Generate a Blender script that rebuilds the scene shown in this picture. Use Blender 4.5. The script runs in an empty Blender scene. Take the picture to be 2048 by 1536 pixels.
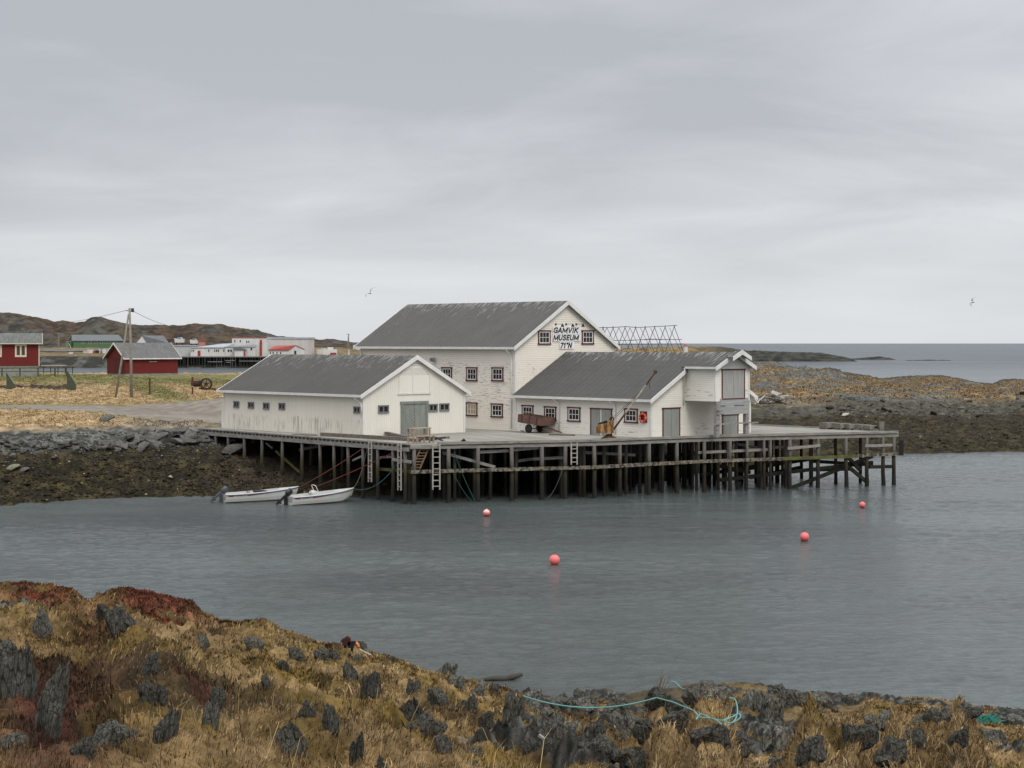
import bpy, bmesh, math, random
import numpy as np
from mathutils import Vector, Matrix

# ------------------------------------------------------------------ camera, sky, sun, exposure
scn = bpy.context.scene
F, H = 3700.0, 11.2           # focal length in photo pixels, eye height above the water
CX, EY = 1024.0, 681.0        # centre column and eye-level row of the photo
cam_d = bpy.data.cameras.new('camera'); cam = bpy.data.objects.new('camera', cam_d)
scn.collection.objects.link(cam); scn.camera = cam
cam.location = (0, 0, H); cam.rotation_euler = (math.radians(90), 0, 0)
cam_d.sensor_width = 36; cam_d.lens = F/2048*36
cam_d.shift_y = -(768-EY)/2048
cam_d.clip_start = 0.5; cam_d.clip_end = 20000
scn.render.resolution_x = 1024; scn.render.resolution_y = 768
vs = scn.view_settings
vs.view_transform = 'Standard'; vs.look = 'None'; vs.gamma = 1; vs.exposure = 0.33

SUN_EL, SUN_AZ = 48, 150      # azimuth measured clockwise from +Y (view direction)
sd = bpy.data.lights.new('sun', 'SUN'); sd.energy = 1.15; sd.angle = math.radians(25); sd.color = (1, .95, .86)
sun = bpy.data.objects.new('sun', sd); scn.collection.objects.link(sun)
_a, _e = math.radians(SUN_AZ), math.radians(SUN_EL)
sdir = Vector((math.sin(_a)*math.cos(_e), math.cos(_a)*math.cos(_e), math.sin(_e)))
sun.rotation_euler = sdir.to_track_quat('Z', 'Y').to_euler()

world = bpy.data.worlds.new('World'); scn.world = world; world.use_nodes = True
def build_world():
    nt = world.node_tree; nt.nodes.clear(); N = nt.nodes.new; L = nt.links.new
    def math_(op, a, b=None, c=None):
        n = N('ShaderNodeMath'); n.operation = op
        for i, v in enumerate((a, b, c)):
            if v is None: continue
            if isinstance(v, (int, float)): n.inputs[i].default_value = v
            else: L(v, n.inputs[i])
        return n.outputs[0]
    tc = N('ShaderNodeTexCoord'); sp = N('ShaderNodeSeparateXYZ'); L(tc.outputs['Generated'], sp.inputs[0])
    z = math_('MAXIMUM', sp.outputs[2], 0.0)
    zz = math_('ADD', z, 0.19)
    cx = math_('DIVIDE', sp.outputs[0], zz); cy = math_('DIVIDE', sp.outputs[1], zz)
    cb = N('ShaderNodeCombineXYZ'); L(cx, cb.inputs[0]); L(cy, cb.inputs[1]); cb.inputs[2].default_value = 3.7
    def noise(scale, det, rough, off):
        m = N('ShaderNodeMapping'); L(cb.outputs[0], m.inputs[0]); m.inputs['Location'].default_value = off
        m.inputs['Scale'].default_value = (0.8, 1.0, 1)
        n = N('ShaderNodeTexNoise'); L(m.outputs[0], n.inputs['Vector'])
        n.inputs['Scale'].default_value = scale; n.inputs['Detail'].default_value = det; n.inputs['Roughness'].default_value = rough
        n.inputs['Distortion'].default_value = .5
        return n.outputs[0]
    n1 = noise(.62, 3, .5, (4.3, 2.1, 0)); n2 = noise(2.0, 5, .6, (5, 1, 0))
    s = math_('ADD', math_('MULTIPLY', n1, .70), math_('MULTIPLY', n2, .30))
    r = N('ShaderNodeValToRGB'); L(s, r.inputs[0])
    e = r.color_ramp.elements
    e[0].position = .39; e[0].color = (.375, .388, .413, 1)
    e[1].position = .62; e[1].color = (.590, .600, .622, 1)
    m_ = r.color_ramp.elements.new(.5); m_.color = (.470, .482, .507, 1)
    # brighter, smoother band low over the sea
    hz = N('ShaderNodeMapRange'); hz.interpolation_type = 'SMOOTHSTEP'; L(z, hz.inputs[0])
    hz.inputs[1].default_value = 0.0; hz.inputs[2].default_value = .085; hz.inputs[3].default_value = .75; hz.inputs[4].default_value = 0.0
    mx = N('ShaderNodeMix'); mx.data_type = 'RGBA'; L(hz.outputs[0], mx.inputs[0]); L(r.outputs[0], mx.inputs[6])
    mx.inputs[7].default_value = (.560, .580, .605, 1)
    # an overcast sky is brighter towards the zenith
    zr = N('ShaderNodeMapRange'); zr.interpolation_type = 'SMOOTHSTEP'; L(z, zr.inputs[0])
    zr.inputs[1].default_value = .22; zr.inputs[2].default_value = .9; zr.inputs[3].default_value = 1.0; zr.inputs[4].default_value = 2.5
    # the cloud deck overhead is thicker than the strip above the sea
    tp = N('ShaderNodeMapRange'); tp.interpolation_type = 'SMOOTHSTEP'; L(z, tp.inputs[0]); tp.inputs[1].default_value = .05; tp.inputs[2].default_value = .19; tp.inputs[3].default_value = 1.0; tp.inputs[4].default_value = .95
    bg = N('ShaderNodeBackground'); ml = math_('MULTIPLY', zr.outputs[0], tp.outputs[0]); L(mx.outputs[2], bg.inputs[0]); L(ml, bg.inputs[1])
    sky = N('ShaderNodeTexSky'); sky.sky_type = 'NISHITA'; sky.sun_disc = False
    sky.sun_elevation = math.radians(SUN_EL); sky.sun_rotation = math.radians(SUN_AZ)
    b2 = N('ShaderNodeBackground'); L(sky.outputs[0], b2.inputs[0]); b2.inputs[1].default_value = .006
    ad = N('ShaderNodeAddShader'); L(bg.outputs[0], ad.inputs[0]); L(b2.outputs[0], ad.inputs[1])
    out = N('ShaderNodeOutputWorld'); L(ad.outputs[0], out.inputs[0])
build_world()

# ------------------------------------------------------------------ measuring helpers
def ray(px, py): return Vector(((px-CX)/F, 1.0, -(py-EY)/F))
def atY(px, py, Y): return Vector(((px-CX)/F*Y, Y, H-(py-EY)/F*Y))
def atZ(px, py, z): return atY(px, py, (H-z)*F/(py-EY))

# ------------------------------------------------------------------ numeric noise
_rs = np.random.RandomState(7)
_perm = _rs.permutation(1024); _ang = _rs.rand(1024)*2*np.pi
_gx, _gy = np.cos(_ang), np.sin(_ang)
def gn(x, y, seed=0):
    x = np.asarray(x, float); y = np.asarray(y, float)
    xi = np.floor(x).astype(int); yi = np.floor(y).astype(int); xf = x-xi; yf = y-yi
    u = xf*xf*xf*(xf*(xf*6-15)+10); v = yf*yf*yf*(yf*(yf*6-15)+10)
    def g(i, j, fx, fy):
        h = _perm[(_perm[(i+seed*37) & 1023]+j+seed*101) & 1023]
        return _gx[h]*fx+_gy[h]*fy
    a = g(xi, yi, xf, yf); b = g(xi+1, yi, xf-1, yf); c = g(xi, yi+1, xf, yf-1); d = g(xi+1, yi+1, xf-1, yf-1)
    return ((a+(b-a)*u)+((c+(d-c)*u)-(a+(b-a)*u))*v)*1.5
def fbm(x, y, o=4, seed=0, gain=.5):
    s = 0; a = 1; t = 0
    for k in range(o):
        s = s+a*gn(x*2**k+k*17.3, y*2**k+k*9.1, seed+k); t += a; a *= gain
    return s/t
def ridged(x, y, o=4, seed=0, gain=.55):
    s = 0; a = 1; t = 0
    for k in range(o):
        s = s+a*(1-np.abs(gn(x*2**k+k*7.7, y*2**k+k*3.3, seed+k))*2); t += a; a *= gain
    return s/t
def sst(a, b, x):
    t = np.clip((np.asarray(x, float)-a)/(b-a), 0, 1); return t*t*(3-2*t)
def lerp(a, b, t): return a+(b-a)*t

# ------------------------------------------------------------------ materials
MATS = {}
def nodes_of(m):
    m.use_nodes = True; nt = m.node_tree
    return nt, nt.nodes['Principled BSDF'], nt.nodes.new, nt.links.new
def setc(bs, c, r=.7, metal=0.0, spec=.3):
    bs.inputs['Base Color'].default_value = (*c, 1); bs.inputs['Roughness'].default_value = r
    bs.inputs['Metallic'].default_value = metal; bs.inputs['Specular IOR Level'].default_value = spec
def texc(N, L, mode='Object', scale=(1, 1, 1), rot=(0, 0, 0)):
    tc = N('ShaderNodeTexCoord'); mp = N('ShaderNodeMapping'); L(tc.outputs[mode], mp.inputs[0])
    mp.inputs['Scale'].default_value = scale; mp.inputs['Rotation'].default_value = rot
    return mp.outputs[0]
def noise_n(N, L, vec, scale, det=4, rough=.55):
    n = N('ShaderNodeTexNoise'); L(vec, n.inputs['Vector']); n.inputs['Scale'].default_value = scale
    n.inputs['Detail'].default_value = det; n.inputs['Roughness'].default_value = rough
    return n.outputs[0]
def ramp(N, L, fac, stops):
    r = N('ShaderNodeValToRGB'); L(fac, r.inputs[0]); el = r.color_ramp.elements
    for i, (p, c) in enumerate(stops):
        e = el[i] if i < 2 else el.new(p)
        e.position = p; e.color = (*c, 1) if len(c) == 3 else c
    return r.outputs[0]
def mixc(N, L, fac, a, b, mode='MIX'):
    m = N('ShaderNodeMix'); m.data_type = 'RGBA'; m.blend_type = mode
    for i, v in ((0, fac), (6, a), (7, b)):
        if isinstance(v, (int, float)): m.inputs[i].default_value = v
        elif isinstance(v, tuple): m.inputs[i].default_value = (*v, 1)
        else: L(v, m.inputs[i])
    return m.outputs[2]
def bump_n(N, L, bs, h, strength, dist=.02):
    b = N('ShaderNodeBump'); L(h, b.inputs['Height']); b.inputs['Strength'].default_value = strength
    b.inputs['Distance'].default_value = dist; L(b.outputs[0], bs.inputs['Normal'])
def plain(name, c, r=.7, var=.25, scale=3.0, metal=0.0, stretch=(1, 1, 1), bump=.0, spec=.3):
    if name in MATS: return MATS[name]
    m = bpy.data.materials.new(name); nt, bs, N, L = nodes_of(m); setc(bs, c, r, metal, spec)
    v = texc(N, L, scale=stretch); n = noise_n(N, L, v, scale, 5, .6)
    lo = tuple(x*(1-var) for x in c); hi = tuple(min(1, x*(1+var)) for x in c)
    L(ramp(N, L, n, [(.3, lo), (.7, hi)]), bs.inputs['Base Color'])
    if bump: bump_n(N, L, bs, n, bump)
    MATS[name] = m; return m
def siding(name, base, axis, pitch, flake=.0, grey=(.20, .19, .18), flake_scale=(1.2, 1.2, 9), seed=0, zlo=0, zhi=20, bare=.5, streak=False):
    """painted boards: axis 'z' = horizontal clapboards, 'h' = upright boards"""
    m = bpy.data.materials.new(name); nt, bs, N, L = nodes_of(m); setc(bs, base, .6, spec=.2)
    tc = N('ShaderNodeTexCoord'); sp = N('ShaderNodeSeparateXYZ'); L(tc.outputs['Object'], sp.inputs[0])
    def M(op, a, b=None):
        n = N('ShaderNodeMath'); n.operation = op
        for i, v in enumerate((a, b)):
            if v is None: continue
            if isinstance(v, (int, float)): n.inputs[i].default_value = v
            else: L(v, n.inputs[i])
        return n.outputs[0]
    co = sp.outputs[2] if axis == 'z' else M('ADD', sp.outputs[0], sp.outputs[1])
    fr = M('FRACT', M('DIVIDE', co, pitch))
    fl = M('FLOOR', M('DIVIDE', co, pitch))
    cell = N('ShaderNodeTexWhiteNoise'); cell.noise_dimensions = '1D'; L(fl, cell.inputs['W'])
    vec = texc(N, L)
    big = noise_n(N, L, vec, .35, 4, .6)
    c1 = mixc(N, L, big, tuple(x*.88 for x in base), tuple(min(1, x*1.06) for x in base))
    c1 = mixc(N, L, M('MULTIPLY', cell.outputs[0], .10), c1, tuple(x*.6 for x in base))
    gap = M('GREATER_THAN', fr, .90 if axis == 'z' else .93)
    c1 = mixc(N, L, M('MULTIPLY', gap, .20), c1, tuple(x*.3 for x in base))
    if flake > 0:
        mp = N('ShaderNodeMapping'); L(tc.outputs['Object'], mp.inputs[0]); mp.inputs['Scale'].default_value = flake_scale
        mp.inputs['Location'].default_value = (seed*3.1, seed*1.7, 0)
        fn = noise_n(N, L, mp.outputs[0], 1.0, 6, .65)
        area = noise_n(N, L, vec, .45, 3, .5)
        zr = N('ShaderNodeMapRange'); L(sp.outputs[2], zr.inputs[0]); zr.inputs[1].default_value = zlo; zr.inputs[2].default_value = zlo+.5
        zr2 = N('ShaderNodeMapRange'); L(sp.outputs[2], zr2.inputs[0]); zr2.inputs[1].default_value = zhi; zr2.inputs[2].default_value = zhi-.8
        thr = M('SUBTRACT', .78, M('MULTIPLY', M('MULTIPLY', M('MULTIPLY', zr.outputs[0], zr2.outputs[0]), area), flake))
        k = M('MULTIPLY', M('GREATER_THAN', fn, thr), bare)
        c1 = mixc(N, L, k, c1, grey)
    L(c1, bs.inputs['Base Color'])
    h = M('SUBTRACT', 1.0, fr) if axis == 'z' else M('SMOOTH_MAX', M('ABSOLUTE', M('SUBTRACT', fr, .5)), .35)
    bump_n(N, L, bs, h, .8, .03 if axis == 'z' else -.04)
    return m
def roofing(name, c, axis='x', pitch=.25, streak=.5, courses=0):
    m = bpy.data.materials.new(name); nt, bs, N, L = nodes_of(m); setc(bs, c, .75, spec=.25)
    tc = N('ShaderNodeTexCoord'); sp = N('ShaderNodeSeparateXYZ'); L(tc.outputs['Object'], sp.inputs[0])
    def M(op, a, b=None):
        n = N('ShaderNodeMath'); n.operation = op
        for i, v in enumerate((a, b)):
            if v is None: continue
            if isinstance(v, (int, float)): n.inputs[i].default_value = v
            else: L(v, n.inputs[i])
        return n.outputs[0]
    w = M('SINE', M('MULTIPLY', sp.outputs[0], 2*math.pi/pitch))
    vec = texc(N, L); big = noise_n(N, L, vec, .5, 5, .6)
    fine = noise_n(N, L, texc(N, L, scale=(9, 1.2, 1.2)), 1.0, 4, .6)
    c1 = mixc(N, L, big, tuple(x*.72 for x in c), tuple(x*1.25 for x in c))
    c1 = mixc(N, L, M('MULTIPLY', fine, .6), c1, tuple(x*.55 for x in c))
    joint = M('LESS_THAN', M('FRACT', M('DIVIDE', sp.outputs[0], pitch*5)), .035); c1 = mixc(N, L, M('MULTIPLY', joint, .35), c1, tuple(x*.4 for x in c))
    mossn = noise_n(N, L, texc(N, L), 1.6, 5, .65); c1 = mixc(N, L, M('MULTIPLY', M('GREATER_THAN', mossn, .62), .3), c1, (.10, .095, .06))
    c1 = mixc(N, L, M('MULTIPLY', M('LESS_THAN', w, -.55), .18), c1, tuple(x*.45 for x in c))
    if courses:
        fr = M('FRACT', M('DIVIDE', sp.outputs[1], courses))
        c1 = mixc(N, L, M('MULTIPLY', M('LESS_THAN', fr, .06), .45), c1, tuple(x*.4 for x in c))
    # bird lime and lichen streaks running down from the ridge
    st = noise_n(N, L, texc(N, L, scale=(5.5, .8, .8)), 1.0, 5, .7)
    zr = N('ShaderNodeMapRange'); L(sp.outputs[2], zr.inputs[0]); zr.name = 'ridge'
    zr.inputs[1].default_value = 0; zr.inputs[2].default_value = 1
    thr = M('SUBTRACT', .76, M('MULTIPLY', zr.outputs[0], .24))
    c1 = mixc(N, L, M('MULTIPLY', M('GREATER_THAN', st, thr), streak), c1, (.5, .5, .47))
    L(c1, bs.inputs['Base Color'])
    bump_n(N, L, bs, w, .7, .02)
    return m
def wood(name, c, var=.4, stretch=(1, 12, 12), r=.85):
    if name in MATS: return MATS[name]
    return plain(name, c, r, var, 1.2, stretch=stretch, bump=.3)

def pile_mat():
    m = bpy.data.materials.new('pile_wood'); nt, bs, N, L = nodes_of(m); setc(bs, (.2, .2, .2), .85, spec=.2)
    tc = N('ShaderNodeTexCoord'); sp = N('ShaderNodeSeparateXYZ'); L(tc.outputs['Object'], sp.inputs[0])
    n = noise_n(N, L, texc(N, L, scale=(8, 8, .9)), 1.0, 5, .6)
    ad = N('ShaderNodeMath'); ad.operation = 'MULTIPLY_ADD'; L(n, ad.inputs[0]); ad.inputs[1].default_value = .9; L(sp.outputs[2], ad.inputs[2])
    mr = N('ShaderNodeMapRange'); L(ad.outputs[0], mr.inputs[0]); mr.inputs[1].default_value = 0; mr.inputs[2].default_value = 4.5
    c = ramp(N, L, mr.outputs[0], [(0, (.004, .005, .004)), (1, (.25, .232, .215)), (.36, (.010, .011, .007)), (.50, (.060, .056, .022)), (.60, (.095, .088, .045)), (.72, (.20, .185, .165))])
    c = mixc(N, L, n, c, (.04, .035, .03), 'MIX')
    c2 = mixc(N, L, .35, c, c)
    mm = N('ShaderNodeMix'); mm.data_type = 'RGBA'; mm.blend_type = 'MULTIPLY'; mm.inputs[0].default_value = .0
    L(c, bs.inputs['Base Color']); bump_n(N, L, bs, n, .5, .03)
    MATS['pile'] = m; return m

def attr_mat(name, detail_scale, det_amp=.45, bump=.5, bdist=.05, rough=.95, spec=.15, scale2=None):
    """ground whose own colour per spot is stored on the mesh, with fine procedural grain"""
    m = bpy.data.materials.new(name); nt, bs, N, L = nodes_of(m); setc(bs, (.1, .1, .1), rough, spec=spec)
    at = N('ShaderNodeAttribute'); at.attribute_name = 'col'
    vec = texc(N, L); n = noise_n(N, L, vec, detail_scale, 6, .7)
    n2 = noise_n(N, L, vec, scale2 or detail_scale*.23, 4, .6)
    lo = 1-det_amp; hi = 1+det_amp
    g = ramp(N, L, n, [(.28, (lo, lo, lo)), (.72, (hi, hi, hi*.96))])
    g2 = ramp(N, L, n2, [(.3, (.8, .8, .82)), (.7, (1.2, 1.2, 1.15))])
    c = mixc(N, L, 1.0, at.outputs['Color'], g, 'MULTIPLY'); c = mixc(N, L, 1.0, c, g2, 'MULTIPLY')
    L(c, bs.inputs['Base Color']); bump_n(N, L, bs, n, bump, bdist)
    return m
def water_mat():
    m = bpy.data.materials.new('sea_water'); nt, bs, N, L = nodes_of(m)
    setc(bs, (.03, .045, .045), .13, spec=.5); bs.inputs['IOR'].default_value = 1.33
    v = texc(N, L); big = noise_n(N, L, texc(N, L, scale=(.022, .05, 1)), 1.0, 4, .55)
    patch = noise_n(N, L, texc(N, L, scale=(.05, .012, 1)), 1.0, 3, .5)
    c = ramp(N, L, big, [(.38, (.044, .051, .051)), (.68, (.100, .125, .115))])
    c = mixc(N, L, .35, c, ramp(N, L, patch, [(.35, (.044, .050, .052)), (.7, (.095, .118, .110))]))
    # dimmer sky reflection on the far sea, put into specular and colour by distance
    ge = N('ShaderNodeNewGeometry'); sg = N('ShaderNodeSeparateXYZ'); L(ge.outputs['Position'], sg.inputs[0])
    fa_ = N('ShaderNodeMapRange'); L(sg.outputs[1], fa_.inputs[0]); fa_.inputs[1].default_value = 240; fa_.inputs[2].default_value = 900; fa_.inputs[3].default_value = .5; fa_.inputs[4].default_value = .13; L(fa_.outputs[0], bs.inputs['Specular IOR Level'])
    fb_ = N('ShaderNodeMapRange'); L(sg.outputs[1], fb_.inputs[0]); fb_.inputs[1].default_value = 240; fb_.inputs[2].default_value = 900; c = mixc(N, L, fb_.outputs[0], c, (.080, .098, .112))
    L(c, bs.inputs['Base Color'])
    w1 = noise_n(N, L, texc(N, L, scale=(1.0, 1.5, 1), rot=(0, 0, .35)), 3.0, 5, .66)
    w2 = noise_n(N, L, texc(N, L, scale=(.5, 1.1, 1), rot=(0, 0, -.3)), .35, 3, .55)
    ad = N('ShaderNodeMath'); ad.operation = 'MULTIPLY_ADD'; L(w2, ad.inputs[0]); ad.inputs[1].default_value = 2.0; L(w1, ad.inputs[2])
    # gusts: rougher and calmer patches
    gust = noise_n(N, L, texc(N, L, scale=(.018, .06, 1)), 1.0, 3, .5)
    gr = N('ShaderNodeMapRange'); L(gust, gr.inputs[0]); gr.inputs[1].default_value = .35; gr.inputs[2].default_value = .65; gr.inputs[3].default_value = .75; gr.inputs[4].default_value = 1.0
    b = N('ShaderNodeBump'); L(ad.outputs[0], b.inputs['Height']); L(gr.outputs[0], b.inputs['Strength']); b.inputs['Distance'].default_value = .16
    L(b.outputs[0], bs.inputs['Normal'])
    # far wave faces are too small to draw: their mean reflection is painted as colour
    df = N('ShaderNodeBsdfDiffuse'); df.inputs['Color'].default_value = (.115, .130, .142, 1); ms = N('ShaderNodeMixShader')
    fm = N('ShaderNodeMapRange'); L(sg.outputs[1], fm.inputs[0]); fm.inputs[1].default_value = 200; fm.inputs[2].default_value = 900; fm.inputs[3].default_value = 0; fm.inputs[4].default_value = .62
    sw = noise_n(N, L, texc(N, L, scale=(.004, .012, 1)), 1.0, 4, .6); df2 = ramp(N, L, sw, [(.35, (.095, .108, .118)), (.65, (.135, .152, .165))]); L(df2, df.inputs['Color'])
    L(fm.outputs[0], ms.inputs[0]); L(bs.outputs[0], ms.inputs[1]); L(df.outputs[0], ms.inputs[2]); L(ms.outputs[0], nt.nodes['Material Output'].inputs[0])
    return m

# ------------------------------------------------------------------ mesh helpers
COL = scn.collection
class MB:
    def __init__(s): s.v = []; s.f = []; s.mi = []
    def add(s, vs, fs):
        o = len(s.v); s.v += [tuple(p) for p in vs]; s.f += [tuple(i+o for i in f) for f in fs]; return s
    def box(s, x0, x1, y0, y1, z0, z1):
        return s.add([(x0, y0, z0), (x1, y0, z0), (x1, y1, z0), (x0, y1, z0), (x0, y0, z1), (x1, y0, z1), (x1, y1, z1), (x0, y1, z1)],
                     [(0, 3, 2, 1), (4, 5, 6, 7), (0, 1, 5, 4), (1, 2, 6, 5), (2, 3, 7, 6), (3, 0, 4, 7)])
    def obox(s, c, size, rot=None):
        c = Vector(c); R = rot or Matrix.Identity(3); hx, hy, hz = [q/2 for q in size]
        P = [c+R @ Vector(p) for p in [(-hx, -hy, -hz), (hx, -hy, -hz), (hx, hy, -hz), (-hx, hy, -hz), (-hx, -hy, hz), (hx, -hy, hz), (hx, hy, hz), (-hx, hy, hz)]]
        return s.add(P, [(0, 3, 2, 1), (4, 5, 6, 7), (0, 1, 5, 4), (1, 2, 6, 5), (2, 3, 7, 6), (3, 0, 4, 7)])
    def beam(s, p, q, w, h, up=(0, 0, 1)):
        p, q = Vector(p), Vector(q); d = q-p; L = d.length
        if L < 1e-6: return s
        x = d/L; y = Vector(up).cross(x)
        if y.length < 1e-4: y = Vector((0, 1, 0)).cross(x)
        y.normalize(); z = x.cross(y); R = Matrix((x, y, z)).transposed()
        return s.obox((p+q)/2, (L, w, h), R)
    def tube(s, p, q, r0, r1=None, n=8, caps=True):
        p, q = Vector(p), Vector(q); r1 = r0 if r1 is None else r1; d = (q-p).normalized()
        a = d.orthogonal().normalized(); b = d.cross(a)
        P = []
        for c, r in ((p, r0), (q, r1)):
            for k in range(n):
                t = 2*math.pi*k/n; P.append(c+(a*math.cos(t)+b*math.sin(t))*r)
        fs = [(k, (k+1) % n, n+(k+1) % n, n+k) for k in range(n)]
        if caps: fs += [tuple(range(n-1, -1, -1)), tuple(range(n, 2*n))]
        return s.add(P, fs)
    def path(s, pts, r, n=6):
        pts = [Vector(p) for p in pts]; P = []; fs = []; a = None
        for i, p in enumerate(pts):
            d = (pts[min(i+1, len(pts)-1)]-pts[max(i-1, 0)]).normalized()
            a = (d.orthogonal() if a is None else (a-d*a.dot(d))).normalized(); b = d.cross(a)
            rr = r(i/(len(pts)-1)) if callable(r) else r
            for k in range(n):
                t = 2*math.pi*k/n; P.append(p+(a*math.cos(t)+b*math.sin(t))*rr)
        for i in range(len(pts)-1):
            fs += [(i*n+k, i*n+(k+1) % n, (i+1)*n+(k+1) % n, (i+1)*n+k) for k in range(n)]
        fs += [tuple(range(n-1, -1, -1)), tuple(range((len(pts)-1)*n, len(pts)*n))]
        return s.add(P, fs)
    def prism(s, poly, axis, a0, a1):
        """poly in the plane normal to axis, extruded a0..a1. axis x: poly=(y,z); y: (x,z); z: (x,y)"""
        def mk(p, a): return {'x': (a, p[0], p[1]), 'y': (p[0], a, p[1]), 'z': (p[0], p[1], a)}[axis]
        n = len(poly); P = [mk(p, a0) for p in poly]+[mk(p, a1) for p in poly]
        return s.add(P, [tuple(range(n)), tuple(range(2*n-1, n-1, -1))]+[(k, n+k, n+(k+1) % n, (k+1) % n) for k in range(n)])
    def lathe(s, prof, c=(0, 0, 0), n=20, axis='z', caps=True):
        P = []; fs = []; c = Vector(c)
        for (r, z) in prof:
            for k in range(n):
                t = 2*math.pi*k/n; x, y = r*math.cos(t), r*math.sin(t)
                P.append(c+Vector({'z': (x, y, z), 'x': (z, x, y), 'y': (x, z, y)}[axis]))
        m = len(prof)
        for i in range(m-1):
            fs += [(i*n+k, i*n+(k+1) % n, (i+1)*n+(k+1) % n, (i+1)*n+k) for k in range(n)]
        if caps: fs += [tuple(range(n-1, -1, -1)), tuple(range((m-1)*n, m*n))]
        return s.add(P, fs)
    def torus(s, c, R, r, axis='y', n=28, m=10):
        P = []; fs = []; c = Vector(c)
        for i in range(n):
            t = 2*math.pi*i/n
            for j in range(m):
                u = 2*math.pi*j/m; q = R+r*math.cos(u); a, b, h = q*math.cos(t), q*math.sin(t), r*math.sin(u)
                P.append(c+Vector({'y': (a, h, b), 'x': (h, a, b), 'z': (a, b, h)}[axis]))
        for i in range(n):
            for j in range(m): fs.append((i*m+j, ((i+1) % n)*m+j, ((i+1) % n)*m+(j+1) % m, i*m+(j+1) % m))
        return s.add(P, fs)
    def build(s, name, mat, parent=None, smooth=False, **kw):
        me = bpy.data.meshes.new(name); me.from_pydata(s.v, [], s.f)
        bm = bmesh.new(); bm.from_mesh(me); bmesh.ops.recalc_face_normals(bm, faces=bm.faces); bm.to_mesh(me); bm.free()
        me.materials.append(mat)
        if smooth: me.polygons.foreach_set('use_smooth', [True]*len(me.polygons))
        return link(name, me, parent, **kw)
def link(name, me, parent=None, label=None, cat=None, group=None, kind=None):
    o = bpy.data.objects.new(name, me); COL.objects.link(o)
    if parent is not None: o.parent = parent
    return tag(o, label, cat, group, kind)
def tag(o, label=None, cat=None, group=None, kind=None):
    if label: o['label'] = label
    if cat: o['category'] = cat
    if group: o['group'] = group
    if kind: o['kind'] = kind
    return o
def empty(name, loc=(0, 0, 0), rz=0.0, **kw):
    o = bpy.data.objects.new(name, None); COL.objects.link(o); o.location = loc; o.rotation_euler = (0, 0, rz)
    o.empty_display_size = .2
    return tag(o, **kw)
def copy_tree(o, parent=None, **kw):
    c = o.copy(); COL.objects.link(c); c.parent = parent
    for ch in [q for q in bpy.data.objects if q.parent == o]: copy_tree(ch, c)
    if parent is None: tag(c, **kw)
    return c
def grid_mesh(name, X, Y, Z, mat, col=None, smooth=True, **kw):
    r, c = X.shape; co = np.stack([X, Y, Z], -1).reshape(-1, 3).astype(np.float32)
    i = np.arange(r*c).reshape(r, c)
    q = np.stack([i[:-1, :-1], i[:-1, 1:], i[1:, 1:], i[1:, :-1]], -1).reshape(-1, 4).astype(np.int32)
    me = bpy.data.meshes.new(name); me.vertices.add(len(co)); me.vertices.foreach_set('co', co.ravel())
    me.loops.add(q.size); me.loops.foreach_set('vertex_index', q.ravel()); me.polygons.add(len(q))
    me.polygons.foreach_set('loop_start', np.arange(0, q.size, 4, dtype=np.int32))
    me.polygons.foreach_set('loop_total', np.full(len(q), 4, dtype=np.int32))
    me.update(calc_edges=True)
    if smooth: me.polygons.foreach_set('use_smooth', np.ones(len(q), dtype=bool))
    if col is not None:
        a = me.color_attributes.new('col', 'FLOAT_COLOR', 'POINT')
        a.data.foreach_set('color', np.concatenate([col.reshape(-1, 3), np.ones((r*c, 1))], 1).astype(np.float32).ravel())
    me.materials.append(mat)
    return link(name, me, None, **kw)
def C3(*c): return np.array(c, float)
def mixA(A, B, t): return A+(B-A)*np.asarray(t)[..., None]
# ------------------------------------------------------------------ sea
ysea = [38.0]
while ysea[-1] < 6900: ysea.append(ysea[-1]+max(.13, (ysea[-1]/1000)**2*9))
ysea[-1] = 6900; ysea = np.array(ysea); tsea = np.concatenate([np.linspace(-1.3, -.36, 30)[:-1], np.linspace(-.36, .36, 900), np.linspace(.36, 1.3, 30)[1:]])
YS, TS = np.meshgrid(ysea, tsea, indexing='ij'); XS = TS*YS
cal = .55+.45*sst(-.3, .35, fbm(XS/30, YS/14, 3, 203))
ZS = (gn(XS*.95+YS*.35, YS*1.5-XS*.3, 200)*.030+gn(XS*1.9-YS*.5, YS*2.7+XS*.4, 201)*.017+gn(XS*.35, YS*.5, 202)*.045)*cal*(1-sst(260, 900, YS)*.8)
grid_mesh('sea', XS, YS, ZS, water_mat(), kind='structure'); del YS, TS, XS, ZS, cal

DZ = 4.05                                          # wharf deck above the water
# ------------------------------------------------------------------ far shore with the museum (ground_shore)
SHX = [-90, -60, -35, -29, -21.5, -15.7, -8.8, -1, 7.6, 13, 18, 27.6, 38, 52, 120, 260]
SHY = [112, 120, 126.7, 131, 134, 134.5, 134, 137, 142, 149, 161, 176, 182.5, 187, 200, 230]
RDX = [-60, 0, 120, 250, 330, 440, 520]
RLO = [820, 818.5, 822, 834, 841, 846, 852]; RUP = [811.5, 812, 812, 813.5, 809, 799, 795]
def road_lim(px):
    return (H-4.2)*F/(np.interp(px, RDX, RLO)-EY), (H-4.2)*F/(np.interp(px, RDX, RUP)-EY)
def road_mask(X, Y):
    px = CX+F*X/Y; lo, up = road_lim(px)
    return sst(-1.5, .5, Y-lo)*sst(-2.5, .5, up-Y)*(px < 560)*(px > -300)
DECK = [(-7.0, 126.9), (5.5, 131.2), (14.0, 136.8), (29.9, 143.5), (28.9, 146.2), (19.5, 157), (12, 168), (-14, 163), (-25.4, 150.6), (-25.0, 149.6)]
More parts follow.
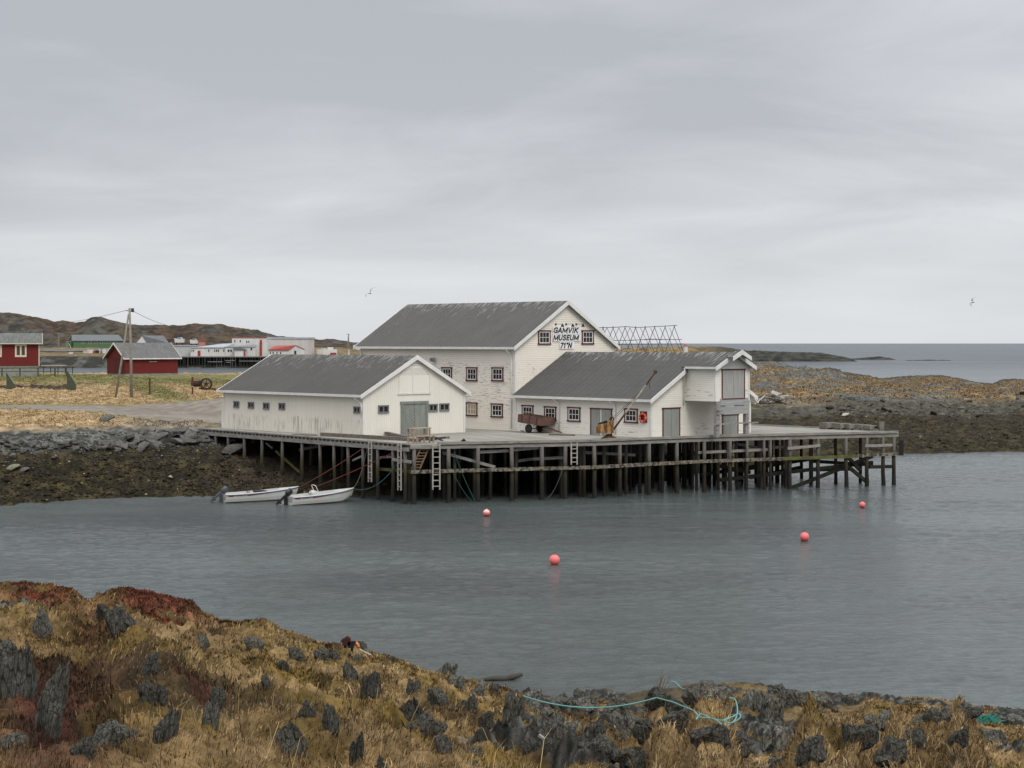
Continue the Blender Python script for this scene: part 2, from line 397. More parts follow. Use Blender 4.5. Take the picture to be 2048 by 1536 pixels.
def in_deck(X, Y):
    ins = np.zeros(np.shape(X), bool); n = len(DECK)
    for i in range(n):
        x1, y1 = DECK[i]; x2, y2 = DECK[(i+1) % n]
        c = ((y1 > Y) != (y2 > Y)) & (X < (x2-x1)*(Y-y1)/(y2-y1+1e-12)+x1)
        ins ^= c
    return ins
def hB0(X, Y):
    X = np.asarray(X, float); Y = np.asarray(Y, float)
    wob = fbm(X/9, Y/9, 3, 3)*2.2*sst(0, 1, np.abs(X)/40)
    d = Y-np.interp(X, SHX, SHY)+wob
    zl = np.interp(d, [-60, -8, 0, 3, 8, 14, 19, 24, 60, 400], [-8, -1.6, 0, .55, 1.6, 2.75, 3.85, 4.1, 4.2, 4.2])
    zl = zl+np.clip(Y-175, 0, 300)*.0018+1.3*np.exp(-((X+82)**2+(Y-292)**2)/(2*20**2))
    zr = np.interp(d, [-60, -8, 0, 4, 60, 84, 150, 220, 600], [-8, -1.4, 0, .4, 2.0, 3.2, 4.0, 4.3, 4.3])
    px = CX+F*X/Y
    tgt = H-(np.interp(px, [1480, 1500, 1540, 1580, 1650, 1700, 1760, 1800, 1850, 1880, 1920, 1950, 1985, 2005, 2060, 2300], [729, 732, 731, 737, 741, 748, 759, 757, 754, 754, 759, 766, 769, 761, 760, 765])-EY)/F*420
    k = sst(230, 405, Y); zr = lerp(zr, np.clip(tgt, .4, 9), k*sst(0, 70, d))
    zr = zr+3.0*np.exp(-((X-25)/20)**2-((Y-425)/45)**2)
    z = lerp(zl, zr, sst(-2, 26, X))
    far = lerp(372, 428, sst(0, 60, X))+fbm(X/14, Y*0+1.5, 3, 9)*9
    z = np.minimum(z, z-(Y-far)*0) - sst(0, 26, Y-far)*(z+4)
    z = np.where(in_deck(X, Y) & (z > 3.45), 3.45, z)
    return z
def rockmaskB(X, Y):
    n = fbm(X/9, Y/14, 5, 21)
    return sst(.02, .22, n)*sst(18, 50, X)
def hB(X, Y):
    z = hB0(X, Y); X = np.asarray(X, float); Y = np.asarray(Y, float)
    rm = road_mask(X, Y)
    low = 1-sst(2.6, 3.4, z)
    kelp = fbm(X*1.1, Y*.8, 4, 30)*.34+ridged(X*1.7, Y*1.2, 3, 32)*.16+fbm(X/4, Y/5, 3, 31)*.35
    rk = ridged(X/2.6, Y/2.6, 4, 33)*.45
    band = sst(2.2, 3.0, z)*(1-sst(3.7, 4.05, z))
    tus = np.abs(fbm(X*.8, Y*.45, 4, 35))*.55+fbm(X/7, Y/9, 3, 36)*.30
    right = sst(20, 40, X)
    tus = tus*lerp(1, 1.6, right)+rockmaskB(X, Y)*ridged(X/3, Y/5, 4, 37)*1.0*right
    d = low*kelp+band*rk*.8+(1-low)*(1-band)*tus
    d = d*np.where(in_deck(X, Y), .35, 1)
    return z+d*(1-rm)*sst(-1.5, .3, z)
def colB(X, Y, z):
    n1 = fbm(X/6, Y/9, 5, 41); n2 = fbm(X*.9, Y*.6, 4, 42); n3 = fbm(X/18, Y/22, 4, 43); n4 = gn(X*2.3, Y*2.3, 44)
    kelp = mixA(C3(.016, .013, .007), C3(.058, .046, .020), sst(-.25, .4, n2+gn(X*5, Y*4, 49)*.3)); kelp = mixA(kelp, C3(.042, .031, .025), sst(-.1, .4, n3)*.6)
    kelp = mixA(kelp, C3(.20, .19, .15), (n4*.6+fbm(X*4, Y*3, 2, 46)*.6 > .62)*.6); kelp = mixA(kelp, C3(.012, .011, .007), sst(.1, .35, fbm(X*.5, Y*.35, 4, 47))*.7)
    rock = mixA(C3(.045, .045, .042), C3(.165, .165, .155), sst(-.3, .45, n2+n4*.35))
    straw = mixA(C3(.27, .185, .095), C3(.43, .315, .185), sst(-.35, .35, n2))
    straw = mixA(straw, C3(.22, .15, .07), sst(.1, .45, n1)*.6)
    green = mixA(C3(.10, .10, .035), C3(.19, .18, .07), sst(-.3, .4, n2))
    px = CX+F*X/Y; lo, up = road_lim(px)
    g = sst(255, 282, Y+n1*22+n2*8)*(1-sst(345, 372, Y+n1*30))*(px < 640)
    g = np.maximum(g*sst(-.5, -.2, n3+.22), sst(.25, 0, np.abs(px-330+ (Y-230)*1.1)/140-.15)*sst(205, 222, Y)*(Y < 300)*sst(-.3, .1, n2+.25))
    verge = np.exp(-((Y-up)/3.2)**2)*.8+np.exp(-((Y-lo+2)/2.2)**2)*.7*sst(120, 220, px)
    left = mixA(straw, green, np.clip(g*.9+verge*(px < 560)*(X < 0), 0, 1))
    gravel = mixA(C3(.13, .115, .095), C3(.24, .215, .18), sst(-.3, .4, n2))
    left = mixA(left, gravel, sst(180, 300, px)*(1-sst(-4, 0, Y-lo))*sst(-.25, .1, n1+.15)*(px < 600)*.85)
    heath = mixA(C3(.085, .072, .05), C3(.17, .13, .08), sst(-.3, .4, n2))
    strawR = mixA(C3(.17, .115, .055), C3(.30, .215, .115), sst(-.35, .35, n2))
    right = mixA(strawR, heath, sst(-.12, .18, n1-.05))
    right = mixA(right, C3(.085, .078, .062), sst(.0, .25, fbm(X/2.5, Y/4, 4, 48))*.75)
    right = mixA(right, C3(.10, .045, .03), sst(.22, .34, fbm(X/5, Y/7, 3, 45))*.7)
    right = mixA(right, mixA(C3(.075, .078, .075), C3(.16, .165, .155), sst(-.3, .4, n2)), rockmaskB(X, Y)*.9)
    land = mixA(left, right, sst(5, 35, X))
    d = Y-np.interp(X, SHX, SHY)
    kz = lerp(2.75, 2.0, sst(-2, 26, X)); rz = lerp(3.85, 3.25, sst(-2, 26, X))
    zz = hB0(X, Y)+n1*.35
    rt = sst(-2, 26, X); dd = d+n1*9+n2*4
    tk = lerp(sst(kz-.25, kz+.15, zz), sst(44, 54, dd), rt); tl = lerp(sst(rz-.1, rz+.25, zz), sst(58, 80, dd+n3*40), rt)
    rockd = mixA(rock, mixA(C3(.040, .037, .026), C3(.085, .078, .058), sst(-.3, .3, n2)), rt*.88)
    c = mixA(kelp, rockd, tk); c = mixA(c, land, tl)
    farr = sst(lerp(376, 404, sst(0, 60, X)), lerp(386, 420, sst(0, 60, X)), Y); c = mixA(c, C3(.035, .035, .03), farr*.9)
    return c
def rows_B():
    ys = [112.0]
    while ys[-1] < 452: ys.append(ys[-1]+ (.34 if ys[-1] < 172 else .34+(ys[-1]-172)*.006))
    return np.array(ys)
yb = rows_B(); tb = np.linspace(-.36, .36, 820)
YB, TB = np.meshgrid(yb, tb, indexing='ij'); XB = TB*YB
ZB = hB(XB, YB)
grid_mesh('ground_shore', XB, YB, ZB, attr_mat('shore_ground', 2.2, .5, .8, .12), colB(XB, YB, ZB), kind='structure')
def gz(x, y): return float(hB(np.array([x]), np.array([y]))[0])
def onB(px, py):
    """where a photo ray meets the far shore"""
    d = ray(px, py); Ys = np.arange(115, 440, .25); X = d.x*Ys; z = H+d.z*Ys
    k = np.nonzero(z <= hB(X, Ys))[0]; Y = Ys[k[0]] if len(k) else 400
    return Vector((d.x*Y, Y, gz(d.x*Y, Y)))

# gravel road
pxs = np.linspace(-160, 540, 90); lo, up = road_lim(pxs)
tt = np.linspace(0, 1, 14)[:, None]; YR = lo[None]*(1-tt)+up[None]*tt; XR = (pxs[None]-CX)/F*YR
YR = YR+fbm(XR/2.5, YR/2.5, 3, 50)*.5*(np.abs(tt-.5) > .45)
ZR = hB0(XR, YR)+.05+.02*np.sin(tt*np.pi)+fbm(XR/1.2, YR/1.2, 3, 51)*.015
cr = mixA(C3(.175, .150, .125), C3(.255, .225, .195), sst(-.3, .35, fbm(XR/10, YR/1.4, 4, 52)))
cr = mixA(cr, C3(.17, .15, .09), np.exp(-((tt-.5)/.07)**2)*.35*sst(150, 0, pxs[None]*np.ones_like(XR)))
grid_mesh('road', XR, YR, ZR, attr_mat('road_gravel', 6, .18, .3, .02), cr, kind='structure')

# ------------------------------------------------------------------ land across the bay (hills)
SKX = [-400, 0, 20, 60, 85, 110, 125, 150, 170, 185, 200, 230, 260, 300, 345, 380, 430, 450, 500, 540, 555, 620, 640, 655, 690, 715, 760, 820]
SKY = [630, 628, 627, 633, 640, 645, 641, 645, 643, 637, 636, 643, 649, 652, 653, 651, 650, 653, 661, 668, 673, 678, 680, 679, 682, 687, 692, 700]
def hC(X, Y):
    px = CX+F*X/Y
    base = np.interp(Y, [735, 752, 756, 768, 900, 1400], [-3, -.4, .9, 4.3, 7.6, 8])
    zr = H+(EY-np.interp(px, SKX, SKY))/F*1080
    t = sst(930, 1085, Y); prof = t**1.2
    z = lerp(base, zr, prof)
    z = z-sst(1090, 1300, Y)*(zr+5)
    rough = sst(925, 960, Y)*(1-sst(1060, 1085, Y)*.75)
    z = z+rough*(ridged(X/34, Y/30, 4, 61)-.35)*3.6*sst(8, 20, zr)+rough*fbm(X/9, Y/9, 3, 62)*1.2
    z = z+sst(760, 775, Y)*fbm(X/8, Y/10, 3, 63)*.5
    return z-sst(-95, -60, X)*sst(-95, -60, X)*7*sst(700, 1100, Y)*.8
yc = np.concatenate([np.arange(738, 780, 1.0), np.arange(780, 930, 3.0), np.arange(930, 1100, 1.1), np.arange(1100, 1320, 8)])
tc_ = np.linspace(-.40, -.055, 620); YC, TC = np.meshgrid(yc, tc_, indexing='ij'); XC = TC*YC; ZC = hC(XC, YC)
n1 = fbm(XC/22, YC/30, 5, 64); n2 = fbm(XC/6, YC/8, 4, 65); n3 = fbm(XC/40, YC/18, 4, 66)
gx = np.gradient(ZC, axis=0)/np.maximum(np.gradient(YC, axis=0), .5)
hc = mixA(C3(.042, .031, .023), C3(.088, .056, .038), sst(-.3, .3, n2)); hc = mixA(hc, C3(.10, .085, .05), sst(0, .3, n3)*.6)
hc = mixA(hc, mixA(C3(.030, .031, .028), C3(.085, .082, .072), sst(-.35, .35, n2)), sst(-.10, .25, n1+gx*.35-.05)*.9)
flat = mixA(C3(.14, .10, .055), C3(.22, .16, .09), sst(-.3, .3, n2)); flat = mixA(flat, C3(.10, .10, .05), sst(0, .3, n1)*.6)
hc = mixA(flat, hc, sst(905, 940, YC+n1*20))
hc = mixA(mixA(C3(.030, .030, .025), C3(.10, .10, .09), sst(-.1, .5, n2)), hc, sst(768, 792, YC+n2*10))
grid_mesh('hills', XC, YC, ZC, attr_mat('hill_ground', .5, .5, .8, .4), hc, kind='structure')
def zC(x, y): return float(hC(np.array([float(x)]), np.array([float(y)]))[0])
# asphalt road in front of the green house
r_px = np.linspace(40, 330, 40); YR2 = np.array([838, 848, 862])[:, None]+np.interp(r_px, [40, 330], [0, -10])[None]*1.0
XR2 = (r_px[None]-CX)/F*YR2; ZR2 = hC(XR2, YR2)+.35
grid_mesh('far_road', XR2, YR2, ZR2, plain('asphalt', (.13, .13, .13), .9, .15, .4), kind='structure')

# low reefs out in the sea
def reef(name, px0, px1, Y0, Y1, skx, sky, seed, tan=False):
    X0, X1 = (px0-CX)/F*Y0, (px1-CX)/F*Y0
    x = np.linspace(X0-3, X1+3, 260); y = np.linspace(Y0, Y1, 60); Y, X = np.meshgrid(y, x, indexing='ij')
    px = CX+F*X/((Y0+Y1)/2); top = H-(np.interp(px, skx, sky)-EY)/F*((Y0+Y1)/2)
    t = (Y-Y0)/(Y1-Y0); bell = np.clip(np.sin(np.pi*np.clip(t, 0, 1)), 0, 1)**.6
    z = (top+.4)*bell*sst(0, 4, X-X0+3)*sst(0, 4, X1+3-X)-.4+bell*(ridged(X/9, Y/9, 4, seed)-.5)*.9
    n = fbm(X/5, Y/5, 4, seed+5)
    c = mixA(C3(.022, .022, .018), C3(.06, .058, .05), sst(-.3, .3, n))
    if tan: c = mixA(c, mixA(C3(.24, .17, .08), C3(.10, .08, .05), sst(-.1, .3, n)), sst(3.2, 4.6, z)*(1-sst(88, 128, X)))
    grid_mesh(name, X, Y, z, MATS['reef'], c, kind='structure')
MATS['reef'] = attr_mat('reef_rock', .8, .4, .8, .3)
reef('reef', 1180, 1716, 985, 1060, [1180, 1375, 1440, 1480, 1560, 1640, 1690, 1712], [697, 693.5, 694, 700, 704, 706, 715, 719.5], 71, True)
reef('reef', 1705, 1792, 1075, 1100, [1705, 1760, 1792], [718, 713.5, 718.5], 72)
reef('reef', 1812, 1918, 1030, 1042, [1812, 1860, 1918], [721.5, 720, 721.6], 73)

# ------------------------------------------------------------------ near headland (ground)
CPX = [-400, 0, 40, 100, 145, 165, 180, 210, 250, 300, 330, 385, 400, 440, 480, 530, 560, 600, 640, 690, 730, 780, 830, 870, 900, 950, 990, 1050, 1130, 1160, 1210, 1260, 1290, 1330, 1400, 1450, 1500, 1545, 1570, 1650, 1700, 1740, 1800, 1880, 1920, 1980, 2048, 2400]
CPY = [1165, 1171, 1169, 1173, 1181, 1199, 1201, 1184, 1175, 1184, 1193, 1208, 1226, 1242, 1245, 1240, 1257, 1274, 1287, 1292, 1302, 1314, 1337, 1347, 1353, 1372, 1378, 1388, 1397, 1388, 1375, 1386, 1382, 1377, 1365, 1363, 1365, 1373, 1387, 1385, 1397, 1387, 1397, 1404, 1414, 1422, 1430, 1460]
CYX = [-400, 0, 300, 560, 830, 1000, 1200, 1400, 2048, 2400]; CYY = [38, 40, 42, 46, 51, 54, 57, 57.5, 52.5, 50]
def crest(px):
    Yc = np.interp(px, CYX, CYY); return Yc, H-(np.interp(px, CPX, CPY)-EY)/F*Yc
def hF0(X, Y):
    X = np.asarray(X, float); Y = np.asarray(Y, float); px = np.clip(CX+F*X/np.maximum(Y, 2), -400, 2400)
    Yc, zc = crest(px); z8 = 9.04+np.interp(px, [0, 1000, 2048], [0, 0, -.1])
    u = (Y-8)/(Yc-8); z = z8+(zc-z8)*u
    vb = Y+fbm(px/130, px*0+2.2, 2, 70)*5
    zr_ = np.interp(vb, [8, 13, 19.5, 24, 33, 43, 50], [9.0, 8.1, 6.95, 5.4, 2.9, 1.55, 1.1]); zr_ = np.where(Y > 43, lerp(zr_, zc, sst(43, 57, Y)), zr_)
    z = lerp(z, np.maximum(zr_, zc), sst(1000, 1330, px)*(Y > 8))
    return np.where(u > 1, zc-(Y-Yc)*.75-(Y-Yc)**2*.02, z), u, px
def zrock(X, Y, px):
    a = X*.92+Y*.35; b = Y*.92-X*.35
    n = fbm(a/1.9+fbm(X/5, Y/5, 2, 80)*.8, b/3.2, 4, 81)
    thr = np.interp(px, [0, 400, 900, 1150, 1500, 2048], [.42, .44, .36, .06, .0, .10])
    return n-thr, a, b
def hF(X, Y, full=False):
    z, u, px = hF0(X, Y); n, a, b = zrock(X, Y, px)
    edge = 1-.72*sst(.80, .98, u)
    near = sst(8, 14, Y)
    # on the right a grassy bank stands close, with bedrock only beyond it
    bank = sst(1150, 1350, px)*(1-sst(24, 32, Y+fbm(X/3, Y/3, 2, 82)*3))
    rk = sst(.0, .14, n)*(1-bank)
    strata = ridged(a*1.5, b*.35, 4, 83); lump = fbm(a*.7, b*.45, 3, 84)
    up = (.04+.20*strata+.12*lump+.20*ridged(a*4.2, b*1.6, 4, 88))*rk
    hum = fbm(X/2.6, Y/2.6, 4, 85)*.42+np.abs(fbm(X*.9, Y*.7, 3, 86))*.34
    tus = np.abs(fbm(X*3.1, Y*2.2, 3, 87))*.24
    dz = (up+(hum+tus)*(1-.5*rk))*edge*near
    zz = z+dz-.12*edge+fbm(X*7, Y*5, 3, 89)*.05*near
    if full: return zz, rk, u, px, n
    return zz
yf = np.concatenate([np.linspace(-6, 6, 20), 6*np.exp(np.linspace(0, math.log(66/6), 640))[1:]])
tf = np.linspace(-.45, .45, 1050); YF, TF = np.meshgrid(yf, tf, indexing='ij'); XF = TF*np.maximum(YF, 3)
XF = np.where(YF < 6, TF*(14-YF*(8/6.)), XF) if False else TF*np.where(YF < 8, 8, YF)
ZF, rk, u, px, nn = hF(XF, YF, True)
def colF(X, Y, Z, rk, u, px):
    n1 = fbm(X/1.7, Y/2.2, 5, 90); n2 = fbm(X*2.5, Y*1.6, 4, 91); n3 = fbm(X/5, Y/6, 4, 92)
    straw = mixA(C3(.118, .076, .032), C3(.27, .185, .092), sst(-.35, .35, n2))
    moss = mixA(C3(.082, .057, .018), C3(.185, .122, .036), sst(-.35, .35, n2))
    heather = mixA(C3(.026, .014, .010), C3(.078, .032, .022), sst(-.3, .3, n2))
    dark = mixA(C3(.018, .014, .009), C3(.045, .030, .016), sst(-.3, .3, n2))
    c = mixA(moss, straw, sst(-.15, .2, n1+np.interp(px, [0, 900, 1400, 2048], [-.02, .06, .14, .18])+.12*(Y < 22)))
    c = mixA(c, dark, sst(.12, .32, n3+np.interp(px, [0, 500, 2048], [.06, -.03, -.14])+n2*.2)*.8)
    red = (np.exp(-((px-70)/75)**2)*sst(.80, .93, u)+np.exp(-((px-315)/75)**2)*sst(.78, .90, u)+np.exp(-((px-100)/150)**2-((Y-13.5)/4.5)**2)*.9
           + np.exp(-((px-190)/60)**2-((Y-25)/4)**2)*.7+np.exp(-((px-1090)/60)**2)*sst(.82, .92, u)*.8+np.exp(-((px-640)/110)**2-((u-.88)/.06)**2)*.7)
    red = np.clip(red*1.2+sst(.28, .40, fbm(X/1.4, Y/1.9, 4, 93))*.8*(px < 1250), 0, 1)*sst(-.45, 0, n2+.25)
    redc = sst(-.20, .02, n1+.12+.5*sst(.85, .95, u))*np.clip(np.exp(-((px-70)/80)**2)*sst(.60, .72, u)*1.15+np.exp(-((px-310)/90)**2)*sst(.54, .68, u)*1.25, 0, 1)
    c = mixA(c, heather, red); c = mixA(c, mixA(C3(.055, .022, .014), C3(.165, .052, .030), sst(-.3, .3, n2)), redc*.95); red = np.maximum(red, redc)
    rock = mixA(C3(.016, .016, .014), C3(.150, .145, .130), sst(-.15, .55, fbm(X*5.3, Y*2.1, 4, 94)))
    rock = mixA(rock, C3(.16, .165, .155), (gn(X*9, Y*7, 95) > .58)*.5)
    top = sst(.04, .30, rk)
    c = mixA(c, rock, top*sst(-.55, -.1, n2+rk-.6))
    wet = sst(.9, .35, Z); c = mixA(c, C3(.03, .03, .026), wet*.8)
    return c, top, red
cf, rtop, red = colF(XF, YF, ZF, rk, u, px)
grid_mesh('ground', XF, YF, ZF, attr_mat('headland_ground', 9, .55, .9, .05, scale2=1.7), cf, kind='structure')
def onF(px, py, lift=0):
    d = ray(px, py); Ys = np.arange(7, 64, .05); z = H+d.z*Ys
    k = np.nonzero(z <= hF(d.x*Ys, Ys))[0]; Y = float(Ys[k[0]]) if len(k) else float(crest(np.array([px]))[0][0])
    return Vector((d.x*Y, Y, float(hF(np.array([d.x*Y]), np.array([Y]))[0])+lift))

# loose grass and heather on the headland: thin bent blades
def emit_blades(name, X, Y, Z, h, dx, dy, lean, sx, sy, c, lab, cat):
    m = len(X)
    z0 = Z-.02
    P = np.stack([np.stack([X-sx, Y-sy, z0], -1), np.stack([X+sx, Y+sy, z0], -1),
                  np.stack([X+dx*h*.3*lean-sx*.8, Y+dy*h*.3*lean-sy*.8, z0+h*.62], -1), np.stack([X+dx*h*.3*lean+sx*.8, Y+dy*h*.3*lean+sy*.8, z0+h*.62], -1),
                  np.stack([X+dx*h*.9*lean, Y+dy*h*.9*lean, z0+h*np.clip(1.05-.35*lean, .45, 1)], -1)], 1).reshape(-1, 3)
    b = np.arange(m)[:, None]*5
    li = np.concatenate([b+0, b+1, b+3, b+2, b+2, b+3, b+4], 1).ravel().astype(np.int32)
    me = bpy.data.meshes.new(name); me.vertices.add(len(P)); me.vertices.foreach_set('co', P.astype(np.float32).ravel())
    me.loops.add(len(li)); me.loops.foreach_set('vertex_index', li); me.polygons.add(2*m)
    ls = np.stack([np.arange(m)*7, np.arange(m)*7+4], 1).ravel().astype(np.int32); lt = np.tile([4, 3], m).astype(np.int32)
    me.polygons.foreach_set('loop_start', ls); me.polygons.foreach_set('loop_total', lt); me.update(calc_edges=True)
    c = np.repeat(c, 5, 0); a = me.color_attributes.new('col', 'FLOAT_COLOR', 'POINT')
    a.data.foreach_set('color', np.concatenate([c, np.ones((len(c), 1))], 1).astype(np.float32).ravel())
    me.materials.append(MATS['blade']); return link(name, me, kind='stuff', label=lab, cat=cat)
def blades(name, n, seed, lo, hi, wid, ymax, kind):
    R = np.random.RandomState(seed)
    Y = np.sqrt(R.rand(n)*(ymax**2-9.5**2)+9.5**2); T = R.uniform(-.36, .36, n); X = T*Y
    cl = fbm(X*1.3, Y*1.3, 3, seed)
    Z, rk_, u_, px_, _ = hF(X, Y, True); col, top, rd = colF(X, Y, Z, rk_, u_, px_)
    keep = (u_ < 1.03) & (top < .35+R.rand(n)*.3) & (Z > .7)
    keep &= (rd > .45) if kind == 'heather' else ((fbm(X/1.3, Y/1.8, 3, 97)+.42*sst(1150, 1500, px_)*(Y < 28) > .20+R.rand(n)*.16) & (rd < .3)) if kind == 'pale_straw' else ((rd < .6) & (cl > -.28+R.rand(n)*.2))
    X, Y, Z, col, cl = X[keep], Y[keep], Z[keep], col[keep], cl[keep]; m = len(X)
    h = R.uniform(lo, hi, m)*(1+cl*.8); w = wid*(.6+.8*R.rand(m))*np.clip(Y/16, .7, 3.2)
    ang = fbm(X/2, Y/2, 2, seed+3)*6+R.normal(0, .7, m); lean = np.abs(R.normal(.75, .35, m)) if kind != 'heather' else np.abs(R.normal(.35, .3, m))
    dx, dy = np.cos(ang), np.sin(ang); sx = R.normal(0, 1, m); sy = R.normal(0, .35, m); sn = np.hypot(sx, sy)+1e-6; sx, sy = sx/sn*w/2, sy/sn*w/2
    f = R.uniform(.45, 1.0, (m, 1))**1.0*R.choice([.8, 1.3, 2.0], (m, 1), p=[.45, .35, .20]); c = col*f
    if kind == 'pale_straw': c = np.array([[.37, .27, .155]])*f
    elif kind != 'heather': c = c*.78+np.array([[.28, .20, .10]])*.22*f*f
    return emit_blades(name, X, Y, Z, h, dx, dy, lean, sx, sy, c, LBL[kind], kind)
m = bpy.data.materials.new('blade'); nt, bs, N, L = nodes_of(m); setc(bs, (.2, .15, .08), .9, spec=.1)
at = N('ShaderNodeAttribute'); at.attribute_name = 'col'; L(at.outputs['Color'], bs.inputs['Base Color']); MATS['blade'] = m
LBL = {'grass': 'withered straw coloured grass covering the near rocky headland', 'heather': 'dark red heather patches on the near rocky headland'}
# sunken rubble on both tidal beaches
def rubble(name, n, seed, lab):
    R = np.random.RandomState(seed); left = R.rand(n) < .74
    T = np.where(left, R.uniform(-.30, -.07, n), R.uniform(.17, .34, n)); Y = np.where(left, R.uniform(126, 153, n), 178+R.rand(n)**1.5*95); X = T*Y
    Z = hB(X, Y); k = (Z > .05) & (hB0(X, Y) < 3.7) & ~in_deck(X, Y); X, Y, Z = X[k], Y[k], Z[k]; m = len(X)
    base = np.array([(1, 0, 0), (-1, 0, 0), (0, 1, 0), (0, -1, 0), (0, 0, 1), (0, 0, -1)], float)
    r = R.uniform(.035, .13, m)*(1+(R.rand(m) < .06)*1.2)*np.where(Y > 175, 1.15, 1); th = R.rand(m)*6.3
    P = base[None]*R.uniform(.6, 1.3, (m, 6, 1)); P = P+R.normal(0, .18, (m, 6, 3)); P[..., 2] *= .6
    c, s_ = np.cos(th)[:, None], np.sin(th)[:, None]; P = np.stack([P[..., 0]*c-P[..., 1]*s_, P[..., 0]*s_+P[..., 1]*c, P[..., 2]], -1)*r[:, None, None]
    P = (P+np.stack([X, Y, Z+r*.2], -1)[:, None]).reshape(-1, 3)
    f = np.array([(0, 2, 4), (2, 1, 4), (1, 3, 4), (3, 0, 4), (2, 0, 5), (1, 2, 5), (3, 1, 5), (0, 3, 5)])
    li = (np.arange(m)[:, None, None]*6+f[None]).ravel().astype(np.int32); me = bpy.data.meshes.new(name); me.vertices.add(len(P)); me.vertices.foreach_set('co', P.astype(np.float32).ravel())
    me.loops.add(len(li)); me.loops.foreach_set('vertex_index', li); me.polygons.add(len(li)//3); me.polygons.foreach_set('loop_start', np.arange(0, len(li), 3, dtype=np.int32)); me.polygons.foreach_set('loop_total', np.full(len(li)//3, 3, dtype=np.int32)); me.update(calc_edges=True)
    q = R.rand(m)**2.2; up = sst(1.6, 3.2, Z)[:, None]; dk = np.array([[.020, .017, .010]])*(1-up)+np.array([[.06, .06, .056]])*up; lt = np.array([[.066, .055, .033]])*(1-up)+np.array([[.21, .205, .19]])*up
    col = dk+(lt-dk)*q[:, None]; col[R.rand(m) < .012] = (.34, .30, .2); col = np.repeat(col, 6, 0)
    a = me.color_attributes.new('col', 'FLOAT_COLOR', 'POINT'); a.data.foreach_set('color', np.concatenate([col, np.ones((len(col), 1))], 1).astype(np.float32).ravel())
    me.materials.append(MATS['blade']); link(name, me, kind='stuff', label=lab, cat='rubble')
rubble('beach_rubble', 20000, 31, 'fine dark rubble and weed lumps covering the tidal beaches')
blades('dry_grass', 420000, 5, .03, .10, .008, 56, 'grass')
LBL['pale_straw'] = 'pale matted straw tufts lying over the near headland turf'
blades('straw_tufts', 260000, 9, .05, .13, .006, 54, 'pale_straw')
LBL['tall_grass'] = 'long thin withered grass stalks standing on the near headland'
blades('tall_grass', 2500, 15, .16, .34, .005, 20, 'tall_grass')
LBL['turf'] = 'short matted brown turf close to the camera'; blades('turf', 260000, 21, .025, .08, .006, 23, 'turf')
def far_tufts(name, n, seed, t0, t1, y0, y1, hh, ww, lab):
    R = np.random.RandomState(seed); Y = np.sqrt(R.rand(n)*(y1**2-y0**2)+y0**2); T = R.uniform(t0, t1, n); X = T*Y; Z = hB(X, Y); z0 = hB0(X, Y)
    d = Y-np.interp(X, SHX, SHY); col = colB(X, Y, Z); cl = fbm(X/2.2, Y/3, 3, seed)
    k = (z0 > np.where(X < 15, 4.0, 1.0)) & ((X < 15) | (d > 68)) & (road_mask(X, Y) < .05) & ~in_deck(X, Y) & (cl > -.12) & (col[:, 0] > .13)
    X, Y, Z, col, cl = X[k], Y[k], Z[k], col[k], cl[k]; m = len(X); f = R.choice([.85, 1.0, 1.12], (m, 1), p=[.3, .4, .3])*R.uniform(.92, 1.08, (m, 1))
    h = hh*R.uniform(.5, 1.2, m)*(1+cl); w = ww*R.uniform(.6, 1.3, m); an = R.rand(m)*6.3
    emit_blades(name, X, Y, Z, h, np.cos(an), np.sin(an), np.abs(R.normal(.9, .35, m)), w/2, w*0+.01, col*f, lab, 'grass')
far_tufts('meadow_grass', 130000, 61, -.31, -.07, 148, 300, .15, .08, 'dry straw coloured grass tufts on the meadow around the gravel road')
far_tufts('moor_grass', 90000, 62, .12, .33, 240, 430, .26, .13, 'tawny grass tufts on the moor behind the right shore')
blades('heather_near', 260000, 26, .025, .07, .007, 22, 'heather')
blades('heather', 600000, 6, .03, .085, .010, 50, 'heather')
# ------------------------------------------------------------------ shared materials
WHITE = (.81, .755, .66)
M_trim = plain('white_trim', (.70, .69, .66), .55, .10, 1.5)
M_red = plain('red_trim', (.095, .022, .020), .6, .25, 2)
M_sash = plain('white_sash', (.68, .67, .64), .5, .08, 3)
M_glass = plain('window_glass', (.022, .020, .019), .15, .4, .8, spec=.25)
M_curt = plain('curtain', (.40, .31, .17), .8, .25, 6, stretch=(1, 1, .1))
M_greydoor = plain('grey_door', (.27, .28, .26), .7, .16, 1.5, stretch=(4, 4, .5))
M_greyframe = plain('grey_frame', (.17, .18, .175), .7, .2, 3)
M_dark = plain('black_iron', (.015, .015, .016), .5, .3, 5)
M_rust = plain('rusted_iron', (.085, .038, .022), .9, .45, 6, bump=.3)
M_deckwood = wood('deck_wood', (.23, .215, .18), .3, (.3, 6, 1))
M_wood = wood('grey_timber', (.27, .25, .235), .35, (2, 2, 9))
M_oldplank = wood('old_plank', (.15, .125, .105), .45, (5, 5, 5))
M_seaw = wood('weedy_timber', (.022, .020, .013), .6, (3, 3, 3))
pile_mat()

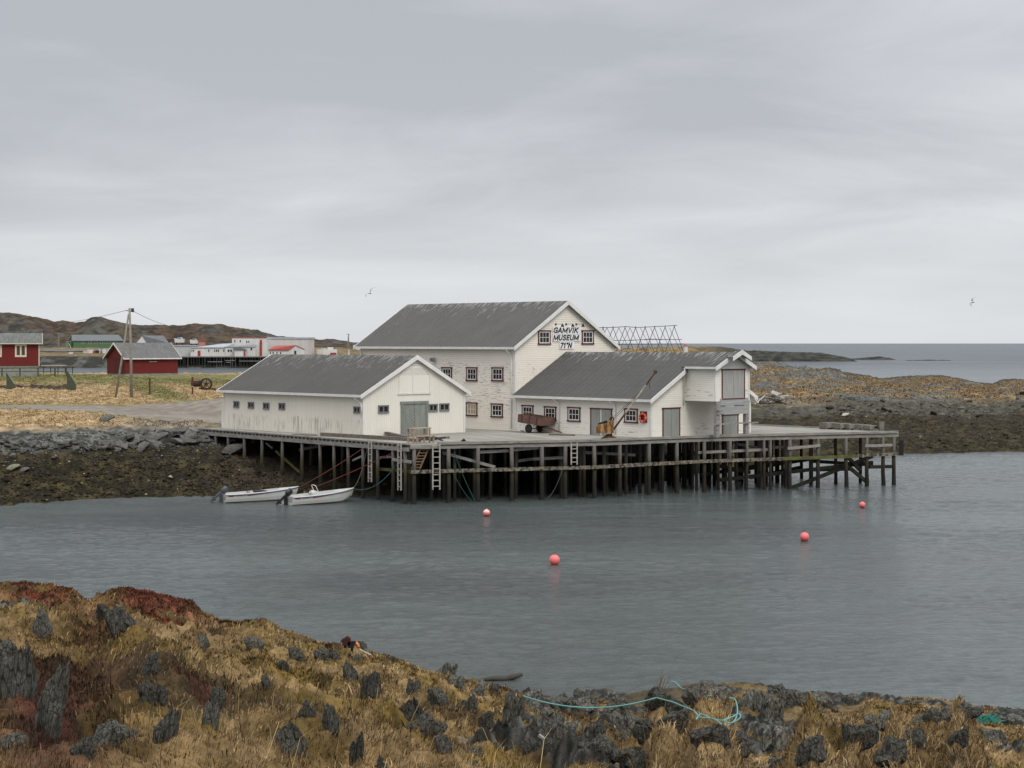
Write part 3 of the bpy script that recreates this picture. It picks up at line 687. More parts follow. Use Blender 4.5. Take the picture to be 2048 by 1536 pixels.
U = Vector((.6792, -.7340, 0)); V = Vector((.7340, .6792, 0)); RZ = math.atan2(U.y, U.x)
class Frame:
    """a building's own frame: x along its long wall towards the viewer, y across, z up from the deck"""
    def __init__(s, origin, rz): s.o = Vector(origin); s.rz = rz; s.u = Vector((math.cos(rz), math.sin(rz), 0)); s.v = Vector((-math.sin(rz), math.cos(rz), 0))
    def hit(s, px, py, face, at):
        n = s.v if face == 'long' else s.u; p0 = s.o+n*at; d = ray(px, py); c = Vector((0, 0, H))
        t = (p0-c).dot(n)/d.dot(n); q = c+d*t-s.o
        return (q.dot(s.u) if face == 'long' else q.dot(s.v)), q.z
def fbox(mb, face, at, a0, a1, z0, z1, d0, d1):
    """box on a wall: a along the wall, d outwards from it. long face looks to -y, gable face to +x"""
    if face == 'long': mb.box(a0, a1, at-d1, at-d0, z0, z1)
    else: mb.box(at+d0, at+d1, a0, a1, z0, z1)
def window(par, face, at, a0, a1, z0, z1, style='red', pane=None, cols=3, rows=2, lab=None):
    t = .10 if style == 'red' else .085
    fm, sm = (M_red, M_sash) if style == 'red' else (M_greyframe, M_greyframe)
    m = MB()
    fbox(m, face, at, a0, a0+t, z0+t, z1-t, .002, .06); fbox(m, face, at, a1-t, a1, z0+t, z1-t, .002, .06)
    e = .05 if style == 'red' else 0
    fbox(m, face, at, a0-e, a1+e, z1-t, z1, .002, .08)
    fbox(m, face, at, a0-e, a1+e, z0, z0+t, .002, .09)
    w = m.build('window', fm, par, label=lab)
    m = MB(); b0, b1, c0, c1 = a0+t+.002, a1-t-.002, z0+t+.002, z1-t-.002; s = .085 if style == 'red' else .03
    fbox(m, face, at, b0, b0+s, c0, c1, .002, .045); fbox(m, face, at, b1-s, b1, c0, c1, .002, .045)
    fbox(m, face, at, b0+s, b1-s, c0, c0+s, .002, .045); fbox(m, face, at, b0+s, b1-s, c1-s, c1, .002, .045)
    b = .035 if style == 'red' else .11
    for k in range(1, cols):
        x = b0+s+(b1-b0-2*s)*k/cols; fbox(m, face, at, x-b/2, x+b/2, c0+s, c1-s, .002, .04)
    for k in range(1, rows):
        z = c0+s+(c1-c0-2*s)*k/rows; fbox(m, face, at, b0+s, b1-s, z-.02, z+.02, .004, .038)
    m.build('sash', sm, w)
    m = MB(); fbox(m, face, at, b0+s, b1-s, c0+s, c1-s, .001, .02); m.build('pane', pane or M_glass, w)
    return w
def gable_body(mb, x0, x1, W, he, hr, y0=0.0):
    return mb.prism([(y0, -.02), (y0+W, -.02), (y0+W, he), (y0+W/2, hr), (y0, he)], 'x', x0, x1)
def chevron(mb, x0, x1, yc, hw, zr, ze, t):
    return mb.prism([(yc-hw, ze), (yc, zr), (yc+hw, ze), (yc+hw, ze-t), (yc, zr-t*1.15), (yc-hw, ze-t)], 'x', x0, x1)
def roof_set(par, x0, x1, W, zr, slope, ov, mat, barge=(True, True), y0=0.0, gut=True, gut_left=True):
    yc = y0+W/2; hw = W/2+ov; ze = zr-slope*hw
    m = MB(); chevron(m, x0, x1, yc, hw, zr, ze, .10); r = m.build('roof', mat, par)
    for k, (x, on) in enumerate(((x1, barge[1]), (x0-.05, barge[0]))):
        if on:
            m = MB(); chevron(m, x, x+.05, yc, hw+.02, zr+.035, ze+.02, .30); m.build('bargeboard', M_trim, par)
    if gut:
        m = MB(); m.box(x0, x1+.05, yc-hw-.10, yc-hw-.002, ze-.17, ze+.015); m.build('gutter', M_trim, par)
    return ze
def set_ridge(mat, z0, z1):
    n = mat.node_tree.nodes['ridge']; n.inputs[1].default_value = z0; n.inputs[2].default_value = z1

# ------------------------------------------------------------------ main museum building
C = atZ(1030, 861.5, DZ); fr = Frame(C, RZ)
LM = -fr.hit(720.5, 760, 'long', 0)[0]; WM = fr.hit(1228, 760, 'gable', 0)[0]
main = empty('museum_building', C, RZ, label='tall white boarded museum building with grey gable roof and sign on its gable', cat='building')
zr = fr.hit(1134, 601.5, 'gable', .3)[1]; slope = .625
M_sideM = siding('white_clapboard_worn', WHITE, 'z', .15, flake=.40, grey=(.30, .27, .235), flake_scale=(1.9, 1.9, 15), zlo=.9, zhi=6.0, seed=1, bare=.7)
he = zr-slope*(WM/2)-.12
m = MB(); gable_body(m, -LM, 0, WM, he, zr-.12); m.build('wall', M_sideM, main)
M_roofM = roofing('grey_roof_sheet', (.118, .113, .105), pitch=.35, streak=.36); set_ridge(M_roofM, zr-2.3, zr)
ze = roof_set(main, -LM-.35, .32, WM, zr, slope, .38, M_roofM)
print('main L W he zr ze', LM, WM, he, zr, ze)
m = MB(); m.box(-LM, .0, -.02, .0, .0, 0.0+.01)
def cboard(par, *b): MB().box(*b).build('corner_board', M_trim, par)
for y in (0, WM): cboard(main, .002, .03, y+(-.03 if y == 0 else -.14), y+(.14 if y == 0 else .03), 0, he-.05)
cboard(main, -.14, -.0, -.03, -.002, 0, he-.05); cboard(main, -LM-.03, -LM+.12, -.03, -.002, 0, he-.05)
def px_window(par, f, face, at, x0, x1, y0, y1, **k):
    a0, zt = f.hit(x0, y0, face, at); a1, zb = f.hit(x1, y1, face, at)
    return window(par, face, at, a0, a1, zb, zt, **k)
for (x0, x1, y0, y1, p) in [(884, 904.3, 733.9, 762, None), (933.2, 954.8, 733.9, 762.4, None), (984, 1007, 734.2, 762.8, None),
                         (933.4, 955, 804, 832.6, M_curt), (982.8, 1006, 806.3, 835.2, None)]:
    px_window(main, fr, 'long', 0, x0, x1, y0, y1, pane=p, lab='window with a pale yellow curtain' if p else None)
for (x0, x1, y0, y1) in [(1076, 1100.6, 660.3, 689.2), (1163.3, 1187, 660.2, 688.7)]:
    px_window(main, fr, 'gable', 0, x0, x1, y0, y1)
# downspouts
def spout(par, pts, r=.05): 
    return MB().path(pts, r, 8).build('downspout', M_trim, par, smooth=True)
spout(main, [(-.55, -.42, ze-.12), (-.55, -.42, ze-.28), (-.35, -.12, ze-.6), (-.32, -.09, ze-.9), (-.32, -.09, .15)])
spout(main, [(.02+-LM+.5, -.42, ze-.12), (-LM+.5, -.42, ze-.28), (-LM+.3, -.1, ze-.6), (-LM+.3, -.09, .15)])
spout(main, [(.15, WM+.45, ze-.1), (.15, WM+.4, ze-.35), (.1, WM+.1, ze-.6), (.1, WM+.09, 3.5)])
# floodlight on the long wall
a, z = fr.hit(870, 719, 'long', 0)
m = MB(); m.obox((a, -.28, z), (.42, .22, .30), Matrix.Rotation(.35, 3, 'X')); m.tube((a-.02, 0, z+.02), (a, -.2, z), .04)
fl = m.build('floodlight', plain('grey_metal', (.22, .23, .24), .5, .2, 4), main)
# sign boards and their lamps
GLYPH = {  # bold capitals drawn as strokes in a unit box: list of polylines
    'G': (.78, [[(.74, .80), (.60, .95), (.34, .96), (.10, .78), (.08, .25), (.30, .05), (.60, .05), (.74, .22), (.74, .46), (.44, .46)]]),
    'A': (.82, [[(.06, .0), (.41, .97), (.76, .0)], [(.18, .32), (.64, .32)]]), 'M': (1.0, [[(.08, 0), (.08, .95)], [(.08, .92), (.50, .14)], [(.50, .14), (.92, .92)], [(.92, .95), (.92, 0)]]),
    'V': (.80, [[(.05, 1), (.40, .04), (.75, 1)]]), 'I': (.26, [[(.13, 0), (.13, 1)]]), 'K': (.76, [[(.10, 0), (.10, 1)], [(.70, 1), (.14, .44)], [(.28, .56), (.72, 0)]]),
    'U': (.76, [[(.09, 1), (.09, .28), (.24, .06), (.52, .06), (.67, .28), (.67, 1)]]), 'S': (.70, [[(.62, .80), (.46, .95), (.22, .95), (.09, .76), (.20, .56), (.50, .46), (.62, .26), (.48, .05), (.20, .05), (.07, .20)]]),
    'E': (.64, [[(.58, .94), (.10, .94), (.10, .06), (.58, .06)], [(.10, .51), (.52, .51)]]), '7': (.62, [[(.05, .94), (.57, .94), (.24, 0)]]), '1': (.46, [[(.08, .74), (.28, .94), (.28, 0)]]),
    '°': (.34, [[(.17, .96), (.27, .86), (.17, .76), (.07, .86), (.17, .96)]]), 'N': (.80, [[(.09, 0), (.09, 1)], [(.09, .96), (.70, .04)], [(.70, 0), (.70, 1)]])}
def text_mesh(txt, w, h, shear=.22, bold=.16):
    x = 0; segs = []
    for ch in txt:
        cw, pl = GLYPH[ch]
        for poly in pl:
            for p, q in zip(poly[:-1], poly[1:]): segs.append(((x+p[0], p[1]), (x+q[0], q[1])))
        x += cw+.13
    tot = x-.13+shear; m = MB()
    for k, (p, q) in enumerate(segs):
        P0 = Vector(((p[0]+p[1]*shear)*w/tot, p[1]*h, 0)); Q0 = Vector(((q[0]+q[1]*shear)*w/tot, q[1]*h, 0)); d = (Q0-P0).normalized()*bold*h*.32
        m.beam(P0-d, Q0+d, bold*h, .012+.0006*(k % 7), up=(0, 0, 1))
    me = bpy.data.meshes.new('lettering'); me.from_pydata(m.v, [], m.f); return me
M_signw = plain('sign_white', (.80, .80, .80), .45, .04, 2); M_ink = plain('sign_black', (.012, .012, .013), .5, .1, 2)
y0, zt = fr.hit(1104.4, 653.3, 'gable', 0); y1, zb = fr.hit(1160.3, 682.8, 'gable', 0); zm = (zt+zb)/2-.02
sign = MB().box(.03, .07, y0, y1, zm+.008, zt).box(.03, .07, y0, y1, zb, zm-.008)
y2, _ = fr.hit(1118.2, 690, 'gable', 0); y3, zb2 = fr.hit(1147.3, 697.8, 'gable', 0)
sign.box(.03, .07, y2, y3, zb2, zb-.015)
sg = sign.build('sign', M_signw, main)
def put_text(txt, xa, xb, ya, yb, bold=.225):
    a0, z1 = fr.hit(xa, ya, 'gable', .08); a1, z0 = fr.hit(xb, yb, 'gable', .08)
    me = text_mesh(txt, a1-a0, z1-z0, bold=bold); me.materials.append(M_ink)
    o = link('lettering', me, sg); o.matrix_local = Matrix(((0, 0, 1, .085), (1, 0, 0, a0), (0, 1, 0, z0), (0, 0, 0, 1)))
put_text('GAMVIK', 1106.6, 1157.2, 655.2, 665.4); put_text('MUSEUM', 1106.6, 1158.2, 670.2, 680.2)
put_text('71°N', 1120, 1144.5, 685.6, 695.6, .235)
for xa, xb in ((1111, 1124), (1131.6, 1143), (1152, 1162.5)):
    a0, z0 = fr.hit(xa, 648.4, 'gable', 0)
    lamp = MB().tube((0, a0, z0), (.08, a0, z0), .07).tube((.05, a0, z0), (.72, a0+.02, z0), .014).build('sign_lamp', M_dark, main)
    MB().lathe([(.03, .14), (.05, .10), (.14, -.10), (.13, -.12), (.02, -.05)], (.78, a0+.03, z0-.10), 14).build('lamp_shade', M_dark, lamp, smooth=True)

# ------------------------------------------------------------------ annex with hoist bay
B_o = C.copy(); fa = Frame(B_o, RZ)
LA = fa.hit(1302, 800, 'long', 0)[0]; WA = WM
ann = empty('annex', C, RZ, label='low white annex with dark grey roof and upper hoist bay beside the tall building', cat='building')
zra = fa.hit(1405, 705, 'gable', LA)[1]
zea_t = fa.hit(1290, 799.5, 'long', -.4)[1]; sl2 = (zra-zea_t)/(WA/2+.4)
print('annex L zr slope', LA, zra, sl2)
M_sideA = siding('white_clapboard_annex', (.81, .77, .69), 'z', .15, flake=.33, grey=(.30, .27, .24), zlo=-.3, zhi=1.6, seed=5, bare=.8)
M_sideA2 = siding('white_clapboard_clean', (.81, .77, .69), 'z', .15, flake=.34, grey=(.17, .16, .15), zlo=2.5, zhi=4.2, seed=9, bare=.8)
hea = zra-sl2*WA/2-.12
m = MB(); gable_body(m, .004, LA, WA, hea, zra-.12); m.build('wall', M_sideA, ann)
M_roofA = roofing('grey_felt_roof', (.100, .097, .092), pitch=.6, streak=.42, courses=.62); set_ridge(M_roofA, zra-1.6, zra)
zeA = roof_set(ann, .035, LA+.35, WA, zra, sl2, .40, M_roofA, barge=(False, False))
# bargeboards: the left slope only runs down beside the bay
D0, D1 = 0.0, fa.hit(1430, 760, 'gable', LA)[1]
BW = 1.95; yc = WA/2
yb0 = yc-BW; yb1 = yc+BW
# depth of the bay from the left wall's foreshortened width
dep = 2.6
for it in range(40):
    p = fa.o+fa.u*(LA+dep)+fa.v*yb0; pxx = CX+F*p.x/p.y
    dep += (1430-pxx)*.02
p2 = fa.o+fa.u*(LA+dep)+fa.v*yb1
print('bay', yb0, yb1, yc, LA, WA, 'px', *[CX+F*(fa.o+fa.u*(LA+.35)+fa.v*q_).x/(fa.o+fa.u*(LA+.35)+fa.v*q_).y for q_ in (yb0-.3, yb0, yc, WA)]); print('bay depth', dep, 'front right px', CX+F*p2.x/p2.y)
hw = WA/2+.42
def rake(mb, x, ya, yb, zr_, s_, t=.32, w=.06):
    za, zb_ = zr_-s_*abs(ya-yc), zr_-s_*abs(yb-yc)
    return mb.prism([(ya, za), (yb, zb_), (yb, zb_-t), (ya, za-t)], 'x', x, x+w)
m = MB(); rake(m, LA+.35, yc-hw, yb0-.30, zra+.04, sl2); m.build('bargeboard', M_trim, ann)
m = MB(); rake(m, LA+.35, yb1+.30, yc+hw, zra+.04, sl2); m.build('bargeboard', M_trim, ann)
# the bay
zbf = fa.hit(1378, 801, 'gable', LA)[1]                 # underside
zbe = fa.hit(1378, 733, 'gable', LA)[1]                 # its eaves
zap = fa.hit(1476, 704, 'gable', LA+dep+.8)[1]
ovb = .33; slb = (zap-zbe)/(BW+ovb)
bay = MB(); bay.prism([(yb0, zbf), (yb1, zbf), (yb1, zap-slb*BW-.1), (yc, zap-.12), (yb0, zap-slb*BW-.1)], 'x', LA+.002, LA+dep).build('hoist_bay', M_sideA2, ann)
m = MB(); chevron(m, LA-.01, LA+dep+.38, yc, BW+ovb, zap, zap-slb*(BW+ovb), .09); bay = m.build('bay_roof', M_roofA, ann)
m = MB(); chevron(m, LA+dep+.38, LA+dep+.44, yc, BW+ovb+.02, zap+.03, zap+.03-slb*(BW+ovb+.02), .30); m.build('bargeboard', M_trim, ann)
m = MB(); chevron(m, LA+dep+.30, LA+dep+.95, yc, 1.02, zap+.12, zap+.12-slb*1.02, .10); m.build('hood', M_roofA, ann)
m = MB(); chevron(m, LA+dep+.95, LA+dep+1.01, yc, 1.05, zap+.155, zap+.155-slb*1.05, .30); m.build('bargeboard', M_trim, ann)
m = MB(); m.box(LA+.38, LA+dep+.40, yc-BW-ovb-.09, yc-BW-ovb-.002, zbe-.15, zbe+.01); m.build('gutter', M_trim, ann)
for b in ((LA+dep+.002, LA+dep+.03, yb0-.02, yb0+.12, zbf, zbe), (LA+dep+.002, LA+dep+.03, yb1-.12, yb1+.02, zbf, zbe), (LA+.03, LA+.06, WA-.14, WA+.02, 0, hea-.1),
          (LA+.002, LA+.03, -.02, .13, 0, hea-.1), (LA-.13, LA+.0, -.03, -.002, 0, hea-.1), (0.03, .16, -.03, -.002, 0, hea-.1)): cboard(ann, *b)
# annex long-wall windows, door
for (x0, x1, y0, y1) in [(1044.3, 1067, 809.7, 838.5), (1089, 1112.8, 812.2, 841.8), (1135.8, 1161, 813.6, 844), (1249.3, 1275.6, 816.2, 846.6)]:
    px_window(ann, fa, 'long', 0, x0, x1, y0, y1)
a0, zt = fa.hit(1181.3, 815.5, 'long', 0); a1, _ = fa.hit(1224.5, 815.5, 'long', 0)
def door(par, face, at, a0, a1, zb, zt, frame_m, leaf_m, t=.09, split=True, name='door', bar=True, splitm=None, lab=None):
    m = MB(); fbox(m, face, at, a0, a0+t, zb, zt-t, .002, .06); fbox(m, face, at, a1-t, a1, zb, zt-t, .002, .06); fbox(m, face, at, a0-.06, a1+.06, zt-t, zt, .002, .08)
    d = m.build(name, frame_m, par, label=lab)
    mid = (a0+a1)/2; m = MB(); fbox(m, face, at, a0+t, mid-.012, zb, zt-t, .001, .035); fbox(m, face, at, mid+.012, a1-t, zb, zt-t, .001, .035)
    m.build('door_leaf', leaf_m, d)
    if splitm: MB_ = MB(); fbox(MB_, face, at, mid-.045, mid+.045, zb, zt-t, .036, .06); MB_.build('cover_strip', splitm, d)
    return d
M_bluegrey = plain('blue_grey_door', (.27, .27, .25), .65, .15, 1.5, stretch=(4, 4, .5))
door(ann, 'long', 0, a0, a1, 0.0, zt, M_red, M_bluegrey, splitm=M_trim)
a0, zt = fa.hit(1324.5, 815.5, 'gable', LA); a1, _ = fa.hit(1359.5, 815.5, 'gable', LA)
door(ann, 'gable', LA, a0, a1, 0.0, zt, M_red, M_greydoor)
# bay doors
xf = LA+dep
a0, zt = fa.hit(1443, 738, 'gable', xf); a1, zb = fa.hit(1489, 795.5, 'gable', xf)
d = door(ann, 'gable', xf, a0, a1, zb, zt, M_red, plain('pale_grey_door', (.36, .355, .335), .65, .15, 1.5, stretch=(4, 4, .5)), name='hoist_door')
m = MB(); fbox(m, 'gable', xf, a0, a1, zb-.09, zb, .002, .08); m.build('threshold', M_red, d)
# grey board panel below the bay
a0, zt = fa.hit(1441, 796.8, 'gable', xf+.06); a1, zb = fa.hit(1496.5, 827.5, 'gable', xf+.06)
m = MB()
for k in range(4): m.box(xf+.03, xf+.07, a0, a1, zb+(zt-zb)*k/4+.01, zb+(zt-zb)*(k+1)/4-.005)
pn = m.build('board_panel', plain('blue_grey_board', (.33, .34, .33), .7, .15, 1.2, stretch=(1, .6, 5)), ann)
a_, z_ = fa.hit(1470, 811, 'gable', xf+.08); MB().box(xf+.072, xf+.1, a_-.1, a_+1.0, z_-.03, z_+.03).build('rusty_strap', M_rust, pn); MB().box(xf+.072, xf+.1, a0+.02, a0+.5, z_-.03, z_+.03).build('rusty_strap', M_rust, pn)
# posts that carry the bay, and the rails between them
posts = []
for pxp in (1433, 1491.5):
    a_, _ = fa.hit(pxp, 850, 'gable', xf-.15); posts.append(a_)
    MB().box(xf-.28, xf+.0, a_-.17, a_+.17, 0, zbf-.002).build('post', M_wood, ann)
m = MB(); a_, z_ = fa.hit(1455, 847.5, 'gable', xf+.1); m.box(xf+.04, xf+.12, posts[0]-.8, posts[1]+1.15, z_-.05, z_+.05); m.build('rail', M_wood, ann)
m = MB(); _, z_ = fa.hit(1438, 827.5, 'gable', xf); m.box(xf+.02, xf+.1, posts[0]-.15, posts[0]+.55, z_-.05, z_+.05); _, z_ = fa.hit(1438, 820.5, 'gable', xf); m.box(xf+.02, xf+.1, posts[0]-.15, posts[0]+.45, z_-.05, z_+.05)
m.build('rail', M_wood, ann)
# lower door behind the posts
a0, zt = fa.hit(1444, 829, 'gable', LA); a1, _ = fa.hit(1476, 829, 'gable', LA)
door(ann, 'gable', LA, a0+.0, a1, 0, zt, M_red, M_greydoor)
# small brace behind the right corner
m = MB(); m.beam((LA-.2, WA+.02, zbf+.3), (LA-.2, WA+.95, zbf-.35), .5, .08); m.build('lean_to_roof', M_trim, ann)
# spouts
ax, _ = fa.hit(1117, 830, 'long', 0); spout(ann, [(ax-.1, -.45, zeA-.1), (ax-.1, -.45, zeA-.2), (ax+.12, -.12, zeA-.5), (ax+.15, -.09, zeA-.7), (ax+.15, -.09, .1)])
ax, _ = fa.hit(1229, 830, 'long', 0); spout(ann, [(ax-.1, -.45, zeA-.1), (ax-.1, -.45, zeA-.2), (ax+.12, -.12, zeA-.5), (ax+.15, -.09, zeA-.7), (ax+.15, -.09, .1)])
spout(ann, [(LA+.3, yb0-.35, zbe-.1), (LA+.25, yb0-.3, zbe-.5), (LA+.09, yb0-.2, zbe-.9), (LA+.09, yb0-.2, 2.3)])

# ------------------------------------------------------------------ white shed on the left
S_o = atZ(725.5, 873.5, DZ); fs = Frame(S_o, RZ)
LS = -fs.hit(447.5, 830, 'long', 0)[0]; WS = fs.hit(929.5, 830, 'gable', 0)[0]
shed = empty('shed', S_o, RZ, label='long white boarded shed with corrugated dark roof and grey double door', cat='shed')
zrs = fs.hit(828.5, 711, 'gable', .25)[1]; zes = fs.hit(719, 790.5, 'gable', .25)[1]; sls = (zrs-zes)/(WS/2+.38)
print('shed', LS, WS, zrs, zes, sls)
M_sideS = siding('white_upright_boards', (.80, .745, .645), 'h', .17, flake=.42, grey=(.15, .135, .125), flake_scale=(13, 13, .5), zlo=-1, zhi=1.9, seed=3, bare=.6)
M_sideSg = siding('white_upright_boards_gable', (.81, .775, .70), 'h', .2, flake=0)
hes = zrs-sls*WS/2-.12
m = MB(); m.prism([(0, -.02), (WS, -.02), (WS, hes), (WS/2, zrs-.12), (0, hes)], 'x', -LS, -.03); m.build('wall', M_sideS, shed)
m = MB(); m.prism([(0, -.02), (WS, -.02), (WS, hes), (WS/2, zrs-.12), (0, hes)], 'x', -.03, 0)
for k in range(int(WS/.2)):      # cover battens
    y = .1+k*.2; zt_ = zrs-.35-sls*abs(y-WS/2)
    a0d, zd = fs.hit(801, 803, 'gable', 0); a1d, _ = fs.hit(855, 803, 'gable', 0)
    z0_ = zd+.02 if a0d-.05 < y < a1d+.05 else 0
    hy0, hz1 = fs.hit(797, 730.5, 'gable', 0); hy1, hz0 = fs.hit(858, 786.5, 'gable', 0)
    if hy0-.05 < y < hy1+.05:
        m.box(0, .018, y-.02, y+.02, z0_, hz0-.12); m.box(0, .018, y-.02, y+.02, hz1+.12, max(hz1+.14, zt_))
    else: m.box(0, .018, y-.02, y+.02, z0_, zt_)
m.build('gable_wall', M_sideSg, shed)
M_roofS = roofing('corrugated_roof', (.098, .094, .088), pitch=.30, streak=.35); set_ridge(M_roofS, zrs-2.2, zrs)
zeS = roof_set(shed, -LS-.35, .27, WS, zrs, sls, .38, M_roofS)
for (x0, x1, y0, y1) in [(467.8, 478.8, 802, 815.8), (496.6, 508.6, 803.6, 817), (526.8, 539, 805, 819.2), (558, 570.6, 805.6, 819.8), (707.8, 721, 812.5, 827)]:
    px_window(shed, fs, 'long', 0, x0, x1, y0, y1, style='grey', cols=2, rows=1)
for (x0, x1, y0, y1) in [(756, 777.2, 810.6, 826), (857, 874.8, 808, 822.8), (878.6, 898, 806.8, 821.6)]:
    px_window(shed, fs, 'gable', .019, x0, x1, y0, y1, style='grey', cols=2, rows=1)
M_green_grey = plain('grey_green_paint', (.24, .255, .23), .7, .15, 1.5, stretch=(3, 3, .6))
a0, zt = fs.hit(801, 803.3, 'gable', 0); a1, _ = fs.hit(855, 803.3, 'gable', 0)
d = MB(); fbox(d, 'gable', 0, a0, a0+.2, 0, zt-.2, .02, .09); fbox(d, 'gable', 0, a1-.2, a1, 0, zt-.2, .02, .09); fbox(d, 'gable', 0, a0-.05, a1+.05, zt-.2, zt, .02, .10)
dd = d.build('double_door', plain('grey_green_frame', (.20, .215, .20), .7, .15, 2), shed)
mid = (a0+a1)/2
for s_, (l, r) in ((-1, (a0+.2, mid-.015)), (1, (mid+.015, a1-.2))):
    m = MB(); m.box(.01, .035, l, r, .03, zt-.2)
    n = 9; zz0, zz1 = .03, zt-.2      # boards laid in a herringbone towards the middle
    for k in range(-4, n):
        za = zz0+(zz1-zz0)*k/n+.1; ya, yb_ = (l, r) if s_ < 0 else (r, l)
        z1_ = za+(r-l)*.85
        pa, pb = Vector((.04, ya, z1_)), Vector((.04, yb_, za))
        # clip to the leaf
        if za > zz1 or z1_ < zz0: continue
        if z1_ > zz1: t = (z1_-zz1)/(z1_-za); pa = pa.lerp(pb, t)
        if za < zz0: t = (zz0-za)/(z1_-za); pb = pb.lerp(pa, t)
        m.beam(pa, pb, .018, .03, up=(1, 0, 0))
    m.build('door_leaf', M_green_grey, dd)
m = MB(); hy0, hz1 = fs.hit(797.5, 731.5, 'gable', 0); hy1, hz0 = fs.hit(857.5, 785, 'gable', 0); hm = fs.hit(825.5, 750, 'gable', 0)[0]; cut = .75
M_hatch = siding('white_hatch_boards', (.80, .765, .685), 'z', 5.0)
m.prism([(hy0, hz0), (hm-.02, hz0), (hm-.02, hz1), (hy0+cut, hz1), (hy0, hz1-cut)], 'x', .018, .05)
ht = m.build('loft_hatch', M_hatch, shed)
m = MB(); m.prism([(hm+.02, hz0), (hy1, hz0), (hy1, hz1-cut), (hy1-cut, hz1), (hm+.02, hz1)], 'x', .018, .05); m.build('hatch_leaf', M_hatch, ht)
m = MB(); m.box(.02, .09, hy0-.15, hy1+.15, hz0-.1, hz0-.01); m.box(.052, .075, hm-.07, hm+.0, hz0, hz1); m.box(.02, .08, hy0+cut-.1, hy1-cut+.1, hz1+.005, hz1+.09)
m.beam((.06, hy1+.03, hz0), (.06, hy1+.03, hz1-cut), .05, .06); m.beam((.06, hy1+.03, hz1-cut), (.06, hy1-cut+.03, hz1+.02), .06, .06); m.build('hatch_trim', M_trim, ht)
for b in ((-.12, -.0, -.025, -.002, 0, hes-.05), (.02, .045, -.02, .12, 0, hes-.05), (.02, .045, WS-.12, WS+.02, 0, hes-.05), (-LS-.03, -LS+.1, -.025, -.002, 0, hes-.05), (-LS-.25, -LS-.035, -.05, .05, 0, 1.7)): cboard(shed, *b)
spout(shed, [(-.45, -.42, zeS-.1), (-.45, -.42, zeS-.25), (-.3, -.2, zeS-.45), (-.1, -.1, zeS-.6), (-.06, -.09, zeS-.8), (-.06, -.09, 1.5)])

# ------------------------------------------------------------------ wharf
wharf = empty('wharf', (0, 0, 0), label='old timber wharf on many piles carrying the white buildings', cat='wharf')
M_deck = bpy.data.materials.new('wharf_deck'); nt, bs, N, L = nodes_of(M_deck); setc(bs, (.3, .29, .25), .9, spec=.15)
v1 = texc(N, L, scale=(1, 1, 1), rot=(0, 0, -.38)); sp_ = N('ShaderNodeSeparateXYZ'); L(v1, sp_.inputs[0])
fr_ = N('ShaderNodeMath'); fr_.operation = 'MULTIPLY'; L(sp_.outputs[0], fr_.inputs[0]); fr_.inputs[1].default_value = 1/.17
ff = N('ShaderNodeMath'); ff.operation = 'FRACT'; L(fr_.outputs[0], ff.inputs[0]); gp = N('ShaderNodeMath'); gp.operation = 'GREATER_THAN'; L(ff.outputs[0], gp.inputs[0]); gp.inputs[1].default_value = .9
fo = N('ShaderNodeMath'); fo.operation = 'FLOOR'; L(fr_.outputs[0], fo.inputs[0]); wn = N('ShaderNodeTexWhiteNoise'); wn.noise_dimensions = '1D'; L(fo.outputs[0], wn.inputs['W'])
bigd = noise_n(N, L, texc(N, L), .25, 5, .6)
c = ramp(N, L, bigd, [(.3, (.21, .20, .155)), (.7, (.37, .36, .325))]); c = mixc(N, L, .3, c, ramp(N, L, wn.outputs[0], [(0, (.14, .13, .11)), (1, (.42, .41, .38))]))
mg = N('ShaderNodeMath'); mg.operation = 'MULTIPLY'; L(gp.outputs[0], mg.inputs[0]); mg.inputs[1].default_value = .6
c = mixc(N, L, mg.outputs[0], c, (.05, .045, .04)); L(c, bs.inputs['Base Color']); bump_n(N, L, bs, ff.outputs[0], .3, .01)
MB().prism(DECK, 'z', DZ-.14, DZ).build('deck', M_deck, wharf)
P = [Vector((*p, 0)) for p in DECK]
def z_(p, z): return Vector((p.x, p.y, z))
A_, P2, P3, P4, P4b, PQ, PR, PL0, PLf, PLe = P
nf = lambda p, q: Vector(((q-p).y, -(q-p).x, 0)).normalized()
M_beamw = wood('edge_beam_wood', (.25, .235, .21), .35, (1.2, 1.2, 6))
# front: kerb, and the beam under the deck edge
for p, q in ((A_.lerp(P2, .15), P2), (P2, P3), (P3, P4)):
    n = nf(p, q); MB().beam(z_(p, DZ+.06)+n*.06, z_(q, DZ+.06)+n*.06, .26, .18).build('kerb', M_beamw, wharf)
    MB().beam(z_(p, DZ-.21)+n*-.02, z_(q, DZ-.21)+n*-.02, .22, .22).build('edge_beam', M_beamw, wharf)
MB().beam(z_(A_, DZ-.16)+Vector((0, -.05, 0)), z_(A_.lerp(P2, .15), DZ-.16)+Vector((0, -.05, 0)), .2, .26).build('edge_beam', M_beamw, wharf)
n4 = nf(P4, P4b); MB().beam(z_(P4, DZ-.14), z_(P4b, DZ-.14), .2, .3).build('edge_beam', M_beamw, wharf)
MB().beam(z_(P4b, DZ+.04), z_(PQ, DZ+.04), .2, .14).build('kerb', M_beamw, wharf)
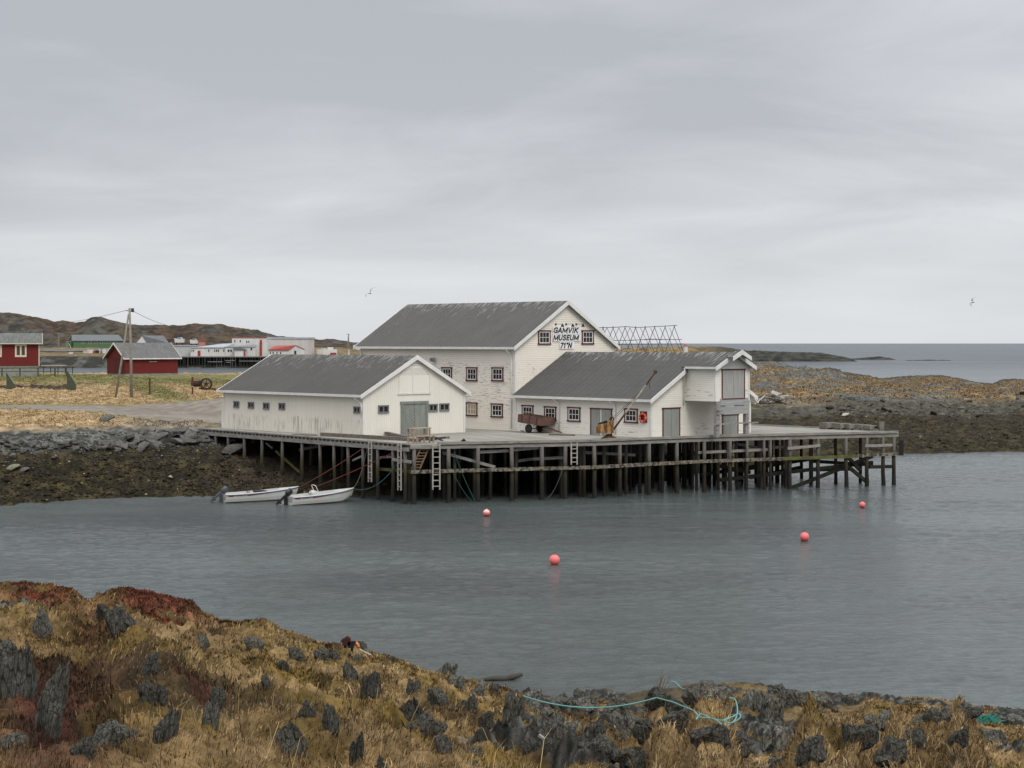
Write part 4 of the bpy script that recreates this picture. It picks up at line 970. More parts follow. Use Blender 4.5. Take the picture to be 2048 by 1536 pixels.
# left side: cap plank, spacer blocks, stringer
nl = nf(PLe, A_); d = (A_-PLe); Ld = d.length; du = d/Ld
MB().beam(z_(PLe, DZ+.03)+nl*.1, z_(A_, DZ+.03)+nl*.1, .34, .10).build('cap_plank', M_beamw, wharf)
m = MB(); k = .25
while k < Ld-.2: c0 = PLe+du*k+nl*.14; MB().beam(z_(c0-du*.09, DZ-.10), z_(c0+du*.09, DZ-.10), .16, .155).build('spacer_block', M_beamw, wharf); k += .56
MB().beam(z_(PLe, DZ-.32)+nl*.14, z_(A_, DZ-.32)+nl*.14, .2, .28).build('stringer', M_beamw, wharf)
MB().beam(z_(PLe, DZ-.32)-nl*.6, z_(A_, DZ-.32)-nl*.6, .2, .3).build('stringer', M_beamw, wharf)
# pale lower stringer along the front
M_pale = plain('pale_beam', (.42, .37, .31), .8, .2, 2, stretch=(3, 3, 3)); nt2, bs2, N2, L2 = nodes_of(M_pale)
nz = noise_n(N2, L2, texc(N2, L2), 4.2, 4, .7)
c2 = ramp(N2, L2, nz, [(.42, (.03, .025, .02)), (.50, (.15, .13, .10)), (.75, (.33, .295, .245))]); L2(c2, bs2.inputs['Base Color'])
M_mossy = plain('mossy_beam', (.10, .10, .035), .9, .4, 2)
for p, q, zz, zq, mt in ((A_, P2, 2.2, 2.22, M_pale), (P2, P3, 2.22, 2.28, M_pale), (P3, P3.lerp(P4, .40), 2.28, 2.3, M_pale), (P3.lerp(P4, .40), P3.lerp(P4, .78), 2.3, 2.33, M_mossy), (P3.lerp(P4, .78), P4+(P4-P3)*.02, 2.38, 2.42, M_pale)):
    n = nf(p, q); MB().beam(z_(p, zz)+n*.22, z_(q, zq)+n*.22, .14, .24).build('lower_stringer', mt, wharf)
def edge_pt(px, segs):
    best = None
    for p, q in segs:
        d = ray(px, EY); # solve p + s(q-p) = t*(dx,1)
        e = q-p; den = e.x-e.y*d.x
        if abs(den) < 1e-9: continue
        s_ = (p.y*d.x-p.x)/den
        if -.02 <= s_ <= 1.02: best = p+e*s_
    return best
FRONT = [(A_, P2), (P2, P3), (P3, P4)]; LEFT = [(PLe, A_)]
rnd = random.Random(4)
def pile(p, ztop, r=.14, z0=-1.2, lean=0):
    q = Vector((p.x+rnd.uniform(-.05, .05)+lean, p.y+rnd.uniform(-.05, .05), z0))
    pts = [q.lerp(z_(p, ztop), t)+Vector((rnd.uniform(-.02, .02), rnd.uniform(-.02, .02), 0))*(0 < t < 1) for t in (0, .18, .3, .45, .7, 1)]
    rr = [1.35, 1.3, 1.15, 1.05, 1.0, .95]
    m = MB(); m.path(pts, lambda t: r*rr[min(5, int(t*5+.5))]*rnd.uniform(.96, 1.04), 9)
    return m.build('pile', MATS['pile'], wharf, smooth=True)
for px in (410, 434.6, 459.5, 491.8, 527.3, 568, 607.3, 642.9, 670.8, 698.8, 729, 758.5, 789, 813):
    p = edge_pt(px, LEFT)
    if p: p = p+nl*.12; pile(p, DZ-.46, .125, gz(p.x, p.y)-.4)
for px in (828, 897, 956, 1023, 1083.7, 1130.7, 1188, 1239.5, 1298, 1353.6, 1408.6, 1459.8, 1494, 1528, 1541, 1579.5, 1636, 1691.8, 1733.8, 1766, 1788):
    p = edge_pt(px, FRONT)
    if p: pile(p, DZ-.32, .145 if px not in (1494, 1528, 1541) else .11)
# rows of piles further in
for j, off in enumerate((2.6, 5.4, 8.6, 12.5)):
    for p, q in FRONT:
        L_ = (q-p).length; k = .8+j*.5
        while k < L_:
            c0 = p.lerp(q, k/L_)-nf(p, q)*(off+rnd.uniform(-.4, .4)); k += 2.5+rnd.uniform(-.3, .3)+j*.25
            if in_deck(np.array([c0.x]), np.array([c0.y]))[0] and len([1 for o in wharf.children if o.name.startswith('pile')]) < 98:
                pile(c0, DZ-.2, .13, min(-.6, gz(c0.x, c0.y)-.3))
for k in range(6):
    c0 = PLe+du*(Ld*(.1+k*.15))-nl*3.0; pile(c0, DZ-.2, .13, gz(c0.x, c0.y)-.3)
mstuff = MB()
for j, off in enumerate((1.4, 4.0, 6.8, 7.9, 10.4, 11.8)):
    for p, q in FRONT:
        L_ = (q-p).length; k = .4+j*.37
        while k < L_:
            c0 = p.lerp(q, k/L_)-nf(p, q)*(off+rnd.uniform(-.3, .3)); k += rnd.uniform(1.2, 2.2)
            if in_deck(np.array([c0.x]), np.array([c0.y]))[0] and c0.x < 22: mstuff.tube((c0.x, c0.y, min(-.6, gz(c0.x, c0.y)-.3)), (c0.x+rnd.uniform(-.1, .1), c0.y, DZ-.2), .13, .12, 7)
o = mstuff.build('rear_piles', MATS['pile'], wharf); o['kind'] = 'stuff'
# joists and cross beams below the deck
for off in (2.6, 5.4, 8.6):
    for p, q in FRONT:
        n = nf(p, q); a_, b_ = p-n*off, q-n*off
        MB().beam(z_(a_, DZ-.28), z_(b_, DZ-.28), .2, .26).build('joist', M_oldplank, wharf)
def stick(xa, ya, xb, yb_, offY, w=.12, h=.2, mat=M_wood, name='brace'):
    """a timber between two front positions given by photo columns, set back from the edge"""
    def on(px, py):
        p = edge_pt(px, FRONT) or edge_pt(px, LEFT); Y = p.y+offY; return atY(px, py, Y)
    MB().beam(on(xa, ya), on(xb, yb_), w, h).build(name, mat, wharf)
for a in ((960, 904, 1021, 901, .3), (1024, 900, 1082, 895, .3), (885, 905, 990, 934, .6), (1036, 922, 1070, 917, 2.0), (1066, 918, 1130, 915, 1.2), (1170, 905, 1270, 910, 2.4),
          (1396, 905, 1535, 899, .4), (1575, 897, 1640, 891, -.2), (1730, 892, 1784, 890, -.15), (1465, 886, 1520, 897, 2.5), (1545, 895, 1578, 893, 1.5)):
    stick(*a)
for a in ((930, 880, 880, 925, 3), (1400, 950, 1560, 925, 4), (1440, 960, 1745, 925, 1.5), (1560, 985, 1745, 912, .8), (1480, 940, 1640, 915, 6), (1700, 936, 1736, 966, .2), (1690, 908, 1720, 940, .5), (1610, 940, 1700, 938, 3),
          (1738, 934, 1786, 933, .1), (1430, 930, 1500, 945, 3), (1620, 922, 1745, 930, 4), (1500, 955, 1600, 935, 6), (1280, 920, 1400, 905, 5), (1200, 915, 1260, 940, 6)):
    stick(*a, w=.22, h=.26, mat=M_seaw)
stick(870, 935, 700, 935, 2.5, mat=M_mossy) if False else None
# diagonal timbers on the left side
def lstick(xa, ya, xb, yb_, off, w=.14, h=.14, mat=M_wood):
    pa, pb = edge_pt(xa, LEFT), edge_pt(xb, LEFT)
    MB().beam(atY(xa, ya, pa.y+off), atY(xb, yb_, pb.y+off), w, h).build('brace', mat, wharf)
lstick(552, 902, 600, 945, 1.2, mat=M_mossy); lstick(533, 886, 545, 896, 1.5); lstick(706, 921, 727, 911, .5); lstick(755, 915, 790, 913, .8, .1, .16); lstick(760, 938, 822, 943, .4, .12, .2, M_mossy); lstick(786, 919, 822, 924, -.3, .1, .2)
lstick(440, 885, 470, 880, 3); lstick(600, 900, 700, 880, 3, .2, .2, M_oldplank)
# fenders: black tyre at the right corner
MB().obox(z_(P4, 2.9)+Vector((.25, -.2, 0)), (.3, .3, 1.2)).build('fender', M_dark, wharf)

# ladders standing against the wharf
def ladder(name, p_top, p_bot, w, n, mat, lab, lean_ax=None):
    p_top, p_bot = Vector(p_top), Vector(p_bot); L0 = empty(name, p_bot, label=lab, cat='ladder'); T = p_top-p_bot
    s = lean_ax.normalized()
    for k in (-1, 1):
        MB().beam(s*(k*w/2), T+s*(k*w/2), .07, .09, up=s).build('side_rail', mat, L0)
    for i in range(n):
        c = T*((i+.6)/n); MB().beam(c-s*(w/2+.05), c+s*(w/2+.05), .05, .06).build('rung', mat, L0)
    return L0
def edge_at(px, segs, out): p = edge_pt(px, segs); n = nf(*segs[0]) if len(segs) == 1 else nf(A_, P4); return p+n*out
M_lad = wood('ladder_wood', (.36, .33, .29), .3, (4, 4, 4)); M_lado = wood('stair_wood', (.22, .14, .08), .35, (4, 4, 4))
e = edge_at(749, LEFT, .38); ladder('ladder', z_(e, DZ+.15), z_(e, 1.25), .36, 7, M_lad, 'weathered ladder on the left side of the wharf, farther from the corner', du)
e = edge_at(808, LEFT, .38); ladder('ladder', z_(e, DZ+.1), z_(e, .9), .36, 8, M_lad, 'weathered ladder on the left side of the wharf, next to the corner post', du)
e = edge_at(868, FRONT, .42); ladder('ladder', z_(e, DZ+.1), z_(e, .95), .50, 8, M_lad, 'pale ladder hanging on the wharf front beside the brown steep stair', (P2-A_))
e = edge_at(1143, FRONT, .42); ladder('ladder', z_(e, DZ-.05), z_(e, 2.45), .44, 5, M_lad, 'short pale ladder hanging at the middle of the wharf front', (P2-A_))
t_ = edge_at(850, FRONT, -.1); b_ = edge_at(832, FRONT, -.1)
ladder('steep_stair', z_(t_, DZ-.3), z_(b_, 2.35), .62, 7, M_lado, 'brown wooden steep stair under the wharf deck behind the corner post', (P2-A_)*.9+Vector((0, 2, 0)))
# ------------------------------------------------------------------ things on the deck
def on_deck(px, py): p = atZ(px, py, DZ); return p
M_buoyring = plain('orange_ring', (.62, .09, .035), .5, .1, 3)
a, z = fa.hit(1287.6, 835.3, 'long', 0)
lo_ = fa.o+fa.u*a+Vector((0, 0, z)); lb = empty('lifebuoy', lo_, RZ, label='orange lifebuoy hanging on the white annex wall on a dark red board', cat='lifebuoy')
MB().box(-.34, .34, -.05, -.012, -.36, .46).build('back_board', M_red, lb)
MB().torus((0, -.12, 0), .30, .085, 'y').build('ring', M_buoyring, lb, smooth=True)
for k in range(4):
    t = k*math.pi/2; MB().torus((.30*math.cos(t), -.12, .30*math.sin(t)), .088, .012, 'x' if k % 2 else 'z', 14, 6).build('band', M_sash, lb)
# trailer
tr = atZ(1072, 865.5, DZ); T = empty('trailer', tr, RZ+.05, label='small rusty brown two wheeled trailer tipped on its drawbar in front of the annex', cat='trailer')
M_tr = plain('faded_rust_red', (.135, .075, .062), .85, .3, 3, bump=.2)
R_ = Matrix.Rotation(math.radians(5), 3, 'Y')
def tb(c, s): return MB().obox(R_ @ Vector(c)+Vector((0, 0, .72)), s, R_)
tb((0, 0, 0), (2.5, 1.5, .05)).build('floor', M_tr, T)
for y in (-.75, .75): tb((0, y, .3), (2.5, .05, .6)).build('side_panel', M_tr, T)
for x in (-1.25, 1.25): tb((x, 0, .3), (.05, 1.5, .6)).build('end_panel', M_tr, T)
for x in (-.8, 0, .8): MB().obox(R_ @ Vector((x, -.79, .3))+Vector((0, 0, .72)), (.07, .04, .6), R_).build('stake', M_rust, T)
MB().beam((-.2, -.7, .34), (-.2, .7, .34), .08, .08).build('axle', M_rust, T)
for y in (-.62, .62):
    w = MB().lathe([(.14, -.08), (.30, -.09), (.34, -.05), (.34, .05), (.30, .09), (.14, .08)], (-.2, y, .34), 22, 'y').build('wheel', plain('tyre', (.02, .02, .02), .8, .2, 4), T, smooth=True)
    MB().lathe([(.02, -.06), (.16, -.07), (.16, .07), (.02, .06)], (-.2, y, .34), 16, 'y').build('rim', M_rust, w)
for y in (-.45, .45): MB().beam((1.1, y, .36), (2.75, 0, .10), .06, .06).build('drawbar', M_tr, T)
# crane
cp = Vector((6.95, 134.4, DZ)); cr_ = empty('crane', cp, 0, label='small rusty orange deck crane with a long boom at the wharf edge', cat='crane')
M_cr = bpy.data.materials.new('rusted_orange_paint'); nt, bs, N, L = nodes_of(M_cr); setc(bs, (.2, .1, .03), .9)
n = noise_n(N, L, texc(N, L, scale=(7, 7, 1.4)), 1.0, 6, .7); L(ramp(N, L, n, [(.36, (.045, .022, .014)), (.62, (.42, .27, .10)), (.48, (.17, .08, .028))]), bs.inputs['Base Color'])
MB().lathe([(.62, 0), (.60, .05), (.22, .28), (.18, .34)], (.1, 0, 0), 14).build('pedestal', M_rust, cr_)
def q(px, py): return atY(px, py, cp.y)-cp
b0, b1 = q(1193, 865.5), q(1227, 841)
cab = MB(); cab.prism([(b0.x, b0.z), (b1.x, b0.z), (b1.x, b1.z), (b1.x-.16, b1.z), (b1.x-.5, b0.z+.72), (b0.x+.15, b0.z+.60), (b0.x, b0.z+.45)], 'y', -.5, .5)
cab.build('cab', M_cr, cr_)
MB().obox((b0.x+.45, 0, b0.z+.72), (.7, .5, .16), Matrix.Rotation(-.35, 3, 'Y')).build('engine_cover', M_dark, cr_)
MB().torus((b1.x-.12, 0, b1.z+.10), .14, .05, 'y', 16, 6).build('winch_drum', M_rust, cr_)
f0, f1 = q(1225, 862), q(1311, 744)
M_boom = plain('boom_metal', (.36, .31, .25), .8, .35, 2.5); 
MB().tube(f0+Vector((0, 0, 0)), f0.lerp(f1, .3), .075, .07).build('boom_foot', M_rust, cr_); MB().tube(f0.lerp(f1, .3), f0.lerp(f1, .78), .07, .06).build('boom', M_boom, cr_)
MB().tube(f0.lerp(f1, .78), f1, .06, .06).build('boom_tip', M_rust, cr_); MB().lathe([(.05, -.06), (.14, -.05), (.14, .05), (.05, .06)], f1, 14, 'y').build('sheave', M_rust, cr_)
MB().tube(Vector((b1.x-.05, 0, b1.z+.05)), f0.lerp(f1, .62), .016).build('cable', M_rust, cr_); MB().tube(Vector((b1.x-.25, 0, b1.z+.05)), f0.lerp(f1, .7), .014).build('cable', M_dark, cr_)
hk = f0.lerp(f1, .84); MB().tube(hk+Vector((.03, 0, 0)), hk+Vector((.08, 0, -.55)), .02).build('hook', M_dark, cr_)
# planks lying on the deck in front of the shed
PL = [((1025-0, 0), 0)]
def plank(xa, ya, xb, yb_, w, h, mat, lab, zoff=0, grp='loose planks lying on the deck'):
    p, q_ = atZ(xa, ya, DZ+zoff), atZ(xb, yb_, DZ+zoff); c = (p+q_)/2
    MB_ = MB().beam(Vector(p-c)+Vector((0, 0, h/2)), Vector(q_-c)+Vector((0, 0, h/2)), w, h)
    o = MB_.build('plank', mat, None, label=lab, cat='plank', group=grp); o.location = c; return o
plank(644, 872, 800, 881, .35, .26, M_oldplank, 'longest squared timber lying in front of the shed, nearest the wharf edge')
plank(690, 871, 738, 869.5, .3, .22, M_oldplank, 'short squared timber lying against the shed gable')
plank(762, 869, 812, 880, .32, .30, M_oldplank, 'dark squared timber lying askew before the shed door')
plank(740, 876, 838, 884, .3, .22, M_oldplank, 'squared timber lying behind the wooden bench')
plank(770, 872, 830, 874, .3, .12, M_wood, 'thin plank lying close to the shed door')
plank(838, 881, 897, 876.5, .22, .14, M_oldplank, 'thin dark pole lying right of the wooden bench')
plank(585, 870, 632, 871.5, .3, .08, M_oldplank, 'thin dark board lying along the shed long wall')
plank(1040, 861.5, 1046, 862.5, .2, .06, M_oldplank, 'short board lying by the corner behind the trailer')
plank(1098, 870.5, 1150, 871.5, .1, .08, M_rust, 'rusty rod lying beside the trailer drawbar', grp='loose metal lying on the deck')
# heap of old net by the planks
hp = on_deck(872, 881.5); m = MB(); rr = random.Random(3)
for k in range(9):
    c = Vector((rr.uniform(-.8, .8), rr.uniform(-.3, .3), rr.uniform(.0, .12)))
    m.path([c+Vector((rr.uniform(-.5, .5), rr.uniform(-.2, .2), rr.uniform(.02, .2))) for _ in range(6)], .05, 5)
o = m.build('old_rope_heap', plain('old_rope', (.045, .05, .05), .9, .5, 6), None, label='tangled dark rope heap on the deck near the corner', cat='rope'); o.location = hp
# bench / work table
bp = on_deck(838, 886); bt = empty('work_bench', bp, RZ+math.pi/2+.15, label='pale wooden work bench with a lower shelf at the wharf corner', cat='bench')
M_new = wood('new_timber', (.36, .27, .19), .2, (3, 3, 3))
MB().box(-1.0, 1.0, -.3, .3, 1.0, 1.06).build('table_top', M_new, bt); MB().box(-.95, .95, -.75, -.45, .48, .53).build('seat', M_new, bt)
for x in (-.85, .85):
    for y in (-.25, .25): MB().box(x-.05, x+.05, y-.05, y+.05, 0, .998).build('leg', M_new, bt)
    MB().box(x-.05, x+.05, -.65, -.55, 0, .478).build('seat_leg', M_new, bt)
MB().box(-.85, .85, -.03, .03, .50, .60).build('stretcher', M_new, bt)
# concrete anchor blocks in a row on the right deck
M_blk = plain('weathered_crate_wood', (.17, .155, .135), .9, .35, 4, bump=.3)
k = 0
for px, py, w, lab in ((1659, 859.5, 1.5, 'first from the left'), (1685, 860.5, 1.2, 'second from the left'), (1706, 861, 1.2, 'in the middle'), (1727, 861.5, 1.1, 'second from the right'), (1742, 862.5, .9, 'nearest the bollard post')):
    p = atZ(px, py-1.5, DZ); c = empty('fish_crate', p, math.atan2((P4-P3).y, (P4-P3).x)+rr.uniform(-.15, .15), label='grey weathered timber crate on the right deck, '+lab+' of the row', cat='crate', group='weathered crates in a row on the right deck')
    hh = .52-.03*k; k += 1
    MB().box(-w/2, w/2, -.4, .4, .12, hh).build('box', M_blk, c)
    for x in (-w/2+.1, w/2-.1): MB().box(x-.07, x+.07, -.42, .42, 0, .118).build('skid', M_oldplank, c)
    MB().obox((.15, -.41, hh-.12), (.3, .04, .12)).build('handle_slot', M_dark, c)
p = atZ(1763, 861.5, DZ); tag(MB().box(p.x-.18, p.x+.18, p.y-.18, p.y+.18, DZ-.01, DZ+.72).build('bollard_post', plain('mossy_post', (.16, .16, .12), .9, .3, 3), None), 'short square mossy post standing near the right tip of the wharf', 'post')
for px, py in ((1215, 876),):
    pass

# ------------------------------------------------------------------ boats at the shore
M_hull = plain('hull_white', (.62, .62, .58), .35, .06, 2, spec=.5); M_blue = plain('rub_rail_blue', (.06, .09, .20), .5, .1, 2)
M_stripe = plain('stripe_red', (.40, .035, .035), .45, .1, 2); M_inn = plain('hull_inside', (.50, .50, .47), .5, .12, 3)
def boat(loc, rz, Lh, lab, engine_mat, console, red_cowl):
    b = empty('motor_boat', loc, rz, label=lab, cat='boat', group='small white motor boats moored by the wharf')
    n = 22
    def st(t):
        hb = .98*(1-max(0, (t-.35)/.65)**2.6)*(.90+.10*min(1, t/.3)); zs = .52+.36*t**1.8; kz = -.16+.55*max(0, (t-.72)/.28)**2.2; x = t*Lh
        return x, max(hb, .02), zs, kz
    P_, Q_ = [], []
    for i in range(n):
        t = i/(n-1); x, hb, zs, kz = st(t); rake_ = .0
        sec = [(0, kz), (.42, kz+.07), (.80, kz+.17+.1*t), (.90, kz+(zs-kz)*.55), (1.0, zs)]
        row = [Vector((x+(.35*t**3)*(z-kz), -hb*w, z)) for w, z in reversed(sec)]+[Vector((x+(.35*t**3)*(z-kz), hb*w, z)) for w, z in sec[1:]]
        P_.append(row)
        hi = max(hb-.15, .008); zf = .14 if t < .72 else zs-.05; zf = min(zf, zs-.05)
        inn = [(-hb, zs), (-hi, zs+.03), (-hi*.92, zf), (0, zf), (hi*.92, zf), (hi, zs+.03), (hb, zs)]
        Q_.append([Vector((x+(.35*t**3)*(z-kz), y, z+.0)) for y, z in inn])
    m = MB(); w = len(P_[0]); vs_ = [v for r in P_ for v in r]
    fs_ = [(i*w+j, i*w+j+1, (i+1)*w+j+1, (i+1)*w+j) for i in range(n-1) for j in range(w-1)]+[tuple(range(w))]
    m.add(vs_, fs_); hull = m.build('hull', M_hull, b, smooth=False)
    m = MB(); w2 = 7; m.add([v+Vector((0, 0, .004)) for r in Q_ for v in r], [(i*w2+j, (i+1)*w2+j, (i+1)*w2+j+1, i*w2+j+1) for i in range(n-1) for j in range(w2-1)]+[tuple(range(w2))]); m.build('inner_liner', M_inn, b)
    for s in (0, -1):
        MB().path([P_[i][s]+Vector((0, (-.015 if s == 0 else .015), -.035)) for i in range(n)], .028, 6).build('rub_rail', M_blue, b)
    # stripes on the side planks
    for s, off in ((0, -1), (-1, 1)):
        def side(t, f):
            i = t*(n-1); i0 = int(min(i, n-2)); k_ = i-i0; a_ = P_[i0][s].lerp(P_[i0+1][s], k_); c_ = P_[i0][1 if s == 0 else -2].lerp(P_[i0+1][1 if s == 0 else -2], k_)
            return a_.lerp(c_, f)+Vector((0, .014*off, 0))
        for t0, t1, h0, h1 in ((.03, .10, .22, .45), (.125, .22, .27, .37), (.235, .25, .24, .36)):
            MB().add([side(t0, h1), side(t1, h1), side(t1, h0), side(t0, h0)], [(0, 1, 2, 3)]).build('stripe', M_stripe, hull)
        pts = [.28, .35, .42, .50, .58]
        m = MB()
        for i in range(4): m.add([side(pts[i], .45-.05*i), side(pts[i+1], .45-.05*(i+1)), side(pts[i+1], .24+.0*i), side(pts[i], .24)], [(0, 1, 2, 3)])
        m.build('stripe', M_stripe, hull)
        MB().add([side(.60, .20), side(.84, .20), side(.84, .10), side(.60, .10)], [(0, 1, 2, 3)]).build('name_lettering', plain('dark_letters', (.10, .10, .11), .6, .2, 20), hull)
    # engine, tilted up
    e = MB(); Rt = Matrix.Rotation(math.radians(52), 3, 'Y')
    o_ = Vector((-.12, 0, .62))
    def E(c): return o_+Rt @ Vector(c)
    cw = MB(); 
    prof = [(.02, -.24), (.13, -.235), (.155, -.18), (.165, .0), (.155, .17), (.12, .25), (.02, .27)]
    cw.lathe(prof, (0, 0, 0), 16); cw.v = [tuple(E((x*1.45, y*.8, z+.30))) for x, y, z in cw.v]; cw.build('engine_cowl', red_cowl, b, smooth=True)
    m = MB(); m.beam(E((-.02, 0, .08)), E((0, 0, -.75)), .12, .16); m.beam(E((-.18, 0, -.62)), E((.20, 0, -.66)), .10, .07); m.beam(E((-.05, 0, -.55)), E((.02, 0, -.95)), .03, .16); leg = m.build('engine_leg', engine_mat, b)
    m = MB()
    for k in range(3):
        t = k*2.094; m.beam(E((.24, 0, -.66)), E((.25, .14*math.cos(t), -.66+.14*math.sin(t))), .07, .012)
    m.build('propeller', M_inn, leg)
    MB().beam((-.15, 0, .62), (-.12, 0, -.15), .22, .16).build('engine_bracket', engine_mat, b)
    for t_, zt_ in ((.30, .36), (.56, .40)): 
        x, hb, zs, kz = st(t_); MB().box(x-.14, x+.14, -hb+.17, hb-.17, zt_-.05, zt_).build('thwart', M_inn, b)
    if console:
        x = Lh*.40; cn = MB().prism([(x-.25, .14), (x+.28, .14), (x+.22, .78), (x-.02, .86), (x-.18, .70)], 'y', -.32, .32).build('console', M_hull, b)
        fr_ = MB(); fr_.path([(x+.2, -.30, .78), (x+.02, -.30, 1.15), (x-.02, -.22, 1.22), (x-.02, .22, 1.22), (x+.02, .30, 1.15), (x+.2, .30, .78)], .025, 6); fr_.build('windshield_frame', M_sash, b)
        MB().torus((x-.30, 0, .74), .17, .018, 'x', 18, 6).build('steering_wheel', M_dark, b)
        MB().box(x-1.0, x-.62, -.35, .35, .14, .50).build('seat', M_inn, b)
    else:
        x = Lh*.36; MB().prism([(x-.2, .14), (x+.2, .14), (x+.1, .66), (x-.1, .72)], 'y', -.55, -.1).build('console', M_hull, b)
        MB().torus((x-.25, -.3, .64), .15, .02, 'x', 18, 6).build('steering_wheel', M_dark, b)
        MB().obox((x+.75, 0, .52), (.75, 1.1, .34)).build('dark_cover', M_dark, b)
    return b, [P_[i][s] for i, s in ((n-1, 0), (n-1, -1))]
M_eng = plain('engine_dark', (.010, .011, .012), .35, .2, 3, spec=.5); M_engg = plain('engine_grey', (.055, .06, .075), .4, .2, 3, spec=.5)
s1 = atZ(572, 1009.5, 0); hd1 = math.radians(36); B1, _ = boat(s1+Vector((.1, 0, .03)), hd1, 5.1, 'white motor boat with a steel framed console and black engine, nearest the camera', M_eng, True, M_eng)
s2 = atZ(446, 1004, 0); hd2 = math.radians(24); B2, _ = boat(s2+Vector((0, 0, .03)), hd2, 5.3, 'white motor boat with a grey engine and dark cover, closest to the weedy beach', M_engg, False, M_engg)
def local(b, hd, v): return Vector(b.location)+Matrix.Rotation(hd, 3, 'Z') @ Vector(v)
def sag(p, q, s, n=16): return [p.lerp(q, i/n)-Vector((0, 0, s*4*(i/n)*(1-i/n))) for i in range(n+1)]
M_rred = plain('rope_red', (.12, .035, .025), .9, .3, 6); M_rgreen = plain('rope_green', (.03, .10, .08), .9, .2, 6); M_rgrey = plain('rope_grey', (.09, .095, .09), .9, .3, 6)
bow1, bow2 = local(B1, hd1, (5.3, 0, .8)), local(B2, hd2, (5.5, 0, .82))
def line(p, q, s, r, mat, lab): return tag(MB().path(sag(p, q, s), r, 5).build('mooring_rope', mat, None), lab, 'rope')
eL = lambda px, z: z_(edge_pt(px, LEFT), z)
line(bow2, eL(728, 3.6), .1, .03, M_rred, 'red brown mooring rope from the far boat up to the wharf')
line(local(B2, hd2, (4.2, -.5, .7)).lerp(bow1, .35), eL(790, 3.5), .1, .03, M_rred, 'second red brown rope passing behind the near boat to the wharf corner')
line(bow1+Vector((-.4, .5, 0)), eL(735, 3.7), .9, .025, M_rgrey, 'slack grey mooring rope hanging between near boat and wharf')
line(bow1, eL(806, 3.3), .8, .028, M_rgreen, 'slack green mooring rope from the near boat bow to the wharf')
e = edge_at(905, FRONT, .3); w_ = atZ(952, 1005, 0); line(z_(e, 3.5), w_, .2, .022, M_rgreen, 'thin green rope slanting from the wharf front into the water, left one of two')
e = edge_at(890, FRONT, .3); line(z_(e, 3.0), w_+Vector((-.3, .5, 0)), .25, .022, M_rgreen, 'thin green rope slanting from the wharf front into the water, lower one of two')
e, e2 = edge_at(1122, FRONT, .3), edge_at(1090, FRONT, .3); line(z_(e, 2.2), z_(e2, .1), .35, .02, M_rgrey, 'slack grey rope hanging below the wharf front middle')

# ------------------------------------------------------------------ buoys
M_pink = bpy.data.materials.new('buoy_pink'); nt, bs, N, L = nodes_of(M_pink); setc(bs, (.8, .1, .1), .4, spec=.4)
tc = N('ShaderNodeTexCoord'); sp = N('ShaderNodeSeparateXYZ'); L(tc.outputs['Object'], sp.inputs[0]); n = noise_n(N, L, tc.outputs['Object'], 6, 3, .5)
ad = N('ShaderNodeMath'); ad.operation = 'MULTIPLY_ADD'; L(n, ad.inputs[0]); ad.inputs[1].default_value = .08; L(sp.outputs[2], ad.inputs[2])
L(ramp(N, L, ad.outputs[0], [(.0, (.02, .02, .01)), (.06, (.75, .12, .12)), (.3, (.80, .185, .185))]), bs.inputs['Base Color'])
M_pale_b = bpy.data.materials.new('buoy_faded'); nt, bs, N, L = nodes_of(M_pale_b); setc(bs, (.8, .1, .1), .45, spec=.4)
tc = N('ShaderNodeTexCoord'); sp = N('ShaderNodeSeparateXYZ'); L(tc.outputs['Object'], sp.inputs[0])
L(ramp(N, L, sp.outputs[2], [(.0, (.02, .015, .01)), (.05, (.72, .14, .12)), (.22, (.76, .24, .20)), (.31, (.80, .52, .45))]), bs.inputs['Base Color'])
for px, py, dpx, mt, lab in ((1109, 1129, 21.5, M_pink, 'pink red round buoy floating nearest to the headland, biggest of the four'), (1609, 1081.5, 18.5, M_pink, 'pink red round buoy floating right of the middle, in open water'),
                             (1724.5, 1015, 12.5, M_pink, 'small pink red round buoy floating near the right tip of the wharf'), (973, 1032, 14.5, M_pale_b, 'faded half white round buoy floating in front of the wharf')):
    p = atZ(px, py, 0); D = dpx/F*p.y
    b = empty('mooring_buoy', p, 0, label=lab, cat='buoy', group='round mooring buoys on the water')
    m = MB(); prof = [(D/2*math.sin(t), D*.42-D/2*math.cos(t)) for t in np.linspace(.02, math.pi-.12, 22)]+[(.055, D*.95), (.05, D*1.0), (.02, D*1.0)]
    m.lathe(prof, (0, 0, 0), 28).build('float', mt, b, smooth=True)
    MB().torus((0, 0, D*1.0), .05, .016, 'y', 12, 6).build('eye', M_dark, b)

# ------------------------------------------------------------------ buildings on the far shore
M_redp = siding('red_boards', (.155, .022, .020), 'h', .16); M_creamt = plain('cream_trim', (.62, .58, .46), .6, .08, 2)
M_conc = plain('concrete', (.24, .245, .225), .9, .2, 2); M_roofR = roofing('green_grey_roof', (.145, .155, .14), pitch=.4, streak=.1, courses=.4)
